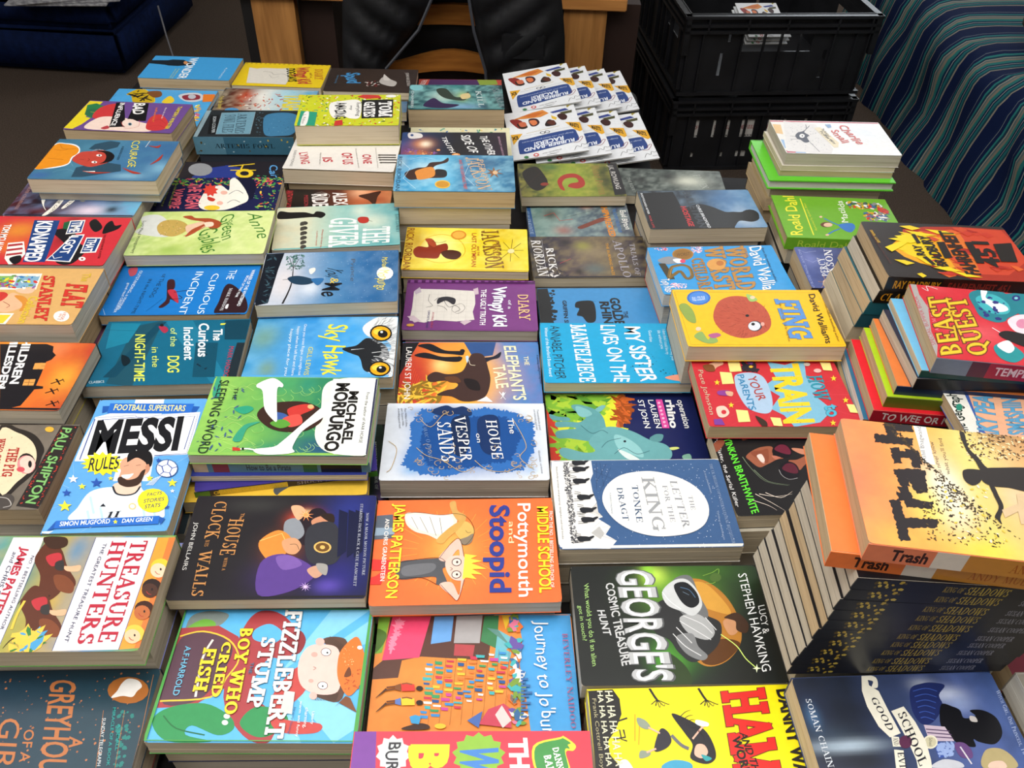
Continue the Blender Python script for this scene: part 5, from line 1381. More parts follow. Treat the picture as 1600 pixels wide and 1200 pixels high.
DESIGN['sky'] = unpack(r'''
('P',('#3f92c4','#2f8cd0','#3f9cdc','#58ade2'),0,.4,20,'#7fc0e6',((-82.6,19.5,25.7,32.5,'#6f9a8a',.9),(-66.2,-44.4,15,21.8,'#7f9a5a',.9),(-46.2,-23.7,27.3,53.6,'#4d9ad0',.7),(80.6,53.6,23,21.3,'#b9c0c2',.8)),56,40)
s#dfe3e3|498 420 144 196 154 56 203 -43 16 -493 2 -369 -7 -423 -265 60 -146 115 83 185 108 62 135 185 -89 191 -239 73
s#1f2226|260 -53 180 76 121 154 121 -30 164 -132 63 -248 -111 -98 -109 -51 -23 -157 -82 58 -60 222 -92 127
('f',('#3a3d42','#8d9298','#f0f2f2','#c8ccce','#5a5e64'),420,83.1,1.5,19.3,-.4,5,-65.3,42.4,-5.5,14)
s#1f2226|260 -53 180 76 124 128 105 -30 101 -105 27 -151 -67 -99 -87 -50 -83 50
p#15171a|917 280 -7 -68 -29 -58 -46 -37 -57 -12 -60 16 -54 41 -39 61 -19 71 6 71 29 59 49 38 59 11 61 -18 53 -43 37 -62
p#e8a81c|894 281 -6 -56 -24 -47 -40 -31 -49 -10 -51 13 -45 34 -34 50 -15 59 5 58 25 49 41 31 51 8 51 -14 45 -36 32 -50
p#f6d24a|808 311 -4 -25 -15 -20 -24 -13 -29 -4 -31 6 -26 16 -19 22 -8 25 3 26 16 21 24 13 30 3 30 -7 27 -15 18 -22
p#111|857 270 -3 -32 -13 -27 -21 -17 -26 -6 -27 8 -24 19 -17 28 -8 33 3 32 13 28 21 17 26 5 27 -8 24 -19 17 -29
p#e9f2f6|789 312 -1 -9 -4 -7 -6 -5 -7 -2 -7 2 -7 6 -5 8 -2 9 1 9 3 7 6 5 7 2 8 -2 7 -6 4 -8
p#15171a|948 -472 -7 -63 -27 -54 -44 -37 -55 -15 -57 10 -51 34 -37 53 -17 64 5 66 28 56 46 37 56 14 58 -13 51 -36 35 -53
p#e8a81c|926 -473 -6 -52 -23 -44 -37 -31 -47 -12 -49 9 -43 28 -31 43 -15 53 5 53 24 46 39 31 48 11 49 -10 43 -29 30 -44
p#f6d24a|844 -451 -4 -23 -14 -20 -23 -13 -28 -5 -28 3 -26 13 -17 19 -8 23 3 23 15 20 23 13 29 5 28 -4 25 -12 18 -19
p#111|891 -486 -3 -29 -12 -25 -20 -17 -25 -7 -25 5 -23 16 -17 25 -7 29 2 30 13 26 20 17 25 6 26 -5 22 -16 17 -25
p#e9f2f6|826 -451 -1 -9 -3 -7 -6 -5 -7 -1 -7 1 -6 5 -5 7 -2 8 1 8 3 7 6 5 7 2 7 -2 6 -4 5 -7
l#dfe6ea,1.2,0,1|384 -67 174 23
l#e6e9ea,.9,0,0|668 -134 259 48
l#e6e9ea,.9,0,0|697 -209 255 -24
t#ecdf3e,.02,wob|-3 491 64 -1099 263 -16|Sky Hawk
t#d9d45a,0,sans|-196 -5 16 -598 63 -1|GILL LEWIS
t#e3eff6,0,sans|-323 495 73 -1101 38 -2|Once you cross Rogue, you might not
t#e3eff6,0,sans|-409 441 71 -1050 38 -2| happy when he left but and there
t#e3eff6,0,sans|-496 387 68 -999 38 -2| happy place for you
''')
DESIGN['shipton'] = unpack(r'''
('P',('#6f665c','#776e62'),0,.35,10,'#575048',(),40,28)
p#2b2624|774 647 229 -5 -15 -1287 -257 46
('d',('#b8382e',),60,.8,(78.6,61.5,81.4,61.5,77.8,-58.8,74.7,-58.8),1)
('d',('#b8382e',),60,.8,(94.2,61.5,96.5,61.5,97.5,-61.2,95,-61.1),1)
t#7fb86a,.04,sans|806 609 10 -1164 109 -16|PAUL SHIPTON
s#2a2522|63 615 235 -27 228 -106 180 -208 29 -152 11 -197 -85 -215 -162 -161
s#e3cfac|90 548 216 -27 194 -118 124 -155 66 -176 -6 -147 -77 -167 -127 -163
('d',('#8a7a5a',),40,.5,(10.7,50.8,49.2,37.7,70.2,-7.5,46.1,-35.9),1)
p#2a2522|696 35 14 -58 -3 -49 -19 -33 -33 -11 -42 12 -44 32 -41 49 -31 59 -15 58 2 51 19 33 34 12 42 -12 46 -34 41 -50
p#d98a8a|710 10 13 -54 -5 -46 -22 -30 -35 -10 -44 10 -45 31 -41 46 -29 54 -14 55 4 47 22 31 36 11 45 -11 46 -32 40 -47
s#e8c4b4|510 73 52 74 92 -50 56 -123 -25 -97 -91 48
p#c9505a|618 -63 3 -14 -6 -13 -11 -8 -17 -3 -19 3 -18 8 -15 13 -10 15 -2 15 5 12 12 9 17 3 19 -3 18 -9 15 -13
p#1c1a1c|666 18 6 -21 2 -17 -2 -12 -7 -4 -10 4 -11 12 -11 17 -10 21 -6 21 -3 17 3 12 7 4 9 -4 12 -12 11 -17
t#a8322c,.06,slab|312 274 90 -445 110 0|THE PIG
t#a8322c,.05,slab|130 429 128 -551 79 -13|WHO SAVED
p#d9a83a|712 574 2 -17 -6 -15 -13 -9 -19 -4 -21 4 -21 9 -17 15 -10 17 -3 18 6 15 14 9 19 4 21 -4 21 -9 17 -15
s#4a4440|508 -474 86 45 79 -68 2 -135 -93 -22
l#b0aaa4,1,1,0|508 -474 96 -23 71 -91 -72 -33
''')
DESIGN['yellowc'] = unpack(r'''
('P',('#e3b93c',),0,.1,30,'#e9c65a',(),40,28)
s#4a5058|-30 -497 146 106 141 31 -64 -74 -132 -107 -51 -53
''')
DESIGN['curious_teal'] = unpack(r'''
('P',('#13627f',),0,.1,30,'#0f5874',(),40,28)
p#1c4d5e|-588 551 363 130 -85 -1366 -338 69
p#1d7492|-216 681 389 -15 740 -1330 -238 8
p#0f4358|-297 612 123 38 -386 -1148 -163 5
p#1c7f9c|-916 635 398 -15 -66 -415 -262 -124
l#0a2a36,.4,0,0|-964 494 446 -44
p#103f52|613 650 356 15 4 -446 -289 10
p#0f4a60|313 174 298 -10 82 -702 -282 9
p#1e2b33|865 155 118 -4 -6 -817 -139 -19
('d',('#123',),10,1.4,(36.9,10.6,58,9.8,63.1,-41.4,42.8,-40.8),1)
s#a5304a|-262 539 96 -3 54 -86 -48 -54
p#1a1a1c|-199 565 1 -10 -4 -10 -7 -5 -9 -2 -11 2 -10 7 -8 9 -4 11 -1 11 4 9 7 6 9 2 11 -2 10 -7 8 -10
t#d8e25a,.02,sans|-531 374 225 -959 130 -5|NIGHT-TIME
t#d8e25a,0,sans|-249 94 107 -406 85 -3|in the
t#cfe27a,0,sans|-92 498 88 -396 83 -3|of the
t#d8e25a,.03,sans|4 -95 74 -332 146 -5|DOG
t#eef3f4,.04,sans|85 509 154 -692 120 -4|Incident
t#eef3f4,.04,sans|275 591 128 -715 132 -5|Curious
t#eef3f4,.04,sans|495 459 45 -252 119 -4|The
t#b5364e,0,sans|777 75 29 -691 63 -2|MARK HADDON
p#e3df4a|571 580 71 4 -12 -35 -60 -5
t#cfe0e6,0,sans|-860 -609 188 9 -12 45|CLASSICS
l#1b2a30,.8,0,0|-602 -42 122 -149
s#0d1f28|-598 -58 94 -42 52 -104 -54 -74 -54 77
''')
DESIGN['letter'] = unpack(r'''
('P',('#3f5f8b',),0,.12,25,'#365480',(),40,28)
p#eceae5|-991 646 472 -12 1 -198 -41 -97 6 -167 32 -165 -70 -114 113 -92 -57 -22 127 -112 -70 -110 110 -87 -86 -107 -520 24 -55 129 25 827
('d',('#e9eef6',),330,.42,(-27.2,58.2,84.8,57.1,96.2,-64.3,-38.4,-63.7),1)
('d',('#e9eef6',),40,.42,(-49.8,58.4,-27.2,58.2,-32.2,.6,-50.3,.7),1)
l#33496d,.5,0,0|-457 609 -47 -414
l#33496d,.5,0,0|-419 608 4 -366
l#33496d,.5,0,0|-347 583 -153 -293
l#33496d,.5,0,0|-298 532 -164 -361
l#33496d,.5,0,0|-511 485 221 -148
p#cfccc6|-627 -107 104 103 1 -126 44 -69
p#b9b8b5|-633 -420 100 88 41 -89 -48 -87
l#4a4b50,.3,0,0|-553 172 32 -165 -100 -137 158 -91 -144 -133 199 21 -108 -131 148 -66
('d',('#3a3b40','#6b6c70','#8d8d90'),420,.7,(-85.3,61.2,-78.7,61.2,-79.1,-55,-86.1,-55),2.2)
s#26282d|-747 629 68 14 74 -15 9 -51 -54 -9 -76 -4
l#26282d,.5,0,0|-700 675 -71 20
l#26282d,.5,0,0|-696 649 -79 13
l#26282d,.5,0,0|-685 578 -100 -4
l#26282d,.5,0,0|-681 554 -108 -9
s#26282d|-625 618 60 29 17 -15 -54 -39
s#26282d|-749 529 67 15 74 -16 8 -49 -53 -10 -76 -4
l#26282d,.5,0,0|-703 575 -71 19
l#26282d,.5,0,0|-699 549 -78 13
l#26282d,.5,0,0|-688 479 -100 -4
l#26282d,.5,0,0|-684 456 -107 -10
s#26282d|-628 518 60 29 16 -15 -53 -39
s#26282d|-762 346 67 14 72 -15 9 -49 -53 -9 -75 -4
l#26282d,.5,0,0|-716 390 -70 19
l#26282d,.5,0,0|-712 365 -78 13
l#26282d,.5,0,0|-701 297 -99 -4
l#26282d,.5,0,0|-697 274 -106 -10
s#26282d|-643 335 60 29 17 -15 -54 -38
s#26282d|-736 107 66 14 71 -15 9 -47 -53 -9 -73 -4
l#26282d,.5,0,0|-691 150 -68 19
l#26282d,.5,0,0|-687 125 -76 13
l#26282d,.5,0,0|-676 60 -97 -4
l#26282d,.5,0,0|-672 37 -105 -9
s#26282d|-618 97 58 28 17 -15 -53 -37
s#26282d|-723 -79 65 14 71 -15 8 -45 -52 -9 -72 -4
l#26282d,.5,0,0|-678 -37 -68 18
l#26282d,.5,0,0|-674 -61 -76 12
l#26282d,.5,0,0|-664 -125 -96 -4
l#26282d,.5,0,0|-660 -147 -103 -9
s#26282d|-606 -89 57 27 17 -13 -52 -37
s#26282d|-722 -215 65 13 69 -14 8 -45 -51 -9 -72 -4
l#26282d,.5,0,0|-678 -174 -67 18
l#26282d,.5,0,0|-674 -197 -75 11
l#26282d,.5,0,0|-663 -260 -96 -4
l#26282d,.5,0,0|-660 -282 -102 -9
s#26282d|-607 -225 58 27 16 -14 -52 -35
s#26282d|-791 -481 63 13 69 -13 8 -44 -50 -8 -71 -4
l#26282d,.5,0,0|-748 -441 -66 17
l#26282d,.5,0,0|-744 -463 -73 11
l#26282d,.5,0,0|-733 -524 -94 -4
l#26282d,.5,0,0|-730 -545 -100 -9
s#26282d|-678 -490 57 26 15 -13 -50 -35
s#ecebe6|-457 7 57 211 173 167 233 66 240 -10 256 -111 166 -168 58 -232 -75 -225 -160 -131 -220 -53 -245 1 -231 89 -169 167
t#8d9096,0,serif|351 312 32 -683 82 -6|LETTER
t#8d9096,0,serif|254 236 3 -529 55 0|FOR THE
t#8d9096,0,serif|521 81 -3 -207 49 0|THE
t#9c9fa2,.02,serif|32 363 14 -776 144 -1|KING
t#2f4d70,0,serif|-97 251 -21 -542 70 -1|TONKE
t#2f4d70,0,serif|-276 212 11 -479 68 0|DRAGT
t#6d7f96,0,sans|-366 135 -14 -300 16 0|PUSHKIN CHILDRENS
t#8fa3c0,0,serif|864 558 5 -1159 33 0|THE UK MILLION COPY INTERNATIONAL BESTSELLER
t#9fb0c9,0,sans|775 449 10 -334 24 0|A true phenomenon
t#9fb0c9,0,sans|800 -139 -14 -408 21 0|Thrilling adventurous
t#7c7b78,0,sans|-942 539 -11 -1044 19 0|Beautifully written and gripping, delightful and real books
''')
DESIGN['onyi'] = unpack(r'''
('P',('#1c1b1d',),0,.12,22,'#2a2829',(),40,28)
s#8a4a35|-521 623 108 40 -52 -129 -90 -40
s#9a5a42|-576 242 174 118 178 15 -28 -146 111 -45 -83 -18 -147 -76 -103 -36 -79 105
s#9a5a42|-92 140 115 17 204 95 -13 -62 -147 -137 -80 -58
s#d9a08e|-453 237 71 28 14 -114 -43 -39
s#b9705a|-267 230 102 -25 -74 -38
s#c9866a|19 344 134 -26 70 -76 -112 -6 -89 66
s#16121a|-240 312 75 103 85 18 75 -67 -2 -105 -69 -70 -105 15 -57 43
s#6b2338|-206 332 85 71 75 -14 29 -85 -27 -62 -87 24
s#16121a|-249 5 68 98 86 27 77 -54 4 -121 -52 -77 -115 -25 -62 72
s#5a1f30|-205 23 86 78 78 -24 14 -101 -36 -39 -84 24
l#c7c6c6,.4,1,0|-249 5 11 -90 65 -62 104 15
l#7c8a70,.9,1,1|-628 223 48 -165 120 -223 249 -78
l#7c8a70,.9,1,1|-546 17 116 -183 237 -68
l#e6d7c8,.9,1,1|-633 -350 153 -138 113 -115
l#e6d7c8,.9,1,1|-589 -352 181 -45 203 29
l#e6d7c8,.9,1,1|-689 -442 155 -81 80 -76
l#e6d7c8,.9,1,1|-510 -336 155 -82 162 88
t#66e23c,.03,sans|-782 616 31 -1256 86 24|OYINKAN BRAITHWAITE
t#e9e6e4,0,wob|-897 539 -8 -1070 45 -2|My Sister, the Serial Killer
s#8a4a35|-513 286 146 34 82 10 -60 -205 -69 28
s#e9cfc4|-451 232 66 23 9 -103 -46 -24
s#8a4a35|-978 383 130 127 71 -29 -91 -129 -90 -49
''')
DESIGN['hamish'] = unpack(r'''
('P',('#f0e010',),0,.05,30,'#e8d60c',(),40,28)
p#1c1a18|-991 661 249 -6 58 -105 -2 -146 -71 -141 -82 -102 2 -119 71 -101 55 -83 -297 8
l#1c1a18,1.5,0,0|-748 334 109 33
l#1c1a18,1.5,0,0|-786 177 105 15 -7 69
l#1c1a18,1.2,0,0|-723 262 6 -87 48 -18
l#1c1a18,2.2,1,0|-393 646 32 -77 21 -37
l#1c1a18,1,1,1|-340 532 -61 -43 19 7
l#1c1a18,1,1,1|-340 532 -24 -59 18 22
l#1c1a18,1,1,1|-340 532 12 -74 17 36
l#1c1a18,1,1,1|-340 532 53 -61 11 22
l#1c1a18,1,1,1|-340 532 95 -47 5 7
l#1c1a18,2.2,1,0|64 634 29 -77 19 -37
l#1c1a18,1,1,1|112 520 -62 -43 19 7
l#1c1a18,1,1,1|112 520 -26 -59 18 22
l#1c1a18,1,1,1|112 520 9 -74 19 36
l#1c1a18,1,1,1|112 520 51 -61 12 22
l#1c1a18,1,1,1|112 520 94 -47 5 7
l#d9a81c,.9,0,0|-564 400 -37 -245
l#d9a81c,.9,0,0|-529 346 -43 -226
s#1f1c22|-232 392 116 -40 152 -110 56 -141 -9 -118 -94 -47 -125 53 41 117 -49 105
s#2a2630|-361 252 66 -19 19 -87 -64 -67 -104 -14
s#efb8a0|-61 105 68 -2 20 -68 -62 -49 -60 35
s#2fa0a4|-36 20 86 -36 -56 -24
s#8f9a88|-552 364 67 -20 42 -63 -39 -25 -63 37
s#8f9a88|-562 68 81 -19 -22 -33 -78 -14
l#efb8a0,1.6,0,0|-462 273 95 -55
l#efb8a0,1.6,0,0|-424 81 -90 -31
l#6a6a70,3,1,0|-267 197 69 -88 62 -36
l#efb8a0,1.6,0,0|-85 158 86 84 42 35
s#e8eef0|-15 332 99 -30 -16 -35 -92 20
s#3fa0c4|-399 -70 109 47 131 -21 24 -50 -76 -47 -166 5
s#f4f2ea|-762 -26 69 14 50 -116 -115 3
l#1f1c22,.8,1,1|-190 336 84 70 56 17
l#1f1c22,.8,1,1|-162 318 77 51 47 6
l#1f1c22,.8,1,1|-134 299 70 34 38 -5
l#1f1c22,.8,1,1|-106 281 63 16 28 -15
l#1f1c22,.8,1,1|-78 262 55 -1 19 -25
l#1f1c22,.8,1,1|-50 244 48 -19 10 -35
l#1f1c22,.8,1,1|-23 226 41 -37 1 -45
t#ece8c8,.03,sans|-810 628 10 -692 65 -2|HA HA HA HA HA
t#ece8c8,.03,sans|-882 630 4 -692 47 -1|HA HA HA HA HA
t#b8b08a,0,sans|-937 557 4 -709 35 -1|Frank Cottrell Boyce
t#1c1a18,.11,slab|288 587 -86 -1308 369 28|HAMISH
t#d92a24,.08,slab|288 587 -86 -1308 369 28|HAMISH
t#1c1a18,.04,sans|346 204 44 -394 63 -2|AND THE
t#1c1a18,.06,sans|268 165 27 -407 72 10|WORLD
t#1c1a18,.07,sans|792 599 -63 -1189 118 10|DANNY WALLACE
''')
DESIGN['george'] = unpack(r'''
('P',('#1e211f',),0,.1,30,'#2a3029',((12.4,34.6,39.4,30.3,'#6fb22e',.9),(-10.6,54.2,13.4,12.7,'#cdf05a',.9),(-16.7,58.2,6.7,23.7,'#8fd23a',.9),(-11.1,-40.2,17.2,17.3,'#57b02e',.95),(.7,-26.7,24.8,27.1,'#3f7f26',.7),(51.3,61.7,33.5,16.1,'#3c6a22',.7),(82.8,53.5,26.5,23.8,'#2c4a22',.6),(20.3,8.5,38.4,42.8,'#35502a',.6)),60,44)
s#2c3f1c|-142 -335 171 -133 22 -193 -270 0
s#b5792b|139 423 215 76 197 -156 99 -260 -19 -283 -160 -203 -201 -79 -136 80 -101 273
s#d29a3d|172 423 207 37 154 -192 54 -185 -240 74 -139 113
s#5a3512|395 -200 215 -35 -151 -168 -174 -65 -89 66
s#2a2b2c|-203 160 320 148 214 -224 135 -109 -87 -243 -252 -167 -133 100 -68 137 -139 105
s#6d6f70|87 501 175 38 51 -232 50 -223 -119 -108 -138 109 -87 224
s#a9abab|67 49 200 35 120 -179 -86 -104 -173 70
s#7d7f80|-5 -164 164 35 34 -139 71 -101 -71 -47 -138 81
l#d9dbdb,.9,1,0|60 13 138 -107 134 -105
l#d9dbdb,.9,1,0|104 71 172 -95 84 -106
l#d9dbdb,.9,1,0|-30 -129 99 -138 134 -102
l#d9dbdb,.9,1,0|15 -58 123 -175
l#d9dbdb,.9,1,0|323 48 83 -143
s#c9cccc|-60 347 130 131 137 22 89 -117 26 -189 -109 -124 -119 52 -128 74
s#171a1e|73 423 127 38 89 -116 6 -128 -90 -59 -89 75
l#4a6a8a,.9,1,0|135 400 86 -32 47 -91
l#7d93a8,.4,1,0|151 346 58 -38
l#e9eaea,.8,1,0|-60 347 65 -114 93 -89
s#c79066|490 -3 99 42 60 -64 -51 -106 -78 -14
s#40291a|514 47 140 50 84 -123 -46 -105 -85 35 10 92 -57 29
l#d8f27a,1,1,0|439 -144 126 -125 58 -134 78 -99
p#f4ffd0|717 -462 -1 -37 32 -9 -37 -9 -18 -36 1 36 -31 9 36 9
l#8fb94a,.5,1,0|395 538 109 39 76 40 -69 -158 -103 -15
p#4d6a2e|583 513 -9 -21 -17 -17 -22 -12 -24 -4 -22 5 -17 11 -9 18 0 21 10 21 17 18 22 12 24 4 22 -4 16 -12 9 -18
t#5b5d5e,.07,wide|-499 625 26 -1261 366 -3|GEORGE'S
t#b9bbbc,.05,sans|-494 617 22 -1240 352 -3|GEORGE'S
t#e4e5e5,0,sans|-462 601 15 -1218 284 -2|GEORGE'S
t#c9caca,.04,sans|-630 452 59 -919 82 15|COSMIC TREASURE
t#c9caca,.04,sans|-746 141 37 -281 72 0|HUNT
t#a7cf7c,0,sans|-852 445 -2 -912 49 15|What would you do if an alien
t#a7cf7c,0,sans|-931 194 12 -389 39 0|got in touch?
t#f1f2f0,0,sans|765 552 -16 -1098 90 15|STEPHEN HAWKING
t#f1f2f0,0,sans|884 169 -27 -315 68 14|LUCY &
''')
DESIGN['tomgates'] = unpack(r'''
('P',('#c9cf2a',),0,.2,20,'#d8dc3a',(),40,28)
('d',('#3fa37a','#e8e6dc','#d98a2a','#c93b33','#f4f2ea','#2a2a2a','#e8c83a','#6a8a2a'),330,1.6,(-96.1,63.7,95.2,66.5,95.4,-64.8,-92.3,-72.2),2)
s#f1efe8|-370 311 242 105 244 37 101 -195 -1 -585 -179 -38 -126 93 -179 -71 -113 323
t#1c1c1e,.05,wob|-271 313 31 -719 183 37|AMAZING
t#2a2a2c,.02,wob|123 321 30 -586 67 1|Everything
t#2a2a2c,.02,sans|7 187 11 -196 46 1|my
p#2f9a7a|-911 -34 317 -57 9 -586 -327 20
s#f1efe8|-841 -131 91 35 6 -522 -106 -37
t#2a2a2c,0,sans|-843 -197 4 -392 53 2|L. Pichon
p#1c1c1e|214 442 612 24 15 -804 -586 -38
t#f2f1ee,.08,slab|273 357 26 -668 197 4|GATES
t#f2f1ee,.08,slab|560 363 28 -646 224 4|TOM
p#c93b33|109 586 118 102 305 -29 66 -131 -301 -38
p#f1efe8|880 611 -7 -25 -22 -21 -33 -15 -40 -6 -40 4 -35 14 -24 21 -9 25 7 26 22 21 34 15 40 6 40 -5 35 -14 23 -21
p#c93b33|-230 -470 135 37 28 -223 -165 -39
''')
DESIGN['giver'] = unpack(r'''
('P',('#d8cfae','#d3d2b4','#8fc0b6','#6fb3b2','#5aa3a8'),0,.3,16,'#bfd6c6',((56.4,11.6,26.3,27,'#dfe3cc',.8),(36.8,43.6,16.8,20.6,'#dfe6d2',.7),(72.5,-54.4,18.9,17.1,'#4f9da0',.6)),46,28)
s#1d1b1a|-975 323 21 210 168 -39 246 -18 137 -63 51 75 109 -34 42 -82 -64 -98 -80 31 -107 7 -186 -13 -213 -11
p#3a3833|-475 136 -2 -21 -10 -17 -14 -11 -18 -3 -19 6 -16 13 -11 18 -5 21 3 21 9 18 15 11 18 3 18 -6 16 -13 11 -18
s#45423b|-590 169 66 11 -8 -100 -60 -11
p#3a3833|-473 -12 -2 -20 -9 -17 -15 -11 -18 -3 -18 6 -15 12 -12 18 -4 21 2 20 9 17 15 11 18 3 18 -5 16 -13 11 -18
s#45423b|-581 19 65 11 -8 -97 -59 -11
p#3a3833|-471 -156 -2 -20 -9 -16 -15 -11 -17 -2 -18 5 -15 12 -11 17 -5 20 2 20 9 17 15 10 17 3 18 -5 16 -12 11 -18
s#45423b|-572 -126 63 10 -7 -94 -58 -11
p#3a3833|-469 -297 -2 -19 -9 -16 -14 -10 -17 -3 -18 5 -15 12 -11 17 -5 20 3 19 9 16 14 10 17 3 18 -5 15 -12 11 -17
s#45423b|-564 -268 63 10 -8 -91 -57 -11
p#3a3833|-467 -433 -2 -19 -9 -16 -14 -10 -17 -2 -17 4 -15 12 -11 16 -5 20 3 18 9 16 14 10 17 3 17 -5 15 -12 11 -16
s#45423b|-555 -406 61 10 -7 -89 -57 -11
p#3a3833|-465 -567 -2 -18 -9 -15 -14 -10 -16 -3 -17 5 -15 11 -11 16 -5 19 3 18 8 16 14 9 17 3 17 -4 16 -12 10 -16
s#45423b|-547 -540 61 10 -8 -88 -56 -10
t#eef3ec,.03,slab|-120 264 15 -871 430 -30|GIVER
t#eef3ec,.03,slab|430 -70 -22 -500 400 -2|THE
s#b5362c|323 207 66 46 103 -32 7 -125 -77 -44 -76 39
l#2a1d14,.7,0,0|489 146 74 -54
t#2f5a5e,0,serif|937 291 5 -556 51 -4|LOIS LOWRY
t#c9604f,0,sans|-241 -75 -9 -547 28 -2|Always let them be
t#c9604f,0,sans|-324 -118 -1 -435 26 -2|a perfect world
''')
DESIGN['curious_blue'] = unpack(r'''
('P',('#1a72bd','#1b78c6'),0,.06,30,'#1566ad',(),40,28)
s#2f1a20|583 87 110 21 232 -306 58 -387 -398 -25 -17 333
t#d9dbe0,0,serif|658 28 -34 -552 45 0|MARK HADDON
s#e9e9ee|690 -383 29 18 3 -106 -33 10
t#e2ecf4,-.005,wob|83 448 -22 -1052 107 0|INCIDENT
t#e2ecf4,-.005,wob|341 397 -18 -995 94 0|CURIOUS
t#e2ecf4,0,sans|576 485 -15 -235 106 0|THE
t#16283a,0,wob|-386 394 -52 -573 60 0|of THE DOG
t#16283a,0,sans|-556 264 -21 -846 48 0|IN the NIGHT-TIME
s#3a1a20|-273 223 89 22 54 -185 -19 -119 159 -263 -131 91 0 -93 -62 -110 -58 17 58 166 -34 191
s#b53040|-215 -20 114 1 111 -303 -113 110
l#2a1418,1.2,1,0|-115 -59 173 41
l#2a1418,1,1,0|-121 -231 151 21 -60 75
l#0f3052,.4,0,0|-237 -214 -150 -312
s#b54a5a|-912 526 111 46 27 -179 -72 -44
t#cfe2f2,.01,sans|-738 482 -58 -962 44 0|OUTSTANDING...a stunningly
t#cfe2f2,.01,sans|-830 178 3 -730 36 0|good read OBSERVER
t#eaf1f6,.02,sans|904 485 -63 -902 47 0|WINNER OF THE WHITBREAD
t#eaf1f6,.02,sans|850 335 -76 -535 34 0|BOOK OF THE YEAR
l#cfe2f2,.4,0,0|-996 -448 77 -158
''')
DESIGN['badinf'] = unpack(r'''
('P',('#6a4a8c',),0,.1,20,'#7a559a',(),40,28)
p#e3cf2c|-1036 630 303 -26 -84 -725 -49 -477 -153 59
p#2f7a4a|-972 438 144 84 417 -246 -96 -229 -186 -160 -170 138
p#e3cf2c|-1035 14 342 -127 -64 -297 -78 -186 -184 21
p#2f6a4a|-499 122 13 -71 -17 -61 -46 -43 -67 -18 -78 9 -79 35 -67 57 -44 69 -15 71 17 63 46 44 69 18 80 -10 79 -37 66 -57
l#e3cf2c,.8,0,0|-799 141 207 -40
s#c83a3c|-677 -75 -11 412 236 203 225 -253 -40 -372 -158 -69
s#efd6c8|-637 -545 67 440 244 89 297 -53 288 -124 251 -122 69 -271 -640 -18
s#c83a3c|397 -5 152 153 237 -304 52 -272 -159 -116 -205 87
l#8a2a2c,.6,1,0|489 -177 105 114 173 -164
l#8a2a2c,.6,1,0|506 -385 145 80 147 -92
p#17161a|-466 578 140 45 402 -1041 -280 -57
p#17161a|-111 632 271 -25 201 -757 -349 -24
t#f2f1ee,.04,wob|-389 581 187 -985 83 4|INFLUENCE
t#f2f1ee,.05,wob|-127 593 135 -478 197 9|BAD
p#efd6c8|255 -264 15 -69 -10 -60 -32 -42 -50 -17 -60 9 -62 35 -54 55 -38 68 -16 70 9 61 33 43 51 18 62 -10 62 -37 54 -56
l#c83a3c,.6,1,0|-78 -217 180 -269 205 85 -74 278
p#6a8a9a|158 -306 7 -24 0 -21 -6 -14 -12 -6 -15 4 -17 13 -15 19 -11 24 -7 23 0 21 6 14 12 6 15 -4 16 -12 16 -20
p#1a1a1c|141 -308 4 -13 0 -11 -3 -8 -5 -3 -8 2 -9 7 -8 11 -6 13 -4 13 0 12 3 7 5 4 8 -3 8 -7 9 -11
s#b8424a|-338 -521 77 112 71 -100 -66 -62
t#e3cf2c,.03,sans|771 524 50 -988 72 4|TAMSIN WINTER
t#f0dfe6,0,sans|536 439 75 -466 35 2|How do you do
t#e37a3a,.02,sans|360 430 129 -606 44 2|influence?
''')
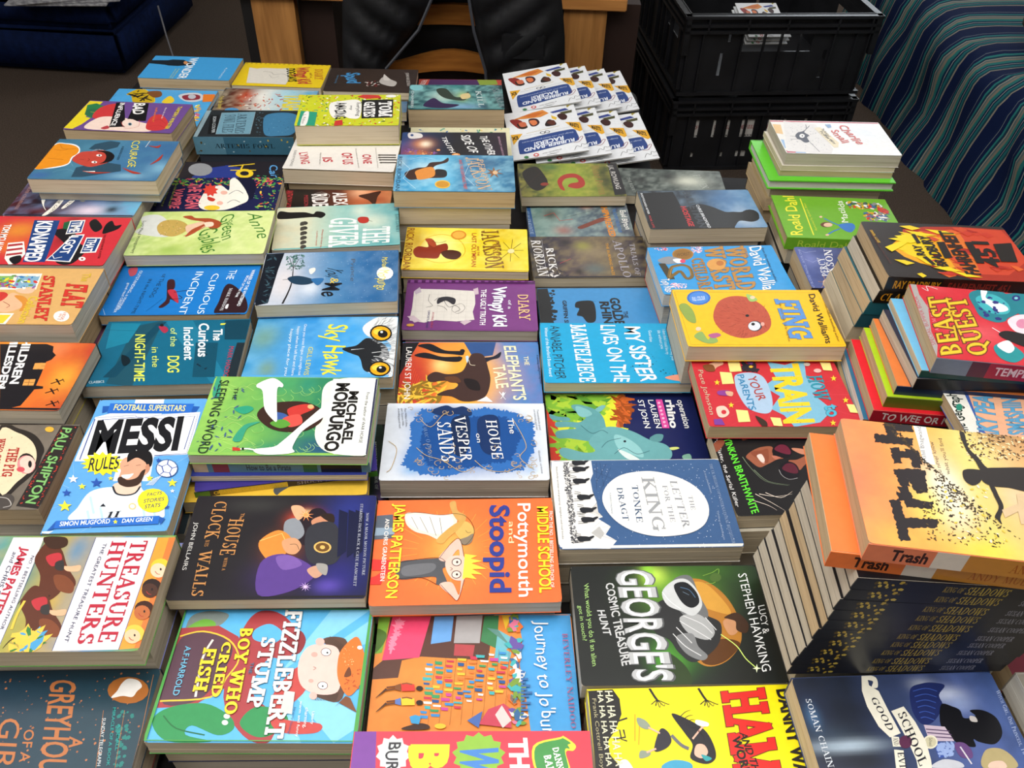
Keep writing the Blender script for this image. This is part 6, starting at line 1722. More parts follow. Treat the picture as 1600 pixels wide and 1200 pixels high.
DESIGN['vegan'] = unpack(r'''
('P',('#1c2048',),0,.1,30,'#252b5c',(),40,28)
('d',('#3f8a4a','#5fa050','#e8c040','#d9503a','#c8446a','#7ab84a'),150,1.9,(-99.9,66.4,100.5,64.9,97.7,36.3,-97.1,40.2),3)
('d',('#3f8a4a','#5fa050','#d9503a','#e8c040'),60,1.6,(48.4,63.7,100.5,64.9,111.2,-66.8,73.4,-66),3)
('d',('#e9eef6',),60,.4,(-99.9,66.4,100.5,64.9,111.2,-66.8,-107.9,-57.8),1)
s#f3efe2|-260 -240 1 257 54 262 194 104 162 -164 -35 352 99 54 220 -359 85 -369 -106 -152 -181 -146 -201 -21 -185 29
p#f0b9a6|132 -198 0 -23 -7 -20 -15 -12 -19 -5 -20 5 -20 14 -15 20 -8 24 0 23 7 20 15 13 19 4 21 -5 19 -14 15 -20
p#f0b9a6|143 139 0 -24 -9 -20 -16 -13 -22 -5 -23 5 -21 15 -16 20 -9 25 0 24 9 20 16 14 22 4 23 -5 21 -14 17 -21
s#c63a2e|-154 15 132 -81 -24 -77 -88 54
l#1f2240,1,1,0|174 86 109 130 124 -108
l#1f2240,1,1,0|197 -199 87 101 117 -80
p#f0c93a|108 -349 -4 -30 -24 -26 -38 -16 -48 -5 -50 7 -45 19 -33 26 -16 31 4 31 23 25 38 17 49 5 50 -7 46 -19 32 -27
p#e0483a|-197 449 47 -87 52 32 8 -98 64 -35 -35 -63 46 -86 -61 1 7 -96 -59 64 -34 -62 -30 97 -61 1 14 85 -59 64 51 33 -29 99 64 -35
s#14162f|111 599 317 50 151 -278 -7 -476 -164 372 -188 330
t#ef6a7a,.05,wob|-544 447 103 -809 201 -4|THE VEGAN
t#ef6a7a,.05,wob|-748 290 52 -646 146 -3|VAMPIRE
t#b8c94a,0,sans|-782 506 43 -786 38 -1|More bite than a bite out of
t#b8c94a,0,sans|-866 464 12 -742 37 -1|More bite than a bite out of
t#b8c94a,0,sans|-950 423 -20 -697 37 -1|More bite than a bite out of
t#b8c94a,0,sans|-1033 381 -53 -653 37 -1|More bite than a bite out of
p#f0c93a|-1157 -345 122 22 -10 -222 -84 -13
''')
DESIGN['worst'] = unpack(r'''
('P',('#2d97d8',),0,.08,25,'#2688ca',(),40,28)
p#a5762a|-307 422 -28 -62 -49 -52 -63 -33 -68 -9 -61 14 -47 37 -24 54 1 62 26 62 48 51 63 34 69 11 62 -14 48 -38 24 -54
p#8f641f|-332 422 -23 -50 -41 -42 -54 -27 -58 -8 -53 12 -40 30 -22 44 1 51 22 50 41 43 53 27 59 9 53 -12 41 -31 22 -44
t#5f4010,.02,sans|-589 367 212 23 19 85|WORST
('d',('#f2cfd8','#e89ab0','#f6e3e6'),70,1.4,(-29.3,64,-12,63.5,-16.2,46,-33.4,46.6),1)
('d',('#f2cfd8','#e89ab0','#f6e3e6'),70,1.4,(-82.6,-32.9,-59.8,-36.2,-60.3,-48.3,-87.9,-46.6),1)
('d',('#c93b3a','#f2cfd8','#e89ab0'),30,1.4,(-90.3,63.4,-70.8,65.1,-66.4,51.9,-87.8,52.6),1)
s#8a8f96|-908 272 188 99 177 -70 53 -87 -153 -36 -170 -14
s#f4f4f4|-667 284 124 17 29 -86 -103 -30
p#d9436a|-478 234 -8 -19 -13 -16 -16 -10 -18 -3 -15 4 -12 12 -5 16 1 20 7 19 13 16 17 11 17 3 16 -5 11 -11 6 -17
p#3a3320|-914 189 106 -5 54 -293 8 -123 -106 -2
l#7a5c1e,5.5,1,0|-834 -207 93 263 84 59 124 16 76 -88 -12 -207 -97 -57 -52 188 -113 -77 -103 -97
l#caa35a,.5,1,0|-818 -187 79 222 89 59 111 12 68 -70 -10 -179
t#3c2c12,.07,slab|-379 295 -72 -1035 184 28|CHILDREN
t#a9772f,.05,slab|-379 295 -72 -1035 184 28|CHILDREN
t#3c2c12,.09,slab|-92 581 -101 -1130 281 28|WORST
t#b5823a,.07,slab|-92 581 -101 -1130 281 28|WORST
t#3c2c12,.09,slab|240 572 -107 -1142 277 28|WORLD
t#b5823a,.07,slab|240 572 -107 -1142 277 28|WORLD
t#b5823a,.04,slab|456 566 -25 -248 104 -3|THE
p#d79a4a|124 120 -26 -58 -45 -48 -56 -30 -59 -9 -54 14 -39 35 -20 50 3 59 26 57 44 49 56 32 60 9 54 -14 40 -35 20 -52
p#b8702a|103 156 -11 -26 -19 -22 -23 -14 -24 -4 -21 6 -16 16 -7 22 2 26 11 26 19 22 23 14 24 4 21 -6 16 -15 7 -23
t#f2f1ee,.02,wob|606 580 -108 -1419 199 31|David Walliams
t#f2f1ee,.02,wob|-971 -228 17 -352 132 9|Tony Ross
t#123a5c,0,sans|810 556 -52 -912 42 -1|from the number one author
''')
DESIGN['matilda'] = unpack(r'''
('P',('#6fae2c',),0,.05,30,'#68a828',(),40,28)
t#f0e63a,.02,wob|-700 -582 125 1245 -188 -13|Roald Dahl
l#f0e63a,1.8,0,0|-495 588 -39 -1159
t#e0d83a,0,wob|-439 -421 -3 854 -32 -2|Illustrated by Quentin Blake
t#f4f3ea,0,wob|149 -136 76 697 -108 -8|Matilda
s#3f7ac4|-45 -223 228 65 33 -120 -109 -162 -93 41
l#3f7ac4,2.6,0,0|-27 -256 -106 100 -104 117
l#3f7ac4,2.6,0,0|-50 -345 -125 -81 -117 -104
p#6a4030|-144 -230 -16 -33 -29 -29 -37 -21 -41 -9 -37 4 -28 16 -15 25 0 32 15 33 29 29 37 21 41 10 38 -4 28 -16 15 -26
p#e6c0a0|-145 -235 -12 -25 -22 -23 -28 -15 -29 -7 -28 3 -20 12 -12 20 1 24 12 25 21 22 28 16 30 7 27 -3 21 -12 11 -20
p#e6c0a0|-253 5 -5 -12 -8 -10 -10 -8 -11 -3 -10 2 -7 6 -4 9 1 12 5 12 8 10 11 8 11 3 10 -2 7 -6 3 -9
p#e6c0a0|-280 -553 -5 -11 -9 -10 -12 -7 -12 -3 -12 1 -8 6 -5 9 0 11 5 11 10 10 11 7 13 3 12 -2 8 -5 5 -9
('d',('#c93b2c','#e8e4da','#3a6a9a','#d9a82c','#5a5a60','#8a8a8a','#2a6a4a','#f2f0ea'),90,2.6,(28.7,54,83,52.7,85.9,34.6,27.9,30.4),2)
('d',('#c93b2c','#e8e4da','#3a6a9a','#d9a82c','#5a5a60','#8a8a8a','#f2f0ea'),80,2.6,(49.1,19.1,87.5,21.9,85.2,-3.5,48,-3.7),2)
('d',('#c93b2c','#b02a24'),16,3,(78.4,36.7,90.6,32.4,87.5,21.9,77.3,23.7),2)
''')
DESIGN['potty'] = unpack(r'''
('P',('#f4713c',),0,.1,30,'#e8602a',((-15.7,-3.2,40.4,46.3,'#f79a45',.9),(-15.7,5,17,20.4,'#fbb45a',.8)),40,28)
l#fbb552,.35,0,0|190 -46 219 -24
l#fbb552,.35,0,0|169 -111 202 -75
l#fbb552,.35,0,0|129 -169 175 -121
l#fbb552,.35,0,0|74 -218 139 -158
l#fbb552,.35,0,0|6 -254 97 -186
l#fbb552,.35,0,0|-70 -278 51 -202
l#fbb552,.35,0,0|-152 -286 4 -209
l#fbb552,.35,0,0|-233 -279 -45 -205
l#fbb552,.35,0,0|-311 -258 -91 -189
l#fbb552,.35,0,0|-380 -222 -134 -163
l#fbb552,.35,0,0|-438 -175 -171 -126
l#fbb552,.35,0,0|-480 -117 -200 -82
l#fbb552,.35,0,0|-504 -53 -219 -31
l#fbb552,.35,0,0|-509 14 -225 25
l#fbb552,.35,0,0|-493 81 -218 82
l#fbb552,.35,0,0|-456 143 -198 136
l#fbb552,.35,0,0|-402 197 -164 183
l#fbb552,.35,0,0|-332 238 -118 221
l#fbb552,.35,0,0|-251 264 -63 246
l#fbb552,.35,0,0|-164 274 -4 254
l#fbb552,.35,0,0|-76 266 55 247
l#fbb552,.35,0,0|5 241 111 224
l#fbb552,.35,0,0|77 201 158 188
l#fbb552,.35,0,0|134 149 193 141
l#fbb552,.35,0,0|173 88 215 87
l#fbb552,.35,0,0|192 21 223 32
p#5b6470|-960 461 172 17 22 -322 -207 -15
p#8fa3b4|-959 298 198 -2 6 -88 -209 -16
s#e9ddcc|-650 484 135 10 234 -37 171 10 16 -136 -36 -99 -113 -118 -156 76 -133 45 -101 100
s#f3ebe0|-622 461 252 -3 215 -25 8 -146 -148 -87 -212 68 -101 90
l#5a5148,.5,0,0|-585 437 78 -169
l#5a5148,.5,0,0|-495 436 95 -213
l#5a5148,.5,0,0|-388 435 76 -256
l#5a5148,.5,0,0|-280 423 37 -266
s#cfa05a|-173 621 64 23 26 -130 88 -71 -19 -90 -71 23 -61 115
s#d9b161|-103 331 107 33 76 -79 6 -109 -72 -85 -76 43 -51 98
s#d0a254|-311 115 120 150 106 88 89 45 -73 -134 -105 -108 -68 -84
s#8a7b68|-71 113 87 42 67 42 -17 -106 -70 -42
l#3b2a16,.4,1,0|1 242 25 -33 35 10
l#3b2a16,.5,1,0|-650 484 135 15 234 -42 171 15 115 -40 76 -125 5 -131 -90 -127 -67 64
p#e33b36|-982 -108 203 -21 10 -135 -198 -158 9 68 119 102 -113 1
p#e33b36|-973 -338 146 52 -27 -136 -117 0
s#55565a|-687 -158 229 34 170 11 110 12 -10 -107 -49 -47 49 -170 -106 -11 -11 90 -146 0 -233 -10
s#6f7074|-634 -206 277 34 51 -59 -88 -69 -234 -22
s#eebfae|-278 -108 142 192 72 37 47 -211 -41 -48 -18 134 -112 -145
s#eebfae|-265 -436 125 21 74 -153 24 220 28 -34 -62 -239 -74 54
s#f0c6b5|-208 -161 70 72 121 -13 16 -131 -13 -149 -106 1 -68 91
p#f2e04a|-7 -66 130 -25 -71 -36 118 -32 -110 -27 155 -71 -147 0 104 -69 -116 12 56 -68 -106 23 -39 -23 13 149
p#2b2119|-41 -167 -4 -20 -12 -16 -16 -12 -20 -3 -20 4 -16 11 -11 17 -4 20 4 20 11 17 17 11 20 4 20 -4 17 -12 11 -17
p#f7d8cc|-49 -167 -3 -16 -10 -14 -14 -9 -17 -3 -17 3 -14 10 -9 13 -3 17 3 16 10 14 14 9 17 3 17 -3 14 -9 9 -14
p#2b2119|-44 -320 -4 -20 -11 -16 -17 -10 -19 -4 -19 4 -17 11 -10 16 -4 19 4 19 11 17 17 11 19 3 20 -4 16 -11 11 -16
p#f7d8cc|-52 -320 -3 -16 -10 -13 -14 -9 -16 -3 -16 3 -14 9 -9 13 -3 16 3 16 10 13 14 9 16 3 17 -3 13 -9 9 -14
p#2b2119|-75 -167 -1 -5 -2 -5 -4 -3 -5 -1 -4 1 -4 3 -3 5 0 6 1 5 2 5 4 3 5 1 4 -1 4 -4 3 -4
p#2b2119|-77 -320 -1 -5 -2 -5 -4 -3 -5 -1 -4 1 -4 3 -2 5 -1 5 1 5 2 5 4 3 5 1 4 -2 4 -3 2 -4
l#3b2a16,.5,1,0|-158 -232 23 -19 -24 -18
l#2b1a10,.45,1,0|-268 -108 132 204 78 25 41 -216
l#2b1a10,.45,1,0|-255 -436 114 -142 65 -43 62 239
l#2b1a10,.5,1,0|-687 -158 228 39 181 11 70 -48
l#2b1a10,.5,1,0|-684 -360 233 10 157 -86
t#a8481a,.065,sans|-769 620 -27 -1206 110 -1|JAMES PATTERSON
t#f8e33c,.035,sans|-769 620 -27 -1206 110 -1|JAMES PATTERSON
t#fff6ec,.01,sans|-863 414 -2 -796 43 0|AND CHRIS GRABENSTEIN
t#33408f,.055,sans|273 581 -24 -1128 202 -2|Stoopid
t#ffe9b0,0,sans|472 348 -16 -286 56 0|and
t#fbf5ee,.02,sans|578 597 -45 -1202 137 -1|Pottymouth
t#b5521a,.06,sans|790 548 -46 -1112 115 -1|MIDDLE SCHOOL
t#f7e230,.04,sans|790 548 -46 -1112 115 -1|MIDDLE SCHOOL
t#fff2e6,.01,sans|918 481 -59 -981 36 0|FROM THE NO. 1 BESTSELLING AUTHOR OF
''')
DESIGN['youme'] = unpack(r'''
('P',('#cdd0d6','#9fb4cc','#4f84b0','#2b659a','#275c8c'),0,.25,14,'#7fa2c4',((-64.1,-8.5,23.8,61.5,'#d9d3d3',.9),(-26.2,-25.8,16.4,21.6,'#e9ecf0',.7),(17.4,3.8,37.1,22.3,'#4f86b4',.4)),50,30)
p#141a24|-1022 684 306 -30 -47 -446 -47 -806 -187 -65
('d',('#2b3f4a','#3a5560'),40,1.1,(-92.5,62.1,-83.3,63.8,-80.9,-61.3,-90.2,-57.1),4)
('d',('#e6eef6',),160,.35,(-38.3,64,97.6,62.4,97.2,-65.5,-38.8,-61.3),1)
l#1d1c1e,2.8,1,1|-609 -622 44 224 31 269 -12 360 -34 290
l#1d1c1e,.8,0,0|-557 272 -75 252
l#1d1c1e,.8,0,0|-548 231 61 244 56 40
l#1d1c1e,.6,0,0|-568 396 50 165
('d',('#3f6b66','#2f5a50','#5a8078'),60,1.3,(-68.4,56.8,-40.3,59.8,-39.4,22.4,-63.5,19.4),2.4)
s#1f3b52|-603 -8 132 54 190 -68 75 -83 -108 -73 -184 28
s#2f6aa0|-257 -43 160 13 5 -80 -61 -95 -61 62
s#efe7da|-311 200 78 37 11 -81 -56 -79
p#f6f4ee|919 45 -8 -61 -25 -51 -38 -33 -46 -10 -46 14 -40 37 -27 53 -11 62 7 61 25 52 38 33 46 11 47 -15 40 -37 28 -54
l#1a1a1c,.7,0,0|-668 -45 113 15
t#1b1c22,.02,wob|-77 -150 8 -328 240 -11|Me
t#e0c14a,0,sans|18 -35 -2 -138 115 -5|&
t#24303a,-.01,wob|-72 271 30 -264 240 -112|You,
t#5a6068,-.01,wob|281 442 29 -570 59 -3|Prince
t#e6d65a,0,wob|703 135 -8 -494 152 -7|Morpurgo
t#e6d65a,0,wob|741 464 20 -291 83 -4|Michael
''')
DESIGN['shock'] = unpack(r'''
('P',('#3a2f80',),0,.1,30,'#2c2a70',(),40,28)
l#5a4a9a,.6,1,0|-564 -454 217 -132 284 -7
''')
DESIGN['pj2'] = unpack(r'''
('P',('#3a4a8c','#26284a','#1c1c30'),0,.4,14,'#5a6aa8',((-82.5,20.9,13.8,21.2,'#7f8ac8',.6),),40,28)
t#f2f1ee,0,serif|-640 -221 49 483 -112 -16|PERCY
t#f2f1ee,0,serif|-640 -221 49 483 -112 -16|PERCY
t#e9e6e4,.02,serif|-605 -559 188 1045 -118 -4|JACKSON
t#8a6a4a,0,serif|-410 -192 117 552 -56 -2|AND THE
t#9aa4d0,0,sans|-946 -610 39 1076 -35 -1|HALF BLOOD PRINCE... BOOK ONE
p#d9b89a|-692 -384 -12 -28 -16 -24 -20 -16 -20 -6 -16 4 -12 15 -3 23 3 28 12 28 16 24 20 16 20 7 17 -5 11 -16 4 -23
l#b8886a,.8,0,0|-743 -398 119 4
l#b8886a,.8,0,0|-743 -398 9 -158
l#b8886a,.8,0,0|-743 -398 -110 -148
l#b8886a,.8,0,0|-743 -398 -110 24
l#b8886a,.8,0,0|-743 -398 11 172
l#b8886a,.8,0,0|-743 -398 120 132
l#c0c8f0,.4,0,0|-932 465 78 -84 186 51
l#c0c8f0,.4,0,0|-899 206 101 -81 121 90
''')
DESIGN['willesden'] = unpack(r'''
('P',('#1e1c20','#d9762a','#e8902e','#d9642a','#b8432c'),0,.2,20,'#e89a3a',((82.2,-3.2,23.4,32.1,'#f0a83a',.8),(53.4,51.6,16.2,21.4,'#d98a5a',.6),(100.6,33.7,8,38.5,'#b04030',.6)),40,28)
p#1d1b1f|-232 594 587 15 110 -46 33 -111 64 -62 -24 -94 -48 -33 25 -212 25 -236 92 -13 13 -43 -96 -16 -41 -297 -64 -28 -154 -36
p#dd9a4e|360 230 136 9 20 -122 -136 -3
l#5a3a22,.6,0,0|382 175 122 3
l#5a3a22,.5,0,0|423 231 26 -115
p#dd9a4e|356 -78 133 9 20 -117 -133 -3
l#5a3a22,.6,0,0|378 -130 119 2
l#5a3a22,.5,0,0|418 -77 26 -110
p#dd9a4e|374 230 76 8 15 -113 -78 -2
t#f2f1ee,.06,sans|-5 863 215 -1026 103 3|CHILDREN
t#f2f1ee,.06,sans|-170 859 264 -1112 93 2|WILLESDEN
t#f2f1ee,.05,sans|45 1051 40 -152 77 2|THE
t#f2f1ee,.04,sans|104 -165 18 -86 48 1|OF
p#2a1a18|699 -144 126 79 12 -11 -126 -79
p#2a1a18|725 -61 28 1 78 -104 -19 -1
l#2a1a18,.7,0,0|813 -53 41 -58
p#2a1a18|699 -317 124 77 12 -11 -124 -77
p#2a1a18|725 -236 27 0 77 -101 -19 -1
l#2a1a18,.7,0,0|811 -229 41 -56
p#2a1a18|795 -540 124 75 11 -11 -123 -75
p#2a1a18|822 -461 26 0 76 -98 -19 -1
l#2a1a18,.7,0,0|907 -454 40 -55
''')
DESIGN['clock'] = unpack(r'''
('P',('#221f24',),0,.1,20,'#33302e',((72.4,41.7,34,42.8,'#2a3480',.95),(69.3,-39.9,31.6,29.7,'#2b2a78',.9),(93.7,-1.2,17,61.8,'#1c2660',.9),(5.8,-38.6,31.9,22.8,'#3a2a5a',.8),(22.5,34.3,16.4,12.3,'#f2552f',.9),(23.5,40.4,6.2,5.3,'#fff0b0',1),(5.6,-3.2,19.8,21.2,'#a2501f',.6),(58.3,-50.9,15,8.9,'#5a49a8',.9),(-66.4,-5.6,39.8,70.9,'#1c1a1c',.8),(-32.6,53.5,34.9,11,'#3a3a38',.7)),60,42)
s#241a22|245 430 165 40 178 -308 -77 -164 -264 7 -129 169
s#c98b6a|309 323 114 58 80 -89 -55 -84 -105 28
s#2c1f1a|386 400 135 5 29 -114 -85 28
s#8b9097|28 304 128 40 97 -173 -50 -100 -137 20
s#e8ab84|60 506 101 15 70 -91 -72 -103
p#ffd9a0|271 394 -1 -13 -5 -12 -10 -7 -13 -2 -13 3 -12 8 -10 11 -5 14 1 13 5 12 10 7 13 2 14 -3 12 -8 9 -11
p#ff9a5a|222 487 19 -72 42 49 -30 -59 69 3 -64 -17 63 -44 -69 31 29 -70 -41 66 -20 -64 6 69 -59 -28 50 41 -71 21 71 -7 -49 61 58 -52
s#dd8a3a|-193 56 174 138 160 -146 -113 -279 -167 123
l#ffce78,.8,0,0|-193 56 215 95 120 -225
s#d29a70|41 51 126 38 83 -101 -48 -104 -103 27
l#3a2a1e,.5,1,0|128 7 66 -1 38 -66
s#32333a|280 212 257 79 138 -297 -66 -237 -264 45
p#e8b765|561 -35 -3 -28 -16 -23 -28 -15 -34 -5 -36 6 -32 17 -23 24 -11 28 2 28 17 23 27 16 35 5 36 -7 32 -17 24 -24
p#6b4a22|542 -35 -3 -22 -13 -18 -21 -11 -27 -4 -28 5 -26 13 -18 19 -9 21 2 22 13 18 22 12 27 4 29 -5 25 -13 18 -19
p#e8b765|496 -34 -1 -9 -4 -8 -8 -5 -10 -2 -10 2 -9 6 -7 8 -4 9 1 10 4 8 8 5 10 1 10 -2 10 -5 6 -8
s#5a3f8a|-134 -227 205 114 281 -125 88 -155 -221 -182 -306 -31
s#7a5aa5|13 -151 160 12 117 -113 -183 -58
s#c99a80|351 -315 101 52 65 -94 -74 -59
s#9d9a94|435 -239 112 -19 5 -123 -77 48
p#e6c3ff|356 -460 11 -48 28 36 -21 -41 48 11 -44 -18 50 -19 -51 12 33 -41 -39 37 4 -47 -12 47 -27 -35 20 40 -47 -10 44 17 -50 19 51 -12 -34 42 40 -38
p#161a3a|582 465 101 -47 35 -505 -81 -78
p#161a3a|685 462 100 -47 31 -505 -82 -77
p#161a3a|760 460 100 -47 27 -504 -82 -78
t#c98b52,.01,sans|-454 422 -8 -88 35 -1|The
t#c58a50,.01,serif|-560 346 -8 -468 151 -4|HOUSE
t#c58a50,0,serif|-508 -156 6 -157 33 -1|WITH A
t#c58a50,.01,serif|-772 592 3 -497 141 -4|CLOCK
t#c58a50,0,serif|-749 69 1 -82 40 -1|IN ITS
t#c58a50,.01,serif|-773 -69 40 -554 120 -3|WALLS
t#d8d6d2,0,sans|-919 303 20 -607 41 -1|JOHN BELLAIRS
t#b9bcc8,0,serif|881 413 32 -801 27 -1|NOW A MAJOR MOTION PICTURE
t#b9bcc8,0,serif|806 540 34 -1061 28 -1|STARRING JACK BLACK & CATE BLANCHETT
''')
DESIGN['percy'] = unpack(r'''
('P',('#2f86b8','#3fa0cc','#5fb8dc','#2b6c9a','#2f7fa8','#2a6a90'),0,.5,10,'#9fd6e8',((-44.2,7.3,28,31,'#d9f0f4',.9),(-22.1,-8.3,21.5,26.5,'#4fb0dc',.8),(-93.9,36.2,13,22.3,'#a8bcc4',.6),(52.2,36.2,32.5,22.3,'#255078',.8)),50,30)
s#3a2018|-848 -16 187 177 160 45 71 156 193 45 104 135 -6 -157 -201 -134 -48 -178 161 22 91 -133 -40 -111 -150 -22 -214 -22 -213 -44
s#d98a3a|-658 73 265 133 44 -311 -243 -132 -59 132
s#1d1a1e|-335 117 173 -22 17 -200 -140 0
l#e6f6fa,.5,0,0|-976 474 208 -335 -94 -332 228 -351
l#e6f6fa,.5,0,0|252 362 -96 -445 170 -330
l#e6f6fa,.5,0,0|-781 474 213 90 220 -90
t#1f4660,.02,sans|-991 564 28 -1174 65 0|RICK RIORDAN
t#1a4a6a,.03,serif|159 564 234 -1130 228 0|JACKSON
t#d9b48a,0,serif|159 564 234 -1130 228 0|JACKSON
t#1a4a6a,.02,serif|367 497 106 -822 108 0|PERCY
t#d9b48a,0,serif|367 497 106 -822 108 0|PERCY
t#d05a4a,.02,sans|53 474 104 -1019 54 0|AND THE LIGHTNING THIEF
p#e8b83c|-72 -391 -8 -55 -26 -46 -41 -31 -49 -10 -49 10 -43 31 -29 46 -12 55 8 55 26 46 41 31 49 11 50 -11 43 -31 29 -46
p#c98f2a|-93 -391 -7 -42 -22 -36 -34 -23 -41 -9 -41 9 -35 23 -25 36 -9 42 6 42 22 36 34 23 41 9 42 -9 35 -23 25 -36
p#8a5a34|655 228 26 -140 102 65 -72 -110 107 -59 -116 3 31 -138 -72 113 -68 -113 25 138 -115 -3 103 59 -76 110 105 -65
p#d9b48a|724 28 -3 -25 -9 -22 -13 -14 -17 -5 -16 5 -15 14 -10 22 -3 25 2 26 9 21 14 15 16 5 17 -5 14 -15 10 -21
''')
DESIGN['anne'] = unpack(r'''
('P',('#9dbb6a','#c4d27a','#b8cf7a','#cfdc8e'),0,.55,9,'#dfe6a6',((-36.8,-48.6,27.3,19.8,'#8fb04a',.8),(16.7,-38.9,18.5,16.7,'#8fb04a',.7)),50,30)
s#c9ccc6|-1012 470 237 57 196 -215 124 -369 -180 -50 -363 126 50 187
s#b89a4f|-717 212 79 146 197 6 174 -139 9 -186 -141 -139 -174 40 -91 88
('d',('#8a7a3a','#d9b48a','#c9a86a','#7a8a4a'),60,1,(-71.2,35.6,-28.5,32,-24.1,-5.1,-62.1,-6.2),1)
s#dcb89a|-283 177 130 99 139 52 103 -21 17 -119 -115 -50 -105 -95 -80 -93
s#a34a2a|-386 464 121 28 87 -71 228 -18 162 -93 40 -118 -105 -119 -139 112 -114 -188 -123 -115 59 205 164 193 -238 90
s#edceb5|-19 280 122 13 27 -104 -93 -31
l#b5563a,1.4,1,0|-257 -97 147 117 122 142
t#33452a,0,wob|-970 349 51 -910 49 1|Lucy Maud Montgomery
t#3f7a2f,-.01,wob|575 542 299 -724 212 6|Anne
t#3f7a2f,-.01,wob|335 357 19 -153 79 2|of
t#3f7a2f,-.01,wob|185 431 165 -662 186 125|Green
t#3f7a2f,-.01,wob|-71 44 195 -633 256 100|Gables
''')
DESIGN['kidnapped'] = unpack(r'''
('P',('#c9343c','#c8323c'),0,.12,20,'#b02a34',((-54.1,26.2,33.3,25.8,'#d98a32',.9),(-50.5,-16.3,27,21.1,'#d9742a',.8),(15.3,28.1,11.1,53.9,'#2a1a1c',.7)),40,28)
s#14161a|660 450 57 114 91 -133 87 25 -12 -111 -88 -91 -102 -46
s#17191c|402 510 63 92 170 -220 -49 -133 -100 85
p#1d5a3a|26 500 101 47 95 -132 -53 -177 -86 41
s#1b1a1e|-39 232 129 91 210 -125 159 -253 149 -163 -51 -365 -162 -44 -147 156 134 124 -150 286
p#1f4079|-432 550 379 1 209 -1120 -302 -7
t#f3f1ec,.05,sans|-368 525 230 -1093 216 6|KIDNAPPED
p#e9e6e0|103 547 216 28 66 -353 -216 -50
p#1f4079|123 525 191 19 51 -301 -188 -40
t#f3f1ec,.05,sans|152 512 43 -282 135 22|TIME
p#e9e6e0|269 153 177 27 60 -745 -357 32
p#1f4079|290 128 143 21 45 -687 -313 33
t#f3f1ec,.05,sans|250 110 20 -459 122 16|I GOT
l#f3f1ec,1.3,0,0|344 -429 -96 -42 -52 79
p#e9e6e0|499 95 230 6 42 -398 -217 -25
p#1f4079|521 65 195 6 28 -339 -181 -17
t#f3f1ec,.05,sans|550 49 31 -318 115 3|THAT
p#e6e3dc|-562 -81 210 47 154 -327 -15 -240 -86 -61 -139 174
p#a8343a|-545 -122 187 46 31 -49 -198 -55
p#a8343a|-511 -246 199 55 31 -49 -211 -63
p#a8343a|-465 -367 203 53 19 -48 -204 -62
s#1c1c20|-371 -486 122 83 64 -158 -56 -80
p#f2efe8|690 -473 4 -21 -5 -18 -11 -13 -17 -4 -21 3 -20 12 -17 18 -11 21 -4 21 5 19 11 12 17 5 21 -4 20 -12 17 -17
p#8a2a30|659 -473 2 -10 -1 -7 -4 -6 -6 -2 -8 2 -8 5 -6 8 -5 9 -2 9 2 8 4 5 6 2 7 -2 8 -5 6 -7
t#f3f1ec,.05,sans|-812 409 176 -902 98 3|TOM MCLAUGHLIN
t#2a1416,0,sans|724 187 125 -644 32 1|YOU VOTE FOR ME, A VOTER
''')
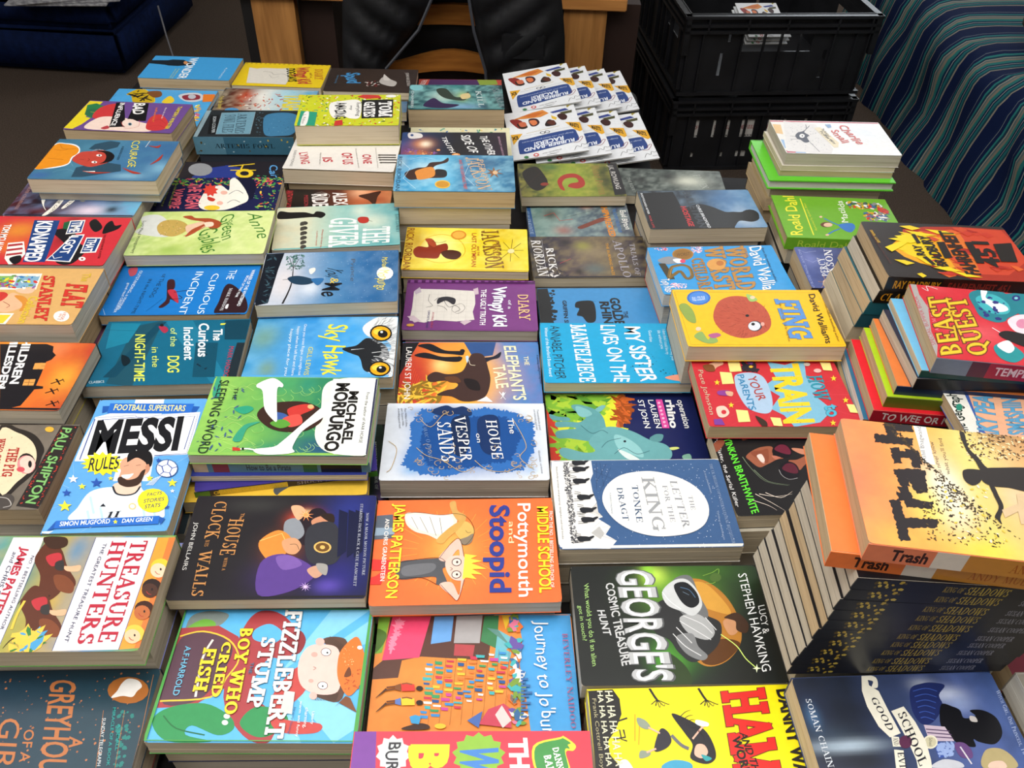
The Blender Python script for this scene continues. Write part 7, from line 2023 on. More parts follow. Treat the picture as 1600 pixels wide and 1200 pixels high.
DESIGN['parents'] = unpack(r'''
('P',('#c8323c',),0,.1,20,'#b82a36',(),40,28)
l#d8525a,.4,0,0|232 -27 988 -21
l#d8525a,.4,0,0|191 -116 815 -331
l#d8525a,.4,0,0|119 -190 525 -574
l#d8525a,.4,0,0|27 -236 169 -721
l#d8525a,.4,0,0|-70 -249 -201 -756
l#d8525a,.4,0,0|-158 -227 -536 -679
l#d8525a,.4,0,0|-223 -172 -794 -501
l#d8525a,.4,0,0|-256 -93 -938 -242
l#d8525a,.4,0,0|-249 -3 -943 67
l#d8525a,.4,0,0|-206 86 -796 381
l#d8525a,.4,0,0|-130 158 -512 649
l#d8525a,.4,0,0|-35 202 -129 822
l#d8525a,.4,0,0|64 211 289 861
l#d8525a,.4,0,0|151 183 662 755
l#d8525a,.4,0,0|213 122 920 524
l#d8525a,.4,0,0|238 39 1020 213
p#7db8d2|59 575 219 -65 283 120 -75 -366 201 -123 -210 -173 169 -292 -219 -219 -339 -78 -71 201 -133 115 172 224 -162 178 203 174
t#1d2a44,.14,sans|89 525 -98 -1089 349 20|TRAIN
t#f2cf2e,.09,sans|89 525 -98 -1089 349 20|TRAIN
('d',('#b89020',),46,.7,(11.2,51.3,37.9,50.9,28.3,-53.9,6.4,-55.5),1)
s#a9c3dc|-457 163 47 153 198 44 145 -86 24 -295 -57 -284 -115 -87 -178 94 -67 252
t#a8433f,.03,wob|-279 278 42 -443 111 22|YOUR
t#2f7fae,.03,wob|-402 315 17 -647 84 10|PARENTS
t#16343f,.04,slab|503 300 -15 -448 187 9|HOW
t#2f93a8,.02,slab|503 300 -15 -448 187 9|HOW
t#16343f,.09,sans|562 -242 -16 -215 180 30|to
t#4fb2cf,.05,sans|562 -242 -16 -215 180 30|to
t#c9b79a,0,wob|-886 407 -1 -817 60 -1|Pete Johnson
p#efe08a|-459 612 152 -17 -13 -212 -156 -13
p#efe08a|-608 373 149 -18 -11 -207 -154 -11
p#efe08a|-556 -322 144 -17 -12 -194 -148 -9
s#d9a98a|-784 465 119 89 111 44 26 -76 -93 -59 -52 -59 -81 1
s#7a4a2a|-798 496 124 13 8 -121 -111 2
s#8a3f8f|-709 8 142 11 23 -86 -159 3
s#d9a98a|-610 6 87 -16 -24 -72 -57 16
s#e6c7b4|-786 -288 104 26 36 -113 -74 -81 -75 16
p#7a3f98|-864 -493 99 11 18 -109 -125 3
p#c8323c|-682 -368 -5 -15 -9 -12 -12 -9 -12 -2 -12 3 -8 9 -5 12 1 15 5 15 9 12 12 8 13 3 11 -3 9 -9 4 -13
p#f0d43a|-673 225 2 -39 28 -2 -27 -24 0 -40 -19 24 -28 -24 16 40 -18 26 29 0
p#f0d43a|-585 -189 2 -38 28 -2 -27 -23 0 -39 -19 24 -27 -22 16 38 -18 24 28 0
('d',('#2b2a33',),30,2,(-28.7,59.2,-10.5,58.9,-13.1,39.5,-27.8,39.7),3)
s#6a3a86|-202 603 67 -1 -11 -86 -55 13
p#e6b83a|-154 468 -4 -9 -8 -8 -10 -5 -10 -2 -10 2 -7 5 -4 8 0 10 4 9 7 8 10 5 10 1 10 -2 8 -5 4 -8
p#c9bfae|610 518 -6 -13 -13 -11 -16 -8 -17 -2 -16 3 -13 8 -6 11 0 13 6 13 13 11 16 8 17 2 16 -3 13 -8 6 -11
p#e3b7b0|720 393 -8 -14 -14 -13 -18 -8 -20 -3 -19 4 -14 8 -8 13 0 15 8 15 14 12 19 9 20 2 18 -3 15 -9 7 -13
s#3a2a20|-343 -433 106 -91 -6 -98 -60 12
p#f0d43a|850 309 -2 -44 31 0 -32 -27 -2 -43 -19 27 -32 -26 21 43 -19 27 32 0
p#f0d43a|876 -96 -2 -42 31 -1 -32 -25 -2 -42 -18 26 -32 -24 21 41 -18 26 31 -1
p#f0d43a|591 -500 -1 -40 30 -1 -31 -24 -2 -40 -18 25 -30 -23 19 39 -17 25 30 -1
p#efe08a|748 565 133 -14 -18 -160 -114 14
p#efe08a|-167 -460 123 -14 -9 -143 -107 14
p#efe08a|845 -226 128 -14 -17 -149 -111 15
''')
DESIGN['evil_right'] = unpack(r'''
('P',('#262c3c','#1f2634','#3a4a74','#5a6ca8','#46609c'),0,.4,20,'#2a3450',((-64.9,2.2,33.1,5.7,'#c0d4e4',.95),(-78.7,11.1,27.8,11.5,'#3a4a5c',.6),(43.6,44.4,17.5,7.8,'#c9d2e8',.9),(51.2,35.1,15,8.9,'#9aacd8',.8),(24.1,54.2,11.7,6.5,'#b8bfc8',.7),(-84.4,28.4,6.8,11.9,'#4a7098',.8),(-48.5,32.8,22.8,12.1,'#1c2230',.8),(-53.3,-11.8,21.8,6.7,'#1a202c',.9)),60,36)
s#1e2b62|119 504 128 51 109 5 94 -31 -92 -89 -12 -107 -145 -135 -109 -13 -35 123
l#3a55a8,.8,1,0|138 485 125 23 93 -31
l#3a55a8,.8,1,0|131 434 109 20 88 -31
l#3a55a8,.8,1,0|124 384 93 16 82 -29
l#3a55a8,.8,1,0|118 334 77 14 77 -30
l#3a55a8,.8,1,0|111 285 62 10 71 -29
l#3a55a8,.8,1,0|105 237 46 7 66 -29
s#0c0d14|337 351 96 -21 53 -37 3 -71 110 14 -27 53 120 -4 87 -73 -15 -137 -111 -89 -126 22 -39 26 -14 -66 -109 21 -61 52 -50 121
s#c9c4c0|548 238 47 -11 -3 -43 -55 10
p#cdbccb|106 176 178 -24 29 -128 -217 9
l#5a4468,1,0,0|109 137 201 -25
l#5a4468,1,0,0|107 106 206 -25
l#5a4468,1,0,0|103 72 209 -21
p#3a56a8|126 23 180 -15 -60 -97 -130 -27
('d',('#9ab0e0',),40,1.4,(13.9,1.4,29.4,0,23,-10.4,12,-10.8),2)
p#e8e4cc|164 22 -14 -23 -22 -18 -26 -12 -26 -4 -22 6 -15 13 -6 20 5 22 14 23 22 19 26 12 26 3 23 -5 15 -14 5 -20
p#cfc9a8|151 22 -11 -17 -18 -15 -20 -9 -21 -3 -17 4 -12 11 -5 15 4 18 11 17 17 15 21 9 21 3 17 -4 12 -11 5 -15
t#3a3a40,0,sans|103 57 -28 -66 28 -1|School
s#6a4a80|302 0 87 5 37 -68 -30 -64 -92 20
l#dcd8e0,1.4,0,0|341 -27 33 -148
s#b8a878|542 -67 141 11 76 -85 -24 -80 -278 11
s#e8c9b4|545 -165 103 4 6 -56 -148 5
s#c9ccd4|47 -162 115 36 121 -29 -5 -48 -245 10
p#eae6d4|-276 657 47 -1 -14 -102 67 -58 19 -180 29 -208 -106 -33 -64 99 -35 184 6 144
s#eae6d4|-250 656 96 -31 -17 -92 -53 2 30 54 -55 21
p#eae6d4|-135 307 128 39 47 -142 23 -170 -22 -163 -58 -188 -114 -11 47 203 -10 181 -26 180
p#eae6d4|-221 86 64 -10 -16 -83 -67 3
p#eae6d4|-241 -29 79 -11 -58 -207 -81 3
p#5a2a4a|-59 30 -13 -21 -20 -18 -23 -11 -23 -3 -20 5 -13 12 -5 19 4 21 13 22 19 17 24 12 23 3 20 -5 14 -13 4 -18
t#1c1c28,.01,serif|-278 436 48 -308 64 7|GOOD
t#1c1c28,.02,serif|-89 282 12 -463 81 29|SCHOOL
t#1c1c28,0,serif|-211 69 -17 -66 43 2|AND
t#1c1c28,.01,serif|-222 -54 -40 -175 56 1|EVIL
t#d9dfe6,0,serif|-865 445 10 -760 54 5|SOMAN CHAINANI
t#b8c8e8,0,serif|890 458 -41 -602 40 8|Witch Girl, One Princess, Two
''')
DESIGN['evil_left'] = unpack(r'''
('P',('#4a1f24','#241c28','#2c2436','#5a6a90','#5fa0c0','#6ab0d0'),0,.5,11,'#7a8ab0',((57.5,11.8,22,16.6,'#b0a890',.9),(55,-12.1,13.8,12.2,'#2a3440',.9),(27.1,-47.2,29,17.6,'#e0d0dc',.9),(59.7,-42.8,11.6,11.8,'#14161c',.95),(35.8,1.3,17.9,20.5,'#5a7ab0',.8),(76.6,32.5,20.3,12.7,'#9fd0e4',.8),(-49.9,-48.8,28.8,11.9,'#5a1f22',.8)),46,26)
s#e6e2d6|-356 480 51 1 68 -230 4 -399 -19 -288 -75 -188 -60 -1 52 283 25 340 -2 251
s#e6e2d6|-157 202 66 -9 52 -189 -38 -245 -63 -169 -44 23 49 242 30 197
s#e6e2d6|-416 221 -107 -252 38 -267 106 -187 -101 140 -109 239 51 249
t#1d1b20,0,serif|-330 444 18 -1044 57 -40|SCHOOL FOR GOOD
t#1d1b20,0,serif|-110 152 -35 -515 41 -24|AND EVIL
p#8a8a74|98 -140 4 -23 -3 -19 -10 -13 -16 -4 -18 4 -19 12 -16 19 -11 22 -4 22 3 19 10 13 15 5 19 -4 19 -13 16 -18
t#b58a84,0,serif|-935 362 58 -811 50 1|SOMAN CHAINANI
''')
DESIGN['stanley'] = unpack(r'''
('P',('#cfa262','#d3a666','#d2a668'),0,.12,20,'#c69656',(),40,28)
p#e9e4d8|-392 500 574 10 57 -374 -561 -9
p#7fae5a|-369 443 194 4 42 -262 -212 -3
p#7fa8c0|-131 447 302 6 39 -281 -293 -5
s#e0b89a|-26 132 127 57 113 -17 0 -109 -98 -20 -99 35
('d',('#c93b33','#e8d23a','#3a7ab0','#5a8a3a','#e8e4da','#8a5a9a'),60,2,(-37.7,46.2,16.4,47.2,21.1,15.4,-30.9,14.5),2)
s#e3b08a|-132 -227 32 177 61 109 134 -70 105 -106 14 -140 -124 -106 -123 -2
s#d08a3a|11 -13 105 2 115 -106 48 -174 -72 -53 -21 156
l#8a3a2a,.8,1,0|-85 -139 119 -86 -20 -53
s#c23a34|-277 19 104 56 93 -71 -33 -126 -89 -36
p#e9e4d8|-19 -399 184 3 -13 -269 -140 -2
p#e8c83a|-5 -432 143 2 -26 -186 -121 -1
t#2a1a14,.1,slab|226 454 255 -998 152 3|STANLEY
t#c8372e,.08,slab|226 454 255 -998 152 3|STANLEY
t#2a1a14,.1,slab|618 272 103 -522 264 -14|FLAT
t#c8372e,.08,slab|618 272 103 -522 264 -14|FLAT
t#cfae3a,.03,sans|738 520 33 -190 109 2|The
t#d9b83a,.04,sans|217 -28 76 -586 116 2|Collection
p#f2ede0|899 -454 8 -45 -8 -39 -24 -25 -36 -10 -42 9 -42 24 -37 38 -24 45 -9 46 8 39 24 26 36 10 43 -9 43 -25 36 -39
t#b8382e,.03,sans|796 -370 10 -170 41 1|6 BOOKS
t#b8382e,.02,sans|757 -405 12 -118 31 0|IN 1
''')
DESIGN['messi'] = unpack(r'''
('P',('#5fa3dd',),1.57,0,20,'#fff',(),40,28)
p#e9f0f6|-226 1016 338 -16 164 -1305 -393 12
p#e9f0f6|-682 -971 163 9 -37 -34 -64 -6
l#a9cdec,.35,0,0|589 -524 309 -40
l#a9cdec,.35,0,0|582 -706 298 -144
l#a9cdec,.35,0,0|512 -854 256 -224
l#a9cdec,.35,0,0|389 -953 191 -278
l#a9cdec,.35,0,0|227 -996 106 -302
l#a9cdec,.35,0,0|40 -977 10 -295
l#a9cdec,.35,0,0|-151 -897 -94 -256
l#a9cdec,.35,0,0|-328 -762 -196 -183
l#a9cdec,.35,0,0|-469 -584 -287 -80
l#a9cdec,.35,0,0|-554 -381 -352 46
l#a9cdec,.35,0,0|-569 -180 -376 182
l#a9cdec,.35,0,0|-507 -6 -349 304
l#a9cdec,.35,0,0|-375 114 -269 391
l#a9cdec,.35,0,0|-189 162 -150 422
l#a9cdec,.35,0,0|23 130 -13 395
l#a9cdec,.35,0,0|231 25 117 317
l#a9cdec,.35,0,0|407 -134 220 204
l#a9cdec,.35,0,0|530 -326 284 80
p#2358a8|-576 887 86 3 42 -74 -101 -50
p#2358a8|478 866 85 -12 -25 -103 -55 4
p#2b6bc4|-503 934 991 -27 -11 -166 -967 21
t#f3e489,.02,sans|-433 815 837 -33 -6 97|FOOTBALL SUPERSTARS
p#f4f5f6|-605 700 154 60 286 -5 122 -35 633 41 9 -307 -8 -374 -289 -12 -504 -76 -418 16 -9 355
l#27468f,1.3,0,0|-592 691 436 33 52 -55 246 53 429 0 9 -629 -348 -22
l#27468f,1.3,0,0|-600 672 17 -363 12 -283
l#27468f,1,0,0|-513 653 385 37 287 -37 381 43 1 -541
l#f4f5f6,.5,0,0|-592 691 436 33 52 -55 246 53 429 0 9 -629
t#17181c,.12,sans|-512 123 981 48 -46 492|MESSI
p#f4e62e|-356 144 52 -53 47 34 24 -57 67 14 -6 -54 76 -8 -35 -41 73 -29 -58 -23 59 -45 -71 -2 36 -53 -74 19 9 -54 -67 36 -20 -46 -49 49 -46 -33 -24 54 -67 -13 5 52 -76 8 34 41 -76 29 59 23 -64 46 75 3 -41 56 79 -21 -11 58 71 -40
t#1d2233,.02,wob|-429 -144 318 36 -26 175|RULES
s#dfeaf2|-400 -831 26 168 64 217 203 62 139 -70 144 85 91 -91 191 -112 89 -169 -39 -100 -451 -36
s#e8c6b0|-97 -362 56 44 199 17 49 -91 -51 -87 -111 -20 -89 46
l#24262e,2,1,0|-93 -373 64 -102 109 -29 91 29 28 94
s#d9a284|-108 -60 31 108 157 5 130 -101 22 -118 -53 -91 -9 -90 -147 -18 -86 93 -8 116
s#3c2a22|-70 -249 40 10 65 -47 93 31 27 91 37 22 0 -160 -33 -67 -95 -20 -87 36 -42 58
s#191719|-42 -14 -17 122 94 45 128 -18 64 -112 10 -108 -32 -10 -53 73 -104 64 -72 -57
s#f6eeea|-45 -215 74 9 49 10 -32 -68 -63 9
l#5a3a2c,.5,0,0|-57 -86 48 18
l#5a3a2c,.5,0,0|72 -78 49 10
s#c58a6c|179 -94 26 34 30 -83 -26 -34
l#b9d6ea,2.2,0,0|-288 -513 110 -238
l#b9d6ea,2.2,0,0|-138 -667 104 -229
l#b9d6ea,2.2,0,0|262 -568 93 -231
l#b9d6ea,2.2,0,0|388 -613 89 -228
l#b9d6ea,2.2,0,0|-258 -707 107 -228
t#23252e,.02,serif|-43 -814 135 9 7 83|10
p#23252e|-145 -656 24 42 38 -43
p#d9c890|234 -663 2 -18 -5 -14 -11 -10 -14 -3 -17 3 -16 11 -13 15 -8 18 -2 17 5 15 10 10 15 4 17 -4 16 -11 13 -15
p#eef3f5|218 -663 1 -10 -3 -9 -7 -6 -8 -2 -10 3 -10 6 -8 9 -4 10 -2 11 3 9 7 5 8 2 10 -2 10 -6 8 -9
p#2c4a86|544 -135 2 -52 -16 -42 -33 -28 -44 -8 -48 11 -47 31 -37 44 -22 52 -4 52 16 44 33 29 45 9 50 -13 47 -31 37 -46
p#eef2f8|533 -135 3 -47 -15 -39 -30 -25 -40 -8 -45 11 -43 27 -34 41 -20 48 -3 48 14 40 31 26 41 8 46 -12 43 -29 33 -41
l#2c4a9a,1.2,0,0|360 -101 52 33 65 -60 -10 -69 -70 14 -37 82
l#2c4a9a,1.2,0,0|412 -68 -6 60
l#2c4a9a,1.2,0,0|477 -128 46 17
l#2c4a9a,1.2,0,0|467 -197 29 -54
l#2c4a9a,1.2,0,0|397 -183 -25 -34
l#2c4a9a,1.2,0,0|360 -101 -48 25
l#dfeaf5,.7,0,0|391 -229 -64 -145
l#dfeaf5,.7,0,0|374 -240 -64 -133
l#dfeaf5,.7,0,0|356 -251 -62 -122
l#dfeaf5,.7,0,0|339 -262 -62 -110
l#dfeaf5,.7,0,0|322 -272 -62 -100
p#f4f6f8|-567 -198 29 -43 40 -3 -22 -27 26 -43 -42 25 -25 -23 -4 42 -42 29 40 1
p#2a52a5|-304 -248 32 -50 48 -4 -27 -31 28 -51 -47 30 -30 -28 -4 50 -47 34 46 1
p#2a52a5|-571 -400 26 -39 38 -3 -20 -24 23 -39 -38 23 -23 -22 -4 39 -38 26 36 1
p#efe13a|-537 -562 38 -54 54 -4 -29 -35 33 -54 -55 32 -33 -31 -5 55 -55 36 53 2
p#efe13a|-433 -322 21 -33 32 -2 -17 -21 19 -33 -32 19 -20 -18 -2 33 -32 22 31 1
p#efe13a|-158 -227 15 -24 23 -2 -13 -15 13 -24 -22 15 -15 -14 -1 24 -22 16 22 1
p#efe13a|258 -220 19 -34 32 -3 -19 -21 17 -34 -31 20 -20 -19 -1 34 -30 23 31 1
p#efe13a|517 -281 24 -43 40 -4 -25 -27 20 -44 -38 26 -27 -24 0 43 -38 30 40 1
p#2a52a5|290 32 15 -27 25 -2 -15 -18 14 -28 -25 17 -16 -15 0 28 -24 18 24 1
p#2a52a5|549 -648 13 -23 23 -2 -14 -15 11 -24 -21 14 -16 -13 0 24 -21 15 22 1
p#f4f6f8|555 -433 11 -20 19 -1 -12 -13 10 -20 -18 12 -13 -11 0 19 -17 14 18 0
p#f2e430|552 -595 3 -63 -22 -52 -43 -34 -58 -11 -65 13 -61 36 -50 54 -29 63 -5 64 21 55 45 36 60 11 66 -14 63 -39 48 -55
t#1d3564,.02,sans|310 -530 149 22 -3 43|FACTS
t#1d3564,.02,sans|298 -622 206 28 -5 49|STORIES
t#1d3564,.02,sans|330 -700 155 22 -5 50|STATS
p#2358a8|-581 -972 51 132 35 -96
p#2358a8|491 -801 88 -41 -28 -79
p#2b6bc4|-530 -840 1044 39 12 -110 -1044 -31
t#f1f5fa,.02,sans|-474 -912 499 24 -7 58|SIMON MUGFORD
t#f1f5fa,.02,sans|148 -886 305 15 -4 53|DAN GREEN
p#f2e430|70 -838 13 -21 18 -2 -9 -14 10 -22 -18 12 -12 -12 -2 22 -18 15 18 1
''')
DESIGN['treasure'] = unpack(r'''
('bg','#5f9a4a')
('P',('#4a8ac4','#6fa050','#b89a4a','#4f86b8','#5f9a4a'),0,.4,14,'#c9a84a',((-41.8,17.4,24.4,45.9,'#2f6a9a',.6),(5.7,47.3,12.6,24.3,'#4a86b0',.8)),40,28)
p#e9e6ea|-626 635 304 -2 63 -1261 -187 2 -152 480
p#e9e6ea|194 630 613 -4 6 -1256 -591 -7
p#e89a3a|807 626 222 -2 -7 -1237 -213 -17
p#e8783a|923 625 119 -1 3 -1228 -98 -18
l#2c3f7a,.6,0,0|194 630 28 -1267
l#2c3f7a,.6,0,0|811 626 -1 -1258
l#2c3f7a,.5,0,0|-306 633 40 -1203
s#5a2d1c|-306 491 59 94 148 -96 130 -207 145 -179 -16 -87 -87 44 -6 -86 -77 -84 -113 64 -64 218 -123 180
s#7a4226|-58 171 110 -1 117 -100 6 -97 -141 44
s#b8323a|-215 397 114 46 52 -93 -69 -67
s#e0b08a|-6 282 74 -1 88 11 5 -67 -111 0
s#33302f|-97 328 66 22 41 -113 -78 12
l#3a1d12,2,1,1|-103 -3 -128 -42 -48 -104
l#3a1d12,2,0,1|-15 -47 -52 -146
s#5a2d1c|-248 -23 57 85 141 -87 123 -190 139 -164 -15 -79 -84 40 -6 -79 -73 -77 -109 60 -60 199 -117 165
s#7a4226|-12 -316 105 -1 112 -92 6 -89 -136 41
s#b8323a|-161 -109 109 42 49 -85 -65 -62
s#e0b08a|38 -215 71 0 85 9 4 -62 -106 2
s#33302f|-49 -172 64 20 38 -104 -74 11
l#3a1d12,2,1,1|-56 -475 -122 -38 -47 -96
l#3a1d12,2,0,1|29 -515 -51 -134
s#3c2418|-322 633 210 -1 53 -96 -78 -46 -103 24
l#e3c04a,2.5,1,0|-224 -108 -14 -145 12 -161
('d',('#e3c04a','#4a9ac9','#3a7a3a'),50,3,(-12.2,-41.5,10.1,-45.7,9.8,-63.2,-14,-62.9),3)
t#b5243a,.03,serif|568 591 32 -1148 157 -1|TREASURE
t#b5243a,.03,serif|372 581 41 -1162 143 -1|HUNTERS
t#2a2f55,0,sans|293 558 4 -1105 35 -7|THE GREATEST TREASURE HUNT
t#b5243a,.06,sans|-494 516 41 -1026 74 -12|JAMES PATTERSON
t#3a3f5a,0,sans|-556 458 68 -1025 42 -12|and CHRIS GRABENSTEIN
t#3a3f5a,0,sans|-360 410 30 -823 31 -7|NO. 1 BESTSELLING AUTHOR
p#e3c23a|1039 258 4 -40 -12 -33 -26 -22 -34 -7 -39 8 -38 22 -30 34 -18 40 -4 40 11 34 25 22 36 8 39 -8 38 -24 30 -34
p#efc9a8|1008 222 3 -32 -9 -28 -21 -18 -28 -6 -31 7 -30 18 -25 28 -15 33 -3 32 9 28 20 19 28 6 32 -7 31 -19 24 -28
p#1c1618|958 236 1 -6 -1 -5 -2 -3 -3 -1 -4 1 -4 3 -3 5 -3 6 -1 6 1 6 2 3 3 1 4 -1 4 -4 4 -5
l#a8322c,.6,1,0|899 214 31 -31 27 -5
p#2a1a16|1019 26 3 -38 -11 -32 -25 -21 -34 -7 -38 8 -37 21 -30 32 -18 39 -4 38 12 32 24 22 35 8 39 -8 37 -23 29 -33
p#4a2d22|988 -8 3 -32 -9 -26 -20 -17 -27 -6 -31 6 -29 18 -24 27 -15 31 -4 31 9 27 20 18 28 6 31 -7 30 -18 24 -27
p#1c1618|939 5 1 -6 0 -5 -2 -3 -4 -1 -3 1 -4 3 -4 5 -2 6 -1 6 1 5 2 3 3 1 4 -1 4 -3 3 -5
l#a8322c,.6,1,0|882 -16 30 -30 27 -5
p#3a1d12|1014 -218 3 -36 -11 -31 -24 -20 -33 -7 -38 8 -35 21 -29 30 -18 37 -4 37 11 31 24 20 34 8 38 -8 36 -22 29 -31
p#b8683a|984 -251 3 -29 -9 -26 -19 -16 -27 -6 -30 6 -29 17 -24 26 -14 30 -3 30 8 25 20 17 27 6 30 -6 30 -18 23 -25
p#1c1618|936 -238 1 -5 0 -5 -2 -3 -3 -1 -4 1 -4 3 -3 5 -2 5 -1 6 0 5 2 3 3 1 4 -1 4 -3 3 -5
l#a8322c,.6,1,0|880 -258 30 -29 26 -4
p#e3c04a|998 -471 3 -34 -11 -30 -23 -19 -33 -6 -36 7 -35 20 -29 29 -17 35 -4 35 11 30 23 20 33 6 37 -7 36 -21 28 -30
p#efc09a|969 -502 3 -28 -9 -24 -19 -16 -26 -6 -29 6 -29 17 -23 24 -14 29 -3 28 8 25 19 16 26 5 30 -6 29 -16 23 -25
p#1c1618|922 -490 1 -5 -1 -4 -2 -3 -3 -1 -3 1 -4 3 -3 4 -2 6 -1 5 0 4 2 3 3 1 4 -1 3 -3 4 -4
l#a8322c,.6,1,0|867 -509 29 -27 25 -5
''')
DESIGN['morpurgo'] = unpack(r'''
('P',('#8cbf5a','#6fae55','#2f7f5a','#285a6a'),0,.4,10,'#4f9a55',((-95.6,30.8,23.1,55.4,'#9ccb5c',.8),(-62.4,-43.1,28.9,20.2,'#9fd060',.7),(-15.7,53.7,23.1,23,'#3f9a66',.8),(46.7,-51.6,42,19.4,'#27407a',.8),(-9.9,-52.3,28.4,9.9,'#2f8a66',.7),(15,53.7,15.3,20.5,'#2d8a70',.8)),56,40)
l#a6d877,.4,1,0|99 -310 45 -50 63 11 27 51 -37 50
l#a6d877,.4,1,0|262 -533 44 -48 61 11 27 49 -36 48
l#a6d877,.4,1,0|219 -511 44 -48 62 10 27 49 -37 49
l#a6d877,.4,1,0|-400 9 48 -52 65 11 26 53 -41 53
l#a6d877,.4,1,0|312 -201 45 -51 63 11 28 51 -37 51
l#a6d877,.4,1,0|173 449 47 -56 67 11 29 56 -40 57
l#a6d877,.4,1,0|-124 280 48 -55 65 11 28 55 -40 55
l#a6d877,.4,1,0|6 -116 46 -52 64 11 27 52 -38 52
l#a6d877,.4,1,0|-479 316 51 -56 66 12 26 55 -42 56
l#a6d877,.4,1,0|-109 -509 45 -48 62 10 26 50 -38 49
l#a6d877,.4,1,0|80 390 48 -56 66 11 29 56 -40 56
l#a6d877,.4,1,0|100 416 47 -56 66 12 29 56 -40 56
l#a6d877,.4,1,0|-40 431 48 -56 67 11 28 57 -40 56
l#a6d877,.4,1,0|-318 -461 46 -49 62 10 26 50 -39 50
l#a6d877,.4,1,0|-329 318 49 -56 66 12 27 55 -41 56
l#a6d877,.4,1,0|381 -454 44 -48 61 10 28 50 -36 49
l#a6d877,.4,1,0|-92 -559 45 -47 62 10 26 49 -38 48
l#a6d877,.4,1,0|25 -237 46 -51 63 11 27 51 -38 51
l#a6d877,.4,1,0|-157 -537 46 -48 62 11 25 49 -38 48
l#a6d877,.4,1,0|193 -560 44 -48 61 11 27 48 -36 48
l#a6d877,.4,1,0|207 216 46 -54 65 11 29 55 -39 54
l#a6d877,.4,1,0|-226 381 49 -56 66 11 28 56 -41 56
l#a6d877,.4,1,0|-418 509 51 -57 67 12 27 57 -43 57
l#a6d877,.4,1,0|-165 -152 47 -51 64 11 26 51 -39 52
l#a6d877,.4,1,0|-365 -241 47 -51 64 11 26 51 -40 52
l#a6d877,.4,1,0|-208 200 48 -54 66 11 27 55 -41 55
l#b6dd7a,.5,1,0|-711 -39 164 -62 93 85 127 -72
l#b6dd7a,.5,1,0|-900 -41 166 -62 92 86 129 -74
l#b6dd7a,.5,1,0|-877 465 172 -68 95 91 134 -79
l#b6dd7a,.5,1,0|-781 507 171 -68 96 92 133 -80
l#b6dd7a,.5,1,0|-639 -443 159 -58 90 81 123 -68
l#b6dd7a,.5,1,0|-921 -384 161 -59 90 82 126 -69
l#b6dd7a,.5,1,0|-853 -151 164 -61 91 84 128 -72
l#b6dd7a,.5,1,0|-1152 477 174 -68 95 92 135 -80
l#b6dd7a,.5,1,0|-815 -564 158 -56 89 79 123 -66
l#b6dd7a,.5,1,0|-865 -349 161 -59 90 82 126 -69
l#b6dd7a,.5,1,0|-549 -546 156 -57 90 80 122 -67
l#b6dd7a,.5,1,0|-926 106 167 -64 93 87 131 -75
l#b6dd7a,.5,1,0|-739 -369 160 -59 90 82 125 -69
l#b6dd7a,.5,1,0|-900 -341 162 -59 90 82 126 -69
s#2f9a78|-635 90 138 55 87 -54 -93 -86
s#3a9a7a|-443 -428 28 203 125 105 -173 -54 -78 -235
s#3a9a7a|-964 652 40 0 66 -366 -88 45
('d',('#3f5a86',),26,1,(-105.3,53.6,-58.3,53.6,-43.8,-60.6,-90.4,-61.2),4)
s#e9efd8|372 96 -22 385 168 148 472 0 55 -529 -45 -686 -200 -60 -289 73 -146 254
p#f3f5ee|442 629 546 12 5 -1284 -369 14 -137 212
s#3a2620|-349 -16 109 195 367 45 245 -128 33 -210 -192 -156 -332 27
s#c63b35|-14 93 186 88 123 -64 -130 -108 -98 -74
s#3b5a9a|-174 39 154 -31 56 -105 -132 -1
s#d9534a|-43 -66 171 75 62 -146 -135 -63
p#e3b27a|284 138 -1 -14 -6 -12 -11 -9 -13 -3 -15 3 -13 8 -10 12 -6 15 1 14 6 13 11 8 13 3 15 -3 13 -8 10 -12
s#5a9a3a|-176 -140 135 64 103 -83 -105 -63
s#f2f4ee|-443 536 152 93 134 -92 13 -69 -57 -22 61 -353 37 -191 -37 0 -142 190 -87 308 -83 68
s#f2f4ee|-269 -564 206 42 88 99 226 359 182 246 86 -85 -122 -159 -184 -208 -63 -250 35 -77 -120 -40 -246 -4
l#f2f4ee,2.2,1,0|-504 -568 162 12 113 -27
p#c23b30|-514 -528 91 -19 9 -39 -86 -1
p#1d1d1d|-378 -556 1 -8 -2 -6 -4 -4 -5 -2 -6 2 -5 4 -5 6 -2 8 -1 7 2 6 3 5 5 1 6 -1 6 -4 4 -7
t#1c1a19,.07,sans|671 411 18 -875 103 0|MICHAEL
t#1c1a19,.07,sans|501 552 9 -1139 148 0|MORPURGO
t#2a2826,.01,sans|873 392 6 -842 37 0|From the author of WAR HORSE
t#20302a,0,sans|-713 456 19 -213 46 0|THE
t#20302a,0,sans|-915 582 37 -1214 110 0|SLEEPING SWORD
p#22274a|959 629 29 12 10 -1265 -21 0
''')
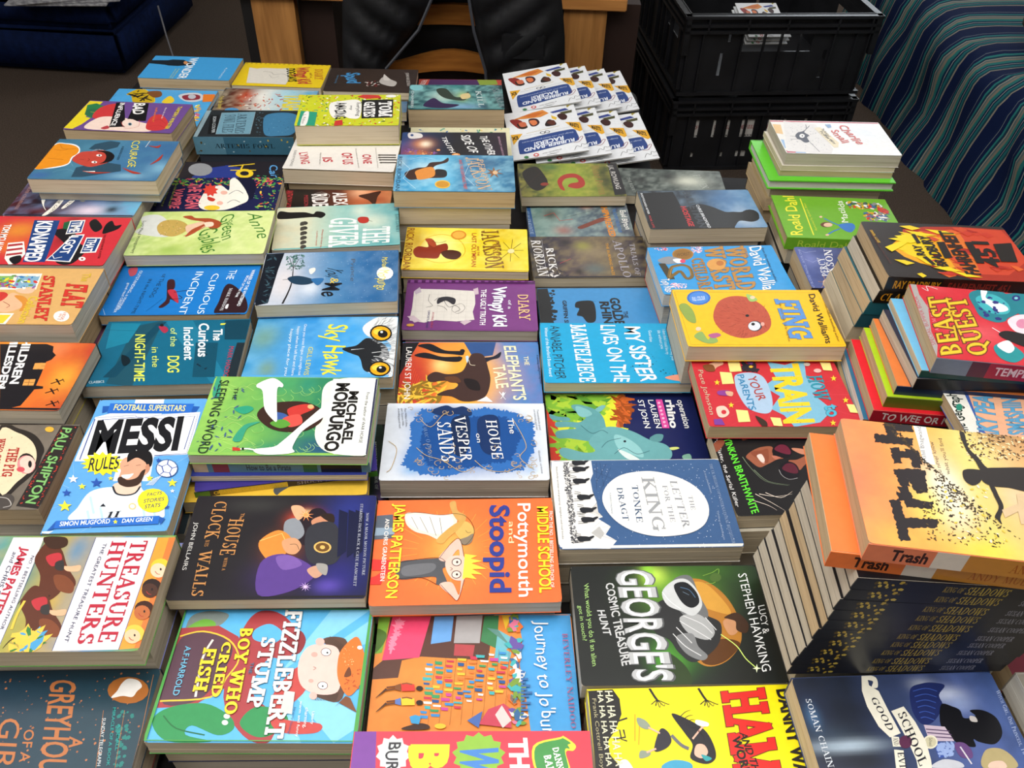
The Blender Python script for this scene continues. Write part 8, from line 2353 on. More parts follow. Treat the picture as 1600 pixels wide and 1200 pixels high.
DESIGN['fing'] = unpack(r'''
('P',('#f3bd1f',),0,.08,30,'#eeb018',(),40,28)
l#3a3420,.35,0,0|-997 565 1982 -11 12 -1126 -1978 3 -16 1134
p#2d6cc0|-523 426 -26 -62 -47 -52 -60 -34 -65 -12 -60 12 -45 35 -25 53 1 62 26 63 47 53 61 35 65 11 60 -13 46 -36 23 -53
p#4b87d4|-550 426 -22 -51 -39 -42 -50 -28 -54 -10 -50 10 -38 29 -20 43 0 51 22 51 39 43 50 29 55 9 50 -10 38 -30 20 -43
t#e9f1fa,0,sans|-784 354 178 28 10 89|FULL COLOUR
s#b8513a|-553 92 130 259 204 116 214 -32 167 -202 23 -280 -77 -207 -186 -138 -223 -43 -190 107 -84 207
('f',('#8a2f22','#c9674a','#a33f2c','#7a2a20','#b8513a'),260,-18.1,-.7,36.9,.1,-10.3,-42.8,4.9,-4.8,7)
p#1d1a1a|-85 36 -4 -11 -8 -9 -10 -6 -11 -2 -9 2 -7 6 -3 9 0 11 5 10 8 10 10 6 10 2 10 -2 6 -6 4 -10
p#3a3a44|32 -186 -18 -42 -29 -36 -36 -24 -38 -9 -34 8 -24 24 -12 35 3 43 17 42 30 36 36 24 38 9 34 -8 25 -24 11 -36
p#d9dde2|11 -186 -16 -37 -25 -31 -31 -21 -33 -8 -29 7 -22 21 -10 31 3 37 15 37 26 31 31 22 33 7 30 -7 21 -21 10 -31
p#222|-52 -145 -5 -12 -8 -10 -9 -7 -11 -2 -9 2 -7 7 -3 10 1 11 5 12 8 10 10 7 10 2 9 -2 7 -7 3 -10
p#e8a79a|76 -144 -6 -16 -9 -14 -10 -9 -11 -3 -9 3 -6 9 -2 13 2 16 6 16 9 14 10 9 11 3 9 -3 6 -9 2 -14
s#8aa85a|-910 -403 118 99 52 -165 68 111 56 -136 -82 -56 -116 25
s#b05a8a|-719 -373 123 43 40 -54 -117 -57
p#e8c9a8|-788 -248 -7 -16 -10 -14 -14 -9 -14 -4 -13 3 -10 9 -4 14 1 16 6 16 10 14 14 9 14 3 13 -3 10 -9 4 -13
s#8aa04a|-991 238 104 58 71 -175 -16 -243 -111 70
s#9ac06a|-14 508 81 -30 44 -102 -111 -28
p#e8c9a8|91 434 -6 -13 -11 -12 -13 -8 -14 -2 -13 2 -9 8 -5 12 1 14 6 14 10 12 14 7 14 3 12 -3 10 -8 5 -12
t#23313f,.1,slab|364 392 -31 -845 297 -2|FING
t#5a8fd0,.08,slab|364 392 -31 -845 297 -2|FING
t#2a2418,.03,wob|848 513 -74 -1063 88 13|David Walliams
t#4a3d1c,0,sans|1027 496 -90 -1005 33 0|From multi-million bestselling author
t#7a641c,0,sans|386 303 -93 -810 34 0|An Utterly Funny Tale by Tony Ross
''')
DESIGN['charlie'] = unpack(r'''
('P',('#e6e2da','#ecebe8','#f0f0ee'),0,.15,20,'#c9d6e2',((49.9,26.8,48.1,37.5,'#dfe8f2',.6),),40,28)
p#b5284a|-999 665 2005 -10 -17 -63 -2004 -12
p#b5284a|-984 -526 157 -15 1 -71 -160 -6
p#e0b878|-987 480 147 -15 -45 -382 -119 38
p#8fb0d4|-978 -114 54 -19 -47 -333 -19 40
p#8fb0d4|-808 -540 142 -35 7 -47 -188 1
p#dcd9d6|-757 608 566 -110 52 -933 -82 -184 -754 53
('d',('#8a8a92',),90,.5,(-72.2,49.4,-25.1,42.6,-23.1,-51.9,-92.3,-46.4),3)
s#22263a|-677 49 77 113 118 72 85 139 -86 -183 56 -130 -62 -89 1 -149 -89 -46 -53 103 -48 41
l#22263a,.9,0,0|-488 -178 74 -380
l#22263a,1.1,1,0|-378 489 -30 -162 -85 -138
l#22263a,1.1,0,0|-317 446 -81 -118
l#22263a,.8,0,0|-781 23 104 -17
l#22263a,.8,0,0|-802 -107 141 19
p#e8e6e4|-514 35 -12 -31 -16 -26 -20 -17 -20 -7 -16 5 -12 16 -4 25 4 30 11 31 17 26 19 18 20 7 17 -5 12 -17 4 -25
p#22263a|-542 33 -4 -10 -5 -8 -6 -6 -6 -3 -5 2 -3 6 -1 8 2 10 3 10 5 9 6 6 6 2 5 -2 3 -5 1 -9
p#e3d6b4|-259 357 122 38 164 -594 -60 -170 -75 -23
t#3a3228,.03,wob|-148 318 46 -308 54 25|The Perfumed
t#3a3228,.03,wob|-209 202 112 -386 55 38|Pirates of
t#3a3228,.03,wob|-154 73 90 -347 36 24|Perfidy
t#c9483c,.03,wob|192 472 145 -722 162 22|Charlie
t#c9483c,.03,wob|-2 257 92 -475 137 52|Small
p#7fa0c8|-24 507 104 5 -12 -116 -69 -26
''')
DESIGN['burp'] = unpack(r'''
('P',('#d83a4c',),0,.05,30,'#cc3244',(),40,28)
p#7a3f98|-1003 645 222 -1 44 -581 -242 1
p#cfd3d2|-644 616 35 -34 42 9 14 -48 42 -18 -11 -46 28 -39 -32 -30 6 -47 -42 -4 -19 -40 -39 21 -36 -21 -26 41 -43 4 -2 47 -37 30 21 39 -19 46 39 18 6 47 44 -9
t#2a2a30,.03,wob|-675 555 -16 -312 92 0|BURP!
t#1d1a14,.17,sans|-494 528 2 -163 281 4|B
t#f0e028,.13,sans|-494 528 2 -163 281 4|B
t#1d1a14,.17,sans|-479 538 -5 -213 277 -1|B
t#f0e028,.13,sans|-479 538 -5 -213 277 -1|B
p#8ab83a|48 635 44 -36 58 14 19 -49 59 -11 -10 -50 45 -33 -35 -40 22 -46 -53 -21 -5 -49 -58 2 -31 -41 -51 25 -49 -24 -32 41 -58 -1 -7 48 -53 22 21 46 -36 40 44 32 -11 51 59 10 17 49 58 -15
t#eef2f4,.15,sans|-84 542 6 -218 273 -32|W
t#3f7fc8,.1,sans|-84 542 6 -218 273 -32|W
t#1d1a1c,.14,sans|292 588 20 -350 140 0|THE
t#f2f1ee,.1,sans|292 588 20 -350 140 0|THE
s#f0d83a|487 522 221 70 31 8 89 -71 -19 -47 -62 -15 18 -181 -241 1
s#3f8f44|505 511 202 65 23 8 60 -39 -24 -16 13 -31 -39 -15 10 -197 -211 1
t#f2f1ee,.05,slab|641 506 42 -220 47 8|DANNY
t#f2f1ee,.05,slab|569 445 42 -232 54 8|BAKER
''')
DESIGN['courage'] = unpack(r'''
('P',('#3a6a86','#42748e','#3f6f96','#3a6490'),0,.25,22,'#5a94aa',((92.2,-23.3,20.5,21.4,'#7fb0c8',.8),(50.3,-51,29.9,10.5,'#8fbcd0',.7),(-85,-54.1,18.9,12.5,'#3a5a9a',.7)),40,24)
l#7fb8c4,.4,1,0|-802 -291 195 261 172 -200
l#7fb8c4,.4,1,0|-674 -438 179 105 247 -145
s#e8edf0|-999 458 190 63 169 -48 110 -130 41 -185 -48 -107 10 -233 -194 -132 -275 -33 -43 49
s#dd8a20|-981 443 182 51 160 -58 101 -120 19 -144 -43 -122 14 -207 -186 -122 -266 -28
l#a85a14,.9,1,0|-927 300 157 -20 54 55
l#a85a14,.9,1,0|-917 12 261 -43
l#a85a14,.7,1,0|-888 463 98 -131 198 8
p#2d4a5c|-393 348 44 165 217 120 172 -48 3 -165 -208 -144
p#2d4a5c|-369 -279 321 215 334 -94 68 -204 -519 -213 -168 -4
s#b84438|-521 -27 5 157 61 108 165 33 141 33 153 -75 83 -131 -10 -158 -89 -107 -146 -81 -140 47 -125 74
s#1a1618|-240 273 176 7 145 -129 28 -157 -48 -81 -119 -55 48 79 -16 158 -83 130
l#1a1416,.5,0,0|-421 2 83 -23
p#f4ece6|-108 134 1 -14 -5 -12 -12 -9 -17 -3 -18 2 -17 7 -14 12 -8 14 -2 14 6 12 12 9 16 3 18 -2 18 -7 14 -12
p#f4ece6|-106 -92 2 -14 -6 -12 -12 -8 -16 -3 -18 2 -17 8 -13 11 -9 14 -1 13 6 12 11 9 16 3 18 -2 17 -8 14 -11
p#1a1416|-131 133 3 -10 -1 -8 -3 -6 -5 -2 -6 1 -7 6 -6 8 -5 10 -2 10 0 9 3 6 5 2 7 -2 6 -5 7 -9
p#1a1416|-128 -92 2 -10 0 -9 -3 -5 -5 -3 -6 2 -7 6 -6 8 -5 10 -2 10 0 8 3 6 5 2 7 -2 6 -5 7 -9
l#5a1a1a,.6,1,0|-294 33 43 -51 -19 -53
l#e8e8e8,.6,1,0|-308 287 75 41 97 -24
t#e6d43a,0,wob|215 649 196 -881 117 5|COURAGE
t#1b2f3c,0,sans|110 450 61 -455 36 2|A SECOND GUESS
s#a5382c|515 495 139 -22 61 58 -19 -112
s#a5382c|740 -144 54 160 47 190 5 -188
s#a5382c|345 -260 183 -97 162 -73 -137 -3
s#a5382c|-235 -377 208 -35 249 -4 -255 -46
l#f0ede6,.7,0,0|493 438 9 224
p#f0ede6|-225 -407 188 25 10 -30
''')
DESIGN['geo'] = unpack(r'''
('P',('#3f5fa8',),0,.1,20,'#36549a',(),40,28)
p#e9e7dd|-952 593 242 -28 -81 -755 -71 -201 -218 1
('d',('#8a8a80',),20,.4,(-93.8,57.9,-71.6,55.1,-82.8,-19,-103.1,-19),1)
p#3a5a94|-891 565 -7 -11 -10 -9 -12 -7 -12 -2 -11 2 -7 7 -2 9 2 11 7 11 10 9 12 6 12 2 10 -2 7 -6 3 -9
t#20302a,.04,wob|-980 -390 196 870 -118 0|The Geography of
p#2f8a74|-860 56 -13 -22 -16 -18 -17 -13 -17 -4 -12 4 -7 13 0 18 7 23 12 22 16 19 18 13 16 4 13 -5 7 -12 0 -19
p#e8b08c|-653 536 752 -85 -438 -893 -418 2 -31 174
('d',('#6a5a54',),26,.7,(-65.3,53.6,7.4,48,5.3,43.7,-66.2,49.4),2)
t#3a6a80,.03,sans|-386 -217 43 128 -50 0|AND
t#26323a,.09,sans|-777 -775 411 1212 -200 48|FREAKY PEAKS
t#5aa0c8,.06,sans|-777 -775 411 1212 -200 48|FREAKY PEAKS
t#26323a,.09,sans|-315 -393 227 719 -201 1|SMASHING
t#5aa0c8,.06,sans|-315 -393 227 719 -201 1|SMASHING
''')
DESIGN['beast'] = unpack(r'''
('P',('#c8202c','#d02a38','#b81a28'),0,.2,16,'#e04a54',((-37.3,-17,30.8,20.5,'#e86a70',.5),(-68.1,67.8,16.4,11.6,'#e05058',.5)),40,28)
p#a8a3a0|-966 753 73 -23 -11 -222 46 -256 -77 -479 9 -264 -59 -208 -30 23
t#b0424a,0,sans|-941 -478 4 955 -44 -21|SPECIAL BUMPER BOOK
t#e0909a,0,serif|-840 -212 27 536 -42 -6|ADAM BLADE
t#3a2018,.16,serif|-690 -612 121 1156 -240 -79|BEAST
t#3a2018,.16,serif|-368 -563 10 1107 -242 -79|QUEST
t#c9901c,.08,serif|-690 -612 121 1156 -240 -79|BEAST
t#c9901c,.08,serif|-368 -563 10 1107 -242 -79|QUEST
t#eec82e,0,serif|-690 -612 121 1156 -240 -79|BEAST
t#eec82e,0,serif|-368 -563 10 1107 -242 -79|QUEST
s#1f7f8c|-283 606 180 130 233 3 118 -182 -14 -230 -178 -154 -58 -72 -121 -34 -142 87 -23 188
s#3fb0b8|-212 550 220 102 139 -177 -61 -203 -196 -30 -99 112
s#e6f2f4|-103 736 71 -23 -60 -144 60 -56 129 -78 9 -96 -128 -52 -79 117 -50 90
('d',('#2a2a7a',),16,3,(-25.2,54.4,22.9,62,.8,13.4,-33.2,11.2),1.4)
s#1f7f8c|170 677 332 19 -143 -444 -155 39 -37 187
p#2a2a7a|336 620 -11 -25 -18 -22 -21 -16 -21 -8 -19 2 -13 11 -5 18 4 24 11 24 18 23 21 16 21 8 19 -2 13 -11 5 -18
p#7fd0d8|308 616 -5 -11 -8 -10 -10 -7 -10 -4 -8 1 -6 4 -3 9 2 10 5 11 8 10 10 7 9 4 9 -1 6 -5 2 -8
s#f0dce4|46 140 148 117 146 -9 -104 -324 -153 -23 -56 112
p#d98aa8|273 98 -18 -38 -26 -34 -32 -25 -31 -12 -28 3 -18 17 -7 29 5 36 18 38 26 34 32 26 32 12 28 -3 18 -18 7 -29
s#1f8f94|-283 -421 158 112 113 -99 28 -138 -147 -135 -138 63
s#e3f0f2|-236 -385 158 112 29 -141 -102 -101
l#f4eef0,1.2,0,0|-194 -51 135 -160 196 -174
s#1c1618|-154 -166 133 81 246 -82 -69 -216 -234 110
l#f0a0a4,.8,1,0|-1011 -842 170 53 141 -60
l#f4f0f0,.8,1,0|-842 653 64 -58 5 103 124 -49
''')
DESIGN['fahr'] = unpack(r'''
('P',('#2c2624',),0,.15,20,'#352e2b',(),40,28)
p#a8301f|-441 493 319 85 441 35 655 -33 103 -956 -125 -281 -827 0 -215 101 -194 169 -266 203 -3 350
p#c9442a|269 593 652 -34 55 -356 3 -365 -387 -357 -423 -2 123 708
p#e3a01c|-746 56 264 291 284 118 290 -28 26 -327 -113 -494 -217 -36 -255 100 -164 135
p#d9702a|38 473 271 -29 10 -438 -87 -526 -270 -1 -16 414
p#e8c81e|-685 57 256 183 231 79 62 -215 -66 -421 -205 66 -164 136
p#d9622a|54 364 -49 67 -81 -38 59 -79
p#e8c81e|-473 -70 -47 62 -80 -58 64 -46
p#e8c81e|-397 28 -114 52 -139 -38 141 -47
p#d9622a|221 -564 -48 56 -70 -9 54 -80
p#e8c81e|-332 35 -87 65 -112 -20 100 -94
p#c23a26|638 440 -76 68 -121 -68 101 -52
p#e8c81e|-369 285 -101 62 -129 -40 122 -67
p#8a2018|345 9 -67 56 -82 11 70 -102
p#e8c81e|-368 174 -86 59 -109 -24 101 -76
p#d9622a|534 473 -60 63 -74 21 55 -127
p#d9622a|-91 -581 -104 64 -120 9 111 -118
p#c94a2a|-158 -281 -81 71 -122 -67 105 -59
p#e8c81e|-340 210 -105 52 -117 8 118 -91
p#8a2018|-123 -145 -67 60 -87 -4 74 -97
p#e8c81e|-510 -18 -60 54 -89 -51 80 -34
p#c23a26|766 411 -75 78 -114 -37 85 -108
p#e8c81e|-276 57 -69 54 -90 -20 82 -67
p#b8321f|194 -289 -101 60 -133 -43 125 -58
p#e8c81e|-315 352 -103 51 -111 18 112 -99
p#e8c81e|-210 199 -55 66 -79 -15 60 -99
p#c94a2a|56 394 -124 68 -147 -8 138 -116
p#c94a2a|-7 -478 -75 60 -110 -53 98 -47
p#a8281c|579 489 -132 63 -172 -63 166 -50
p#c23a26|508 437 -87 78 -121 -28 96 -119
p#e8c81e|-354 283 -74 68 -89 14 74 -135
p#a8281c|363 -16 -112 77 -149 -40 130 -103
p#d9622a|330 451 -108 72 -140 -35 125 -97
p#c23a26|486 -64 -125 65 -163 -57 155 -56
p#c94a2a|447 528 -69 70 -113 -68 91 -58
p#c23a26|726 -62 -77 58 -100 -12 88 -82
p#c94a2a|148 -209 -107 75 -132 -4 114 -135
p#c23a26|543 -415 -60 63 -81 -1 61 -106
p#d9622a|840 -380 -63 69 -83 14 57 -136
p#b8321f|-44 -553 -122 59 -151 -41 149 -56
p#e8c81e|-112 303 -60 69 -77 9 57 -130
p#8a2018|734 -15 -117 53 -134 2 132 -87
p#c23a26|718 -372 -86 56 -102 11 92 -100
p#8a2018|-167 -400 -78 68 -118 -63 101 -58
p#e8c81e|-485 -616 -43 64 -69 -25 50 -84
p#d9622a|392 -177 -100 60 -124 -15 115 -85
p#e8c81e|-193 521 -126 68 -152 -29 146 -95
p#c23a26|902 43 -119 57 -152 -40 147 -54
p#c94a2a|-26 253 -71 66 -89 6 72 -121
p#e8c81e|-545 -335 -113 65 -132 2 126 -117
p#c94a2a|99 -428 -56 54 -77 -11 65 -74
p#a8281c|663 -366 -112 55 -146 -45 142 -42
p#e8cf1e|-826 19 232 146 155 39 -144 -145 -180 -143
p#e8cf1e|-718 233 195 41 136 -104 -166 -4
p#e8cf1e|-430 457 158 -31 255 -65 -266 -45
p#e8cf1e|-616 307 218 42 126 -140 -188 -76
p#e8cf1e|-489 -183 216 -101 61 -136 -179 84
p#e8cf1e|-335 -421 195 35 154 -101 -186 -1
p#e8cf1e|-131 -488 155 -33 201 -85 -208 0
p#e8cf1e|-144 504 269 -28 123 -89 -254 11
t#221c1a,.07,sans|-345 -146 10 246 -103 -2|RAY
t#221c1a,.07,sans|-130 -385 -21 724 -134 -1|BRADBURY
t#221c1a,.07,sans|223 -548 -11 1026 -177 -1|FAHRENHEIT
t#221c1a,.06,sans|582 -362 24 612 -203 -2|451
p#221c1a|-375 357 55 13 11 -216 -57 -19
p#221c1a|-88 195 106 3 -21 -374 -110 -19
p#221c1a|293 223 98 2 -15 -502 -107 -1
p#221c1a|664 196 258 43 -95 -457 -218 -3
p#221c1a|-397 -182 57 18 66 -188 -56 -18
t#d9a81e,.03,sans|-854 116 -26 308 -36 -1|SIXTY YEARS
t#6a3028,0,sans|-852 -374 -57 726 -20 0|OF ONE OF THE MOST FAMOUS NOVELS
''')
DESIGN['trash'] = unpack(r'''
('P',('#e8805c','#ea8f50','#e8a046','#d9c86a','#d8b478','#c98f5a','#b87a4e'),0,.25,26,'#e8b05a',((-25.7,-7,19.1,41.8,'#eeeedd',.95),(-44.6,-23.2,15.6,27.3,'#e6dc5a',.7),(-76.9,-59.9,25,19,'#e8c04a',.5),(9.2,48.5,16.8,31.7,'#e6dc8a',.6),(36,67.9,22.8,16.7,'#9a6a3e',.7),(-10.9,-62.4,29.9,15.3,'#e8d032',.7),(29.9,-5.5,15.9,21.6,'#d9c8a8',.6)),60,42)
p#ecebe8|-359 772 111 3 -32 -541 -90 5
t#5a5654,0,sans|-343 261 52 478 -37 -6|Ashil Bhagwandas
t#3a362a,0,wob|-246 78 12 433 -37 -6|You never know
t#3a362a,0,wob|-179 141 31 422 -33 -5|what you'll find
r#241d20,1.8|-748 -219 92 22 -4 -197 -5 -220 -88 -20 11 228
r#241d20,1.8|-726 -388 330 25 -22 -91 -315 -54
r#241d20,1.8|-653 -61 87 22 30 -207 -82 -36
r#241d20,1.8|-607 -173 215 -18 -25 -78 -199 -5
r#241d20,1.8|-671 -115 84 -21 -28 -72 -58 -8
r#241d20,1.8|-650 115 111 35 -3 -194 -79 -12
r#241d20,1.8|-572 118 196 38 -38 -250 -95 -31
r#241d20,1.8|-534 53 106 16 -7 -63 -108 -24
r#241d20,1.8|-646 134 241 36 -16 -74 -227 -34
r#241d20,1.8|-624 376 84 22 -12 -187 -76 -20
r#241d20,1.8|-591 344 153 32 -12 -85 -145 -31
r#241d20,1.8|-500 395 117 -11 -5 -166 -71 -29
r#241d20,1.8|-470 288 79 -25 -27 -95 -63 8
r#241d20,1.8|-728 533 329 -8 -15 -98 -328 -2
r#241d20,1.8|-612 679 241 7 -6 -90 -246 -8
r#241d20,1.8|-603 691 99 15 -28 -240 -97 -15
('d',('#2c2418','#4a3a22'),260,.7,(-71.5,75.4,-55.2,73.9,-24.4,-16.9,21.1,-50.1),2.2)
('d',('#2c2418','#5a4a2a'),240,.6,(-46.3,-3.2,-13.4,1.7,6.8,-58.3,-53.2,-61),2.2)
('d',('#3a2c1c','#6a4a2a','#e8d8a8'),240,.8,(-1.7,74,61.1,79.6,48.8,39.5,1,32.3),2)
('d',('#e8dfc8','#d9c040'),60,.8,(-29.2,-.7,14.1,9.2,8.7,-51.9,-28.5,-57.4),2)
s#231d1c|-72 184 41 33 68 10 62 -8 -6 -46 -59 -97 -73 -37 -43 55
s#231d1c|78 189 56 62 124 27 203 31 59 -18 -76 -240 -187 7 -127 -2 -64 43
s#231d1c|21 647 42 6 -12 -175 51 -104 28 -88 25 -50 -64 -45 -26 140 -38 106
s#231d1c|109 70 35 -12 8 -101 4 -117 -60 -123 -7 -65 -24 45 -9 30 61 107 -4 117
p#cfb48c|133 -196 150 88 19 104 68 19 -78 -333 -51 -7 16 131 -123 -83
''')
DESIGN['booklet'] = unpack(r'''
('bg','#e4e7ea')
s#8a2a26|-673 691 150 27 115 -168 -65 -282 -87 78
s#2a1a14|-534 490 156 0 47 -217 -144 -29
s#c96a4a|-494 528 132 7 16 -182 -119 -12
s#3a1d26|-269 631 163 -6 51 -193 -90 -144 -111 36
s#d97a4a|-265 553 128 7 28 -160 -100 -66
s#241a18|54 346 98 164 115 -137 2 -146 -134 -29 -85 27
s#5a2a1c|92 383 142 74 37 -134 -67 -99
p#d98a3a|-597 717 432 212 241 66 113 -196 -198 -132 -325 12
p#c96a2a|-416 811 319 93 205 -24 -228 -174
p#2c3f8a|216 839 344 97 72 -103 -358 -66
p#e0b83a|219 686 114 -140 -36 -110 -75 100
s#3a1a18|346 641 119 80 86 -155 -43 -155 -105 12
p#4a4a2a|406 768 286 42 -17 -118 -175 -33
p#9a8a2c|604 1097 112 31 17 -33 -129 -151
l#b8a83a,.7,0,0|494 1090 117 -98 122 103
l#b8a02a,1.1,0,0|-384 4 708 147
l#3a3a3e,.4,0,0|-486 -82 389 16 488 87 189 10
p#3a3a3e|4 -73 -6 -19 -15 -15 -19 -6 -22 2 -20 10 -17 18 -10 21 -2 23 7 20 14 14 20 7 22 -3 20 -10 17 -18 10 -21
p#e4e7ea|-13 -67 -4 -14 -10 -9 -13 -4 -15 1 -15 7 -11 12 -7 15 -2 15 5 13 10 9 13 4 15 -1 15 -7 11 -12 7 -15
p#3a3a3e|105 -55 -7 -20 -14 -14 -19 -7 -22 2 -20 11 -16 17 -10 21 -2 23 7 20 14 14 20 6 21 -2 21 -11 16 -17 9 -21
p#e4e7ea|88 -50 -5 -13 -9 -10 -13 -4 -15 2 -15 7 -11 11 -7 15 -1 15 5 13 10 9 13 4 15 -1 14 -7 11 -12 7 -14
p#e0a72a|469 280 298 -86 5 -361 -66 -47 -84 116
t#241d10,.1,sans|719 -59 -172 148 4 160|STEAM
p#e0a72a|-712 32 248 -14 -232 -442
t#241d10,.1,sans|-568 -195 -132 -22 -9 138|EX
s#2c4684|-577 -288 167 50 459 105 370 52 184 -11 35 -170 7 -225 -57 -116 -293 -77 -546 -132 -316 -39 -46 103
t#e6ebf3,.05,sans|552 -470 -1055 -167 -11 -130|RUBBER-BAND
t#e6ebf3,.05,sans|345 -312 -624 -127 -9 -156|RACERS!
t#c0cbe0,0,sans|569 -186 -1083 -166 -4 -54|Design your own elastic-powered racers
l#8a2432,1.2,1,0|512 -649 108 -7 104 169 -22 50 -98 -127
l#202228,.9,1,0|485 -966 72 154 69 -61 38 119 71 -40 53 94
l#202228,.9,0,0|654 -943 98 18 46 -74
p#c8443c|-280 -876 12 -33 29 4 -7 -35 24 -20 -23 -19 9 -34 -29 4 -11 -33 -21 26 -25 -16 -3 36 -29 9 17 29 -18 29 28 8 1 36 26 -16
p#e4e7ea|-260 -966 -4 -12 -8 -10 -10 -5 -12 0 -11 5 -9 9 -5 13 -1 14 4 13 8 9 10 6 12 0 11 -5 9 -10 5 -13
p#3a7a4a|-486 -934 11 -27 24 3 -6 -29 21 -16 -19 -16 7 -28 -24 3 -9 -27 -17 21 -21 -12 -3 29 -24 7 13 24 -15 24 24 7 0 29 22 -13
t#5a5a60,0,sans|232 -840 -388 -83 -2 -43|BY KINGDOM TECH
l#202228,.8,0,0|-84 -1027 259 70
l#202228,.8,0,0|-12 -957 133 -95
''')
UNDER = ['directly under', 'second below', 'third below', 'fourth below']
NEAR = {
 'alex': 'target ring cover',
 'anne': 'pale green red haired girl cover',
 'apollo': 'creased dark violet cover',
 'artemis': 'patterned metallic blue book',
 'badinf': 'purple cover with red haired face',
 'burp': 'red burst cover',
 'clock': 'glowing red spell cover',
 'courage': 'orange topped boy cover',
 'creamback': 'cream dotted strip cover',
 'curious_blue': 'bright blue upside down dog cover',
 'curious_teal': 'dark teal slanting beams cover',
 'darkgreen': 'violet flowers cover',
 'dogdays': 'yellow torn paper cover',
 'elephant': 'elephant at sunset cover',
 'evil_left': 'white banner fantasy cover',
 'evil_right': 'dark swan cover',
 'fing': 'furry red creature cover',
 'fizz': 'orange fish cover',
 'geo': 'peach panel cover',
 'george': 'astronaut cover',
 'giver': 'red apple cover',
 'gr': 'pale grey corner book',
 'grey': 'white dog head cover',
 'hamish': 'clawed hands cover',
 'harry': 'red serpent cover',
 'hostage': 'stormy sky profile cover',
 'how': 'yellow letters and grey disc cover',
 'joburg': 'washing lines cover',
 'kidnapped': 'red road sign cover',
 'letter': 'white moon and riders cover',
 'lying': 'white cover with dark red words',
 'matilda': 'bright green hardback',
 'messi': 'footballer cover',
 'mr': 'dark red hardback',
 'olymp': 'bright yellow glowing ring cover',
 'onyi': 'round dark glasses cover',
 'oprhino': 'teal rhinos cover',
 'parents': 'dotted yellow capitals cover',
 'percy': 'light blue lightning cover',
 'pj2': 'orange starburst cover',
 'potty': 'spiky haired cartoon boy cover',
 'pups': 'large sky blue storybook',
 'redback': 'red edged cover',
 'rhino': 'black rhino silhouette cover',
 'seeker': 'dark teal fantasy cover',
 'shipton': 'pig snout cover',
 'sister': 'cyan cover with tall white capitals',
 'sky': 'owl eyes cover',
 'spud': 'dark brown back row cover',
 'stanley': 'tan cover with red slab letters',
 'starry': 'grey blue streaked cover',
 'trash': 'black spined pile',
 'trashplay': 'yellow block title cover',
 'treasure': 'galloping horses cover',
 'ugly': 'taped graph paper cover',
 'vegan': 'navy vampire cover',
 'vesper': 'bronze scrollwork cover',
 'willesden': 'three aeroplanes cover',
 'wonder': 'plain sky blue cover',
 'worst': 'number two medallion cover',
 'yellowc': 'grey hinge cover',
 'youme': 'night blue tree cover',
}
GROUPS = ['paperbacks laid out cover up across the table', 'books in the tall pile', 'books in the pile beneath the flame cover', 'books in the fanned pile beneath the red monster cover', 'books in the pile beneath the white scrawled cover', 'books in the pile beneath the swan cover', 'paperbacks beneath the top books of the rows']
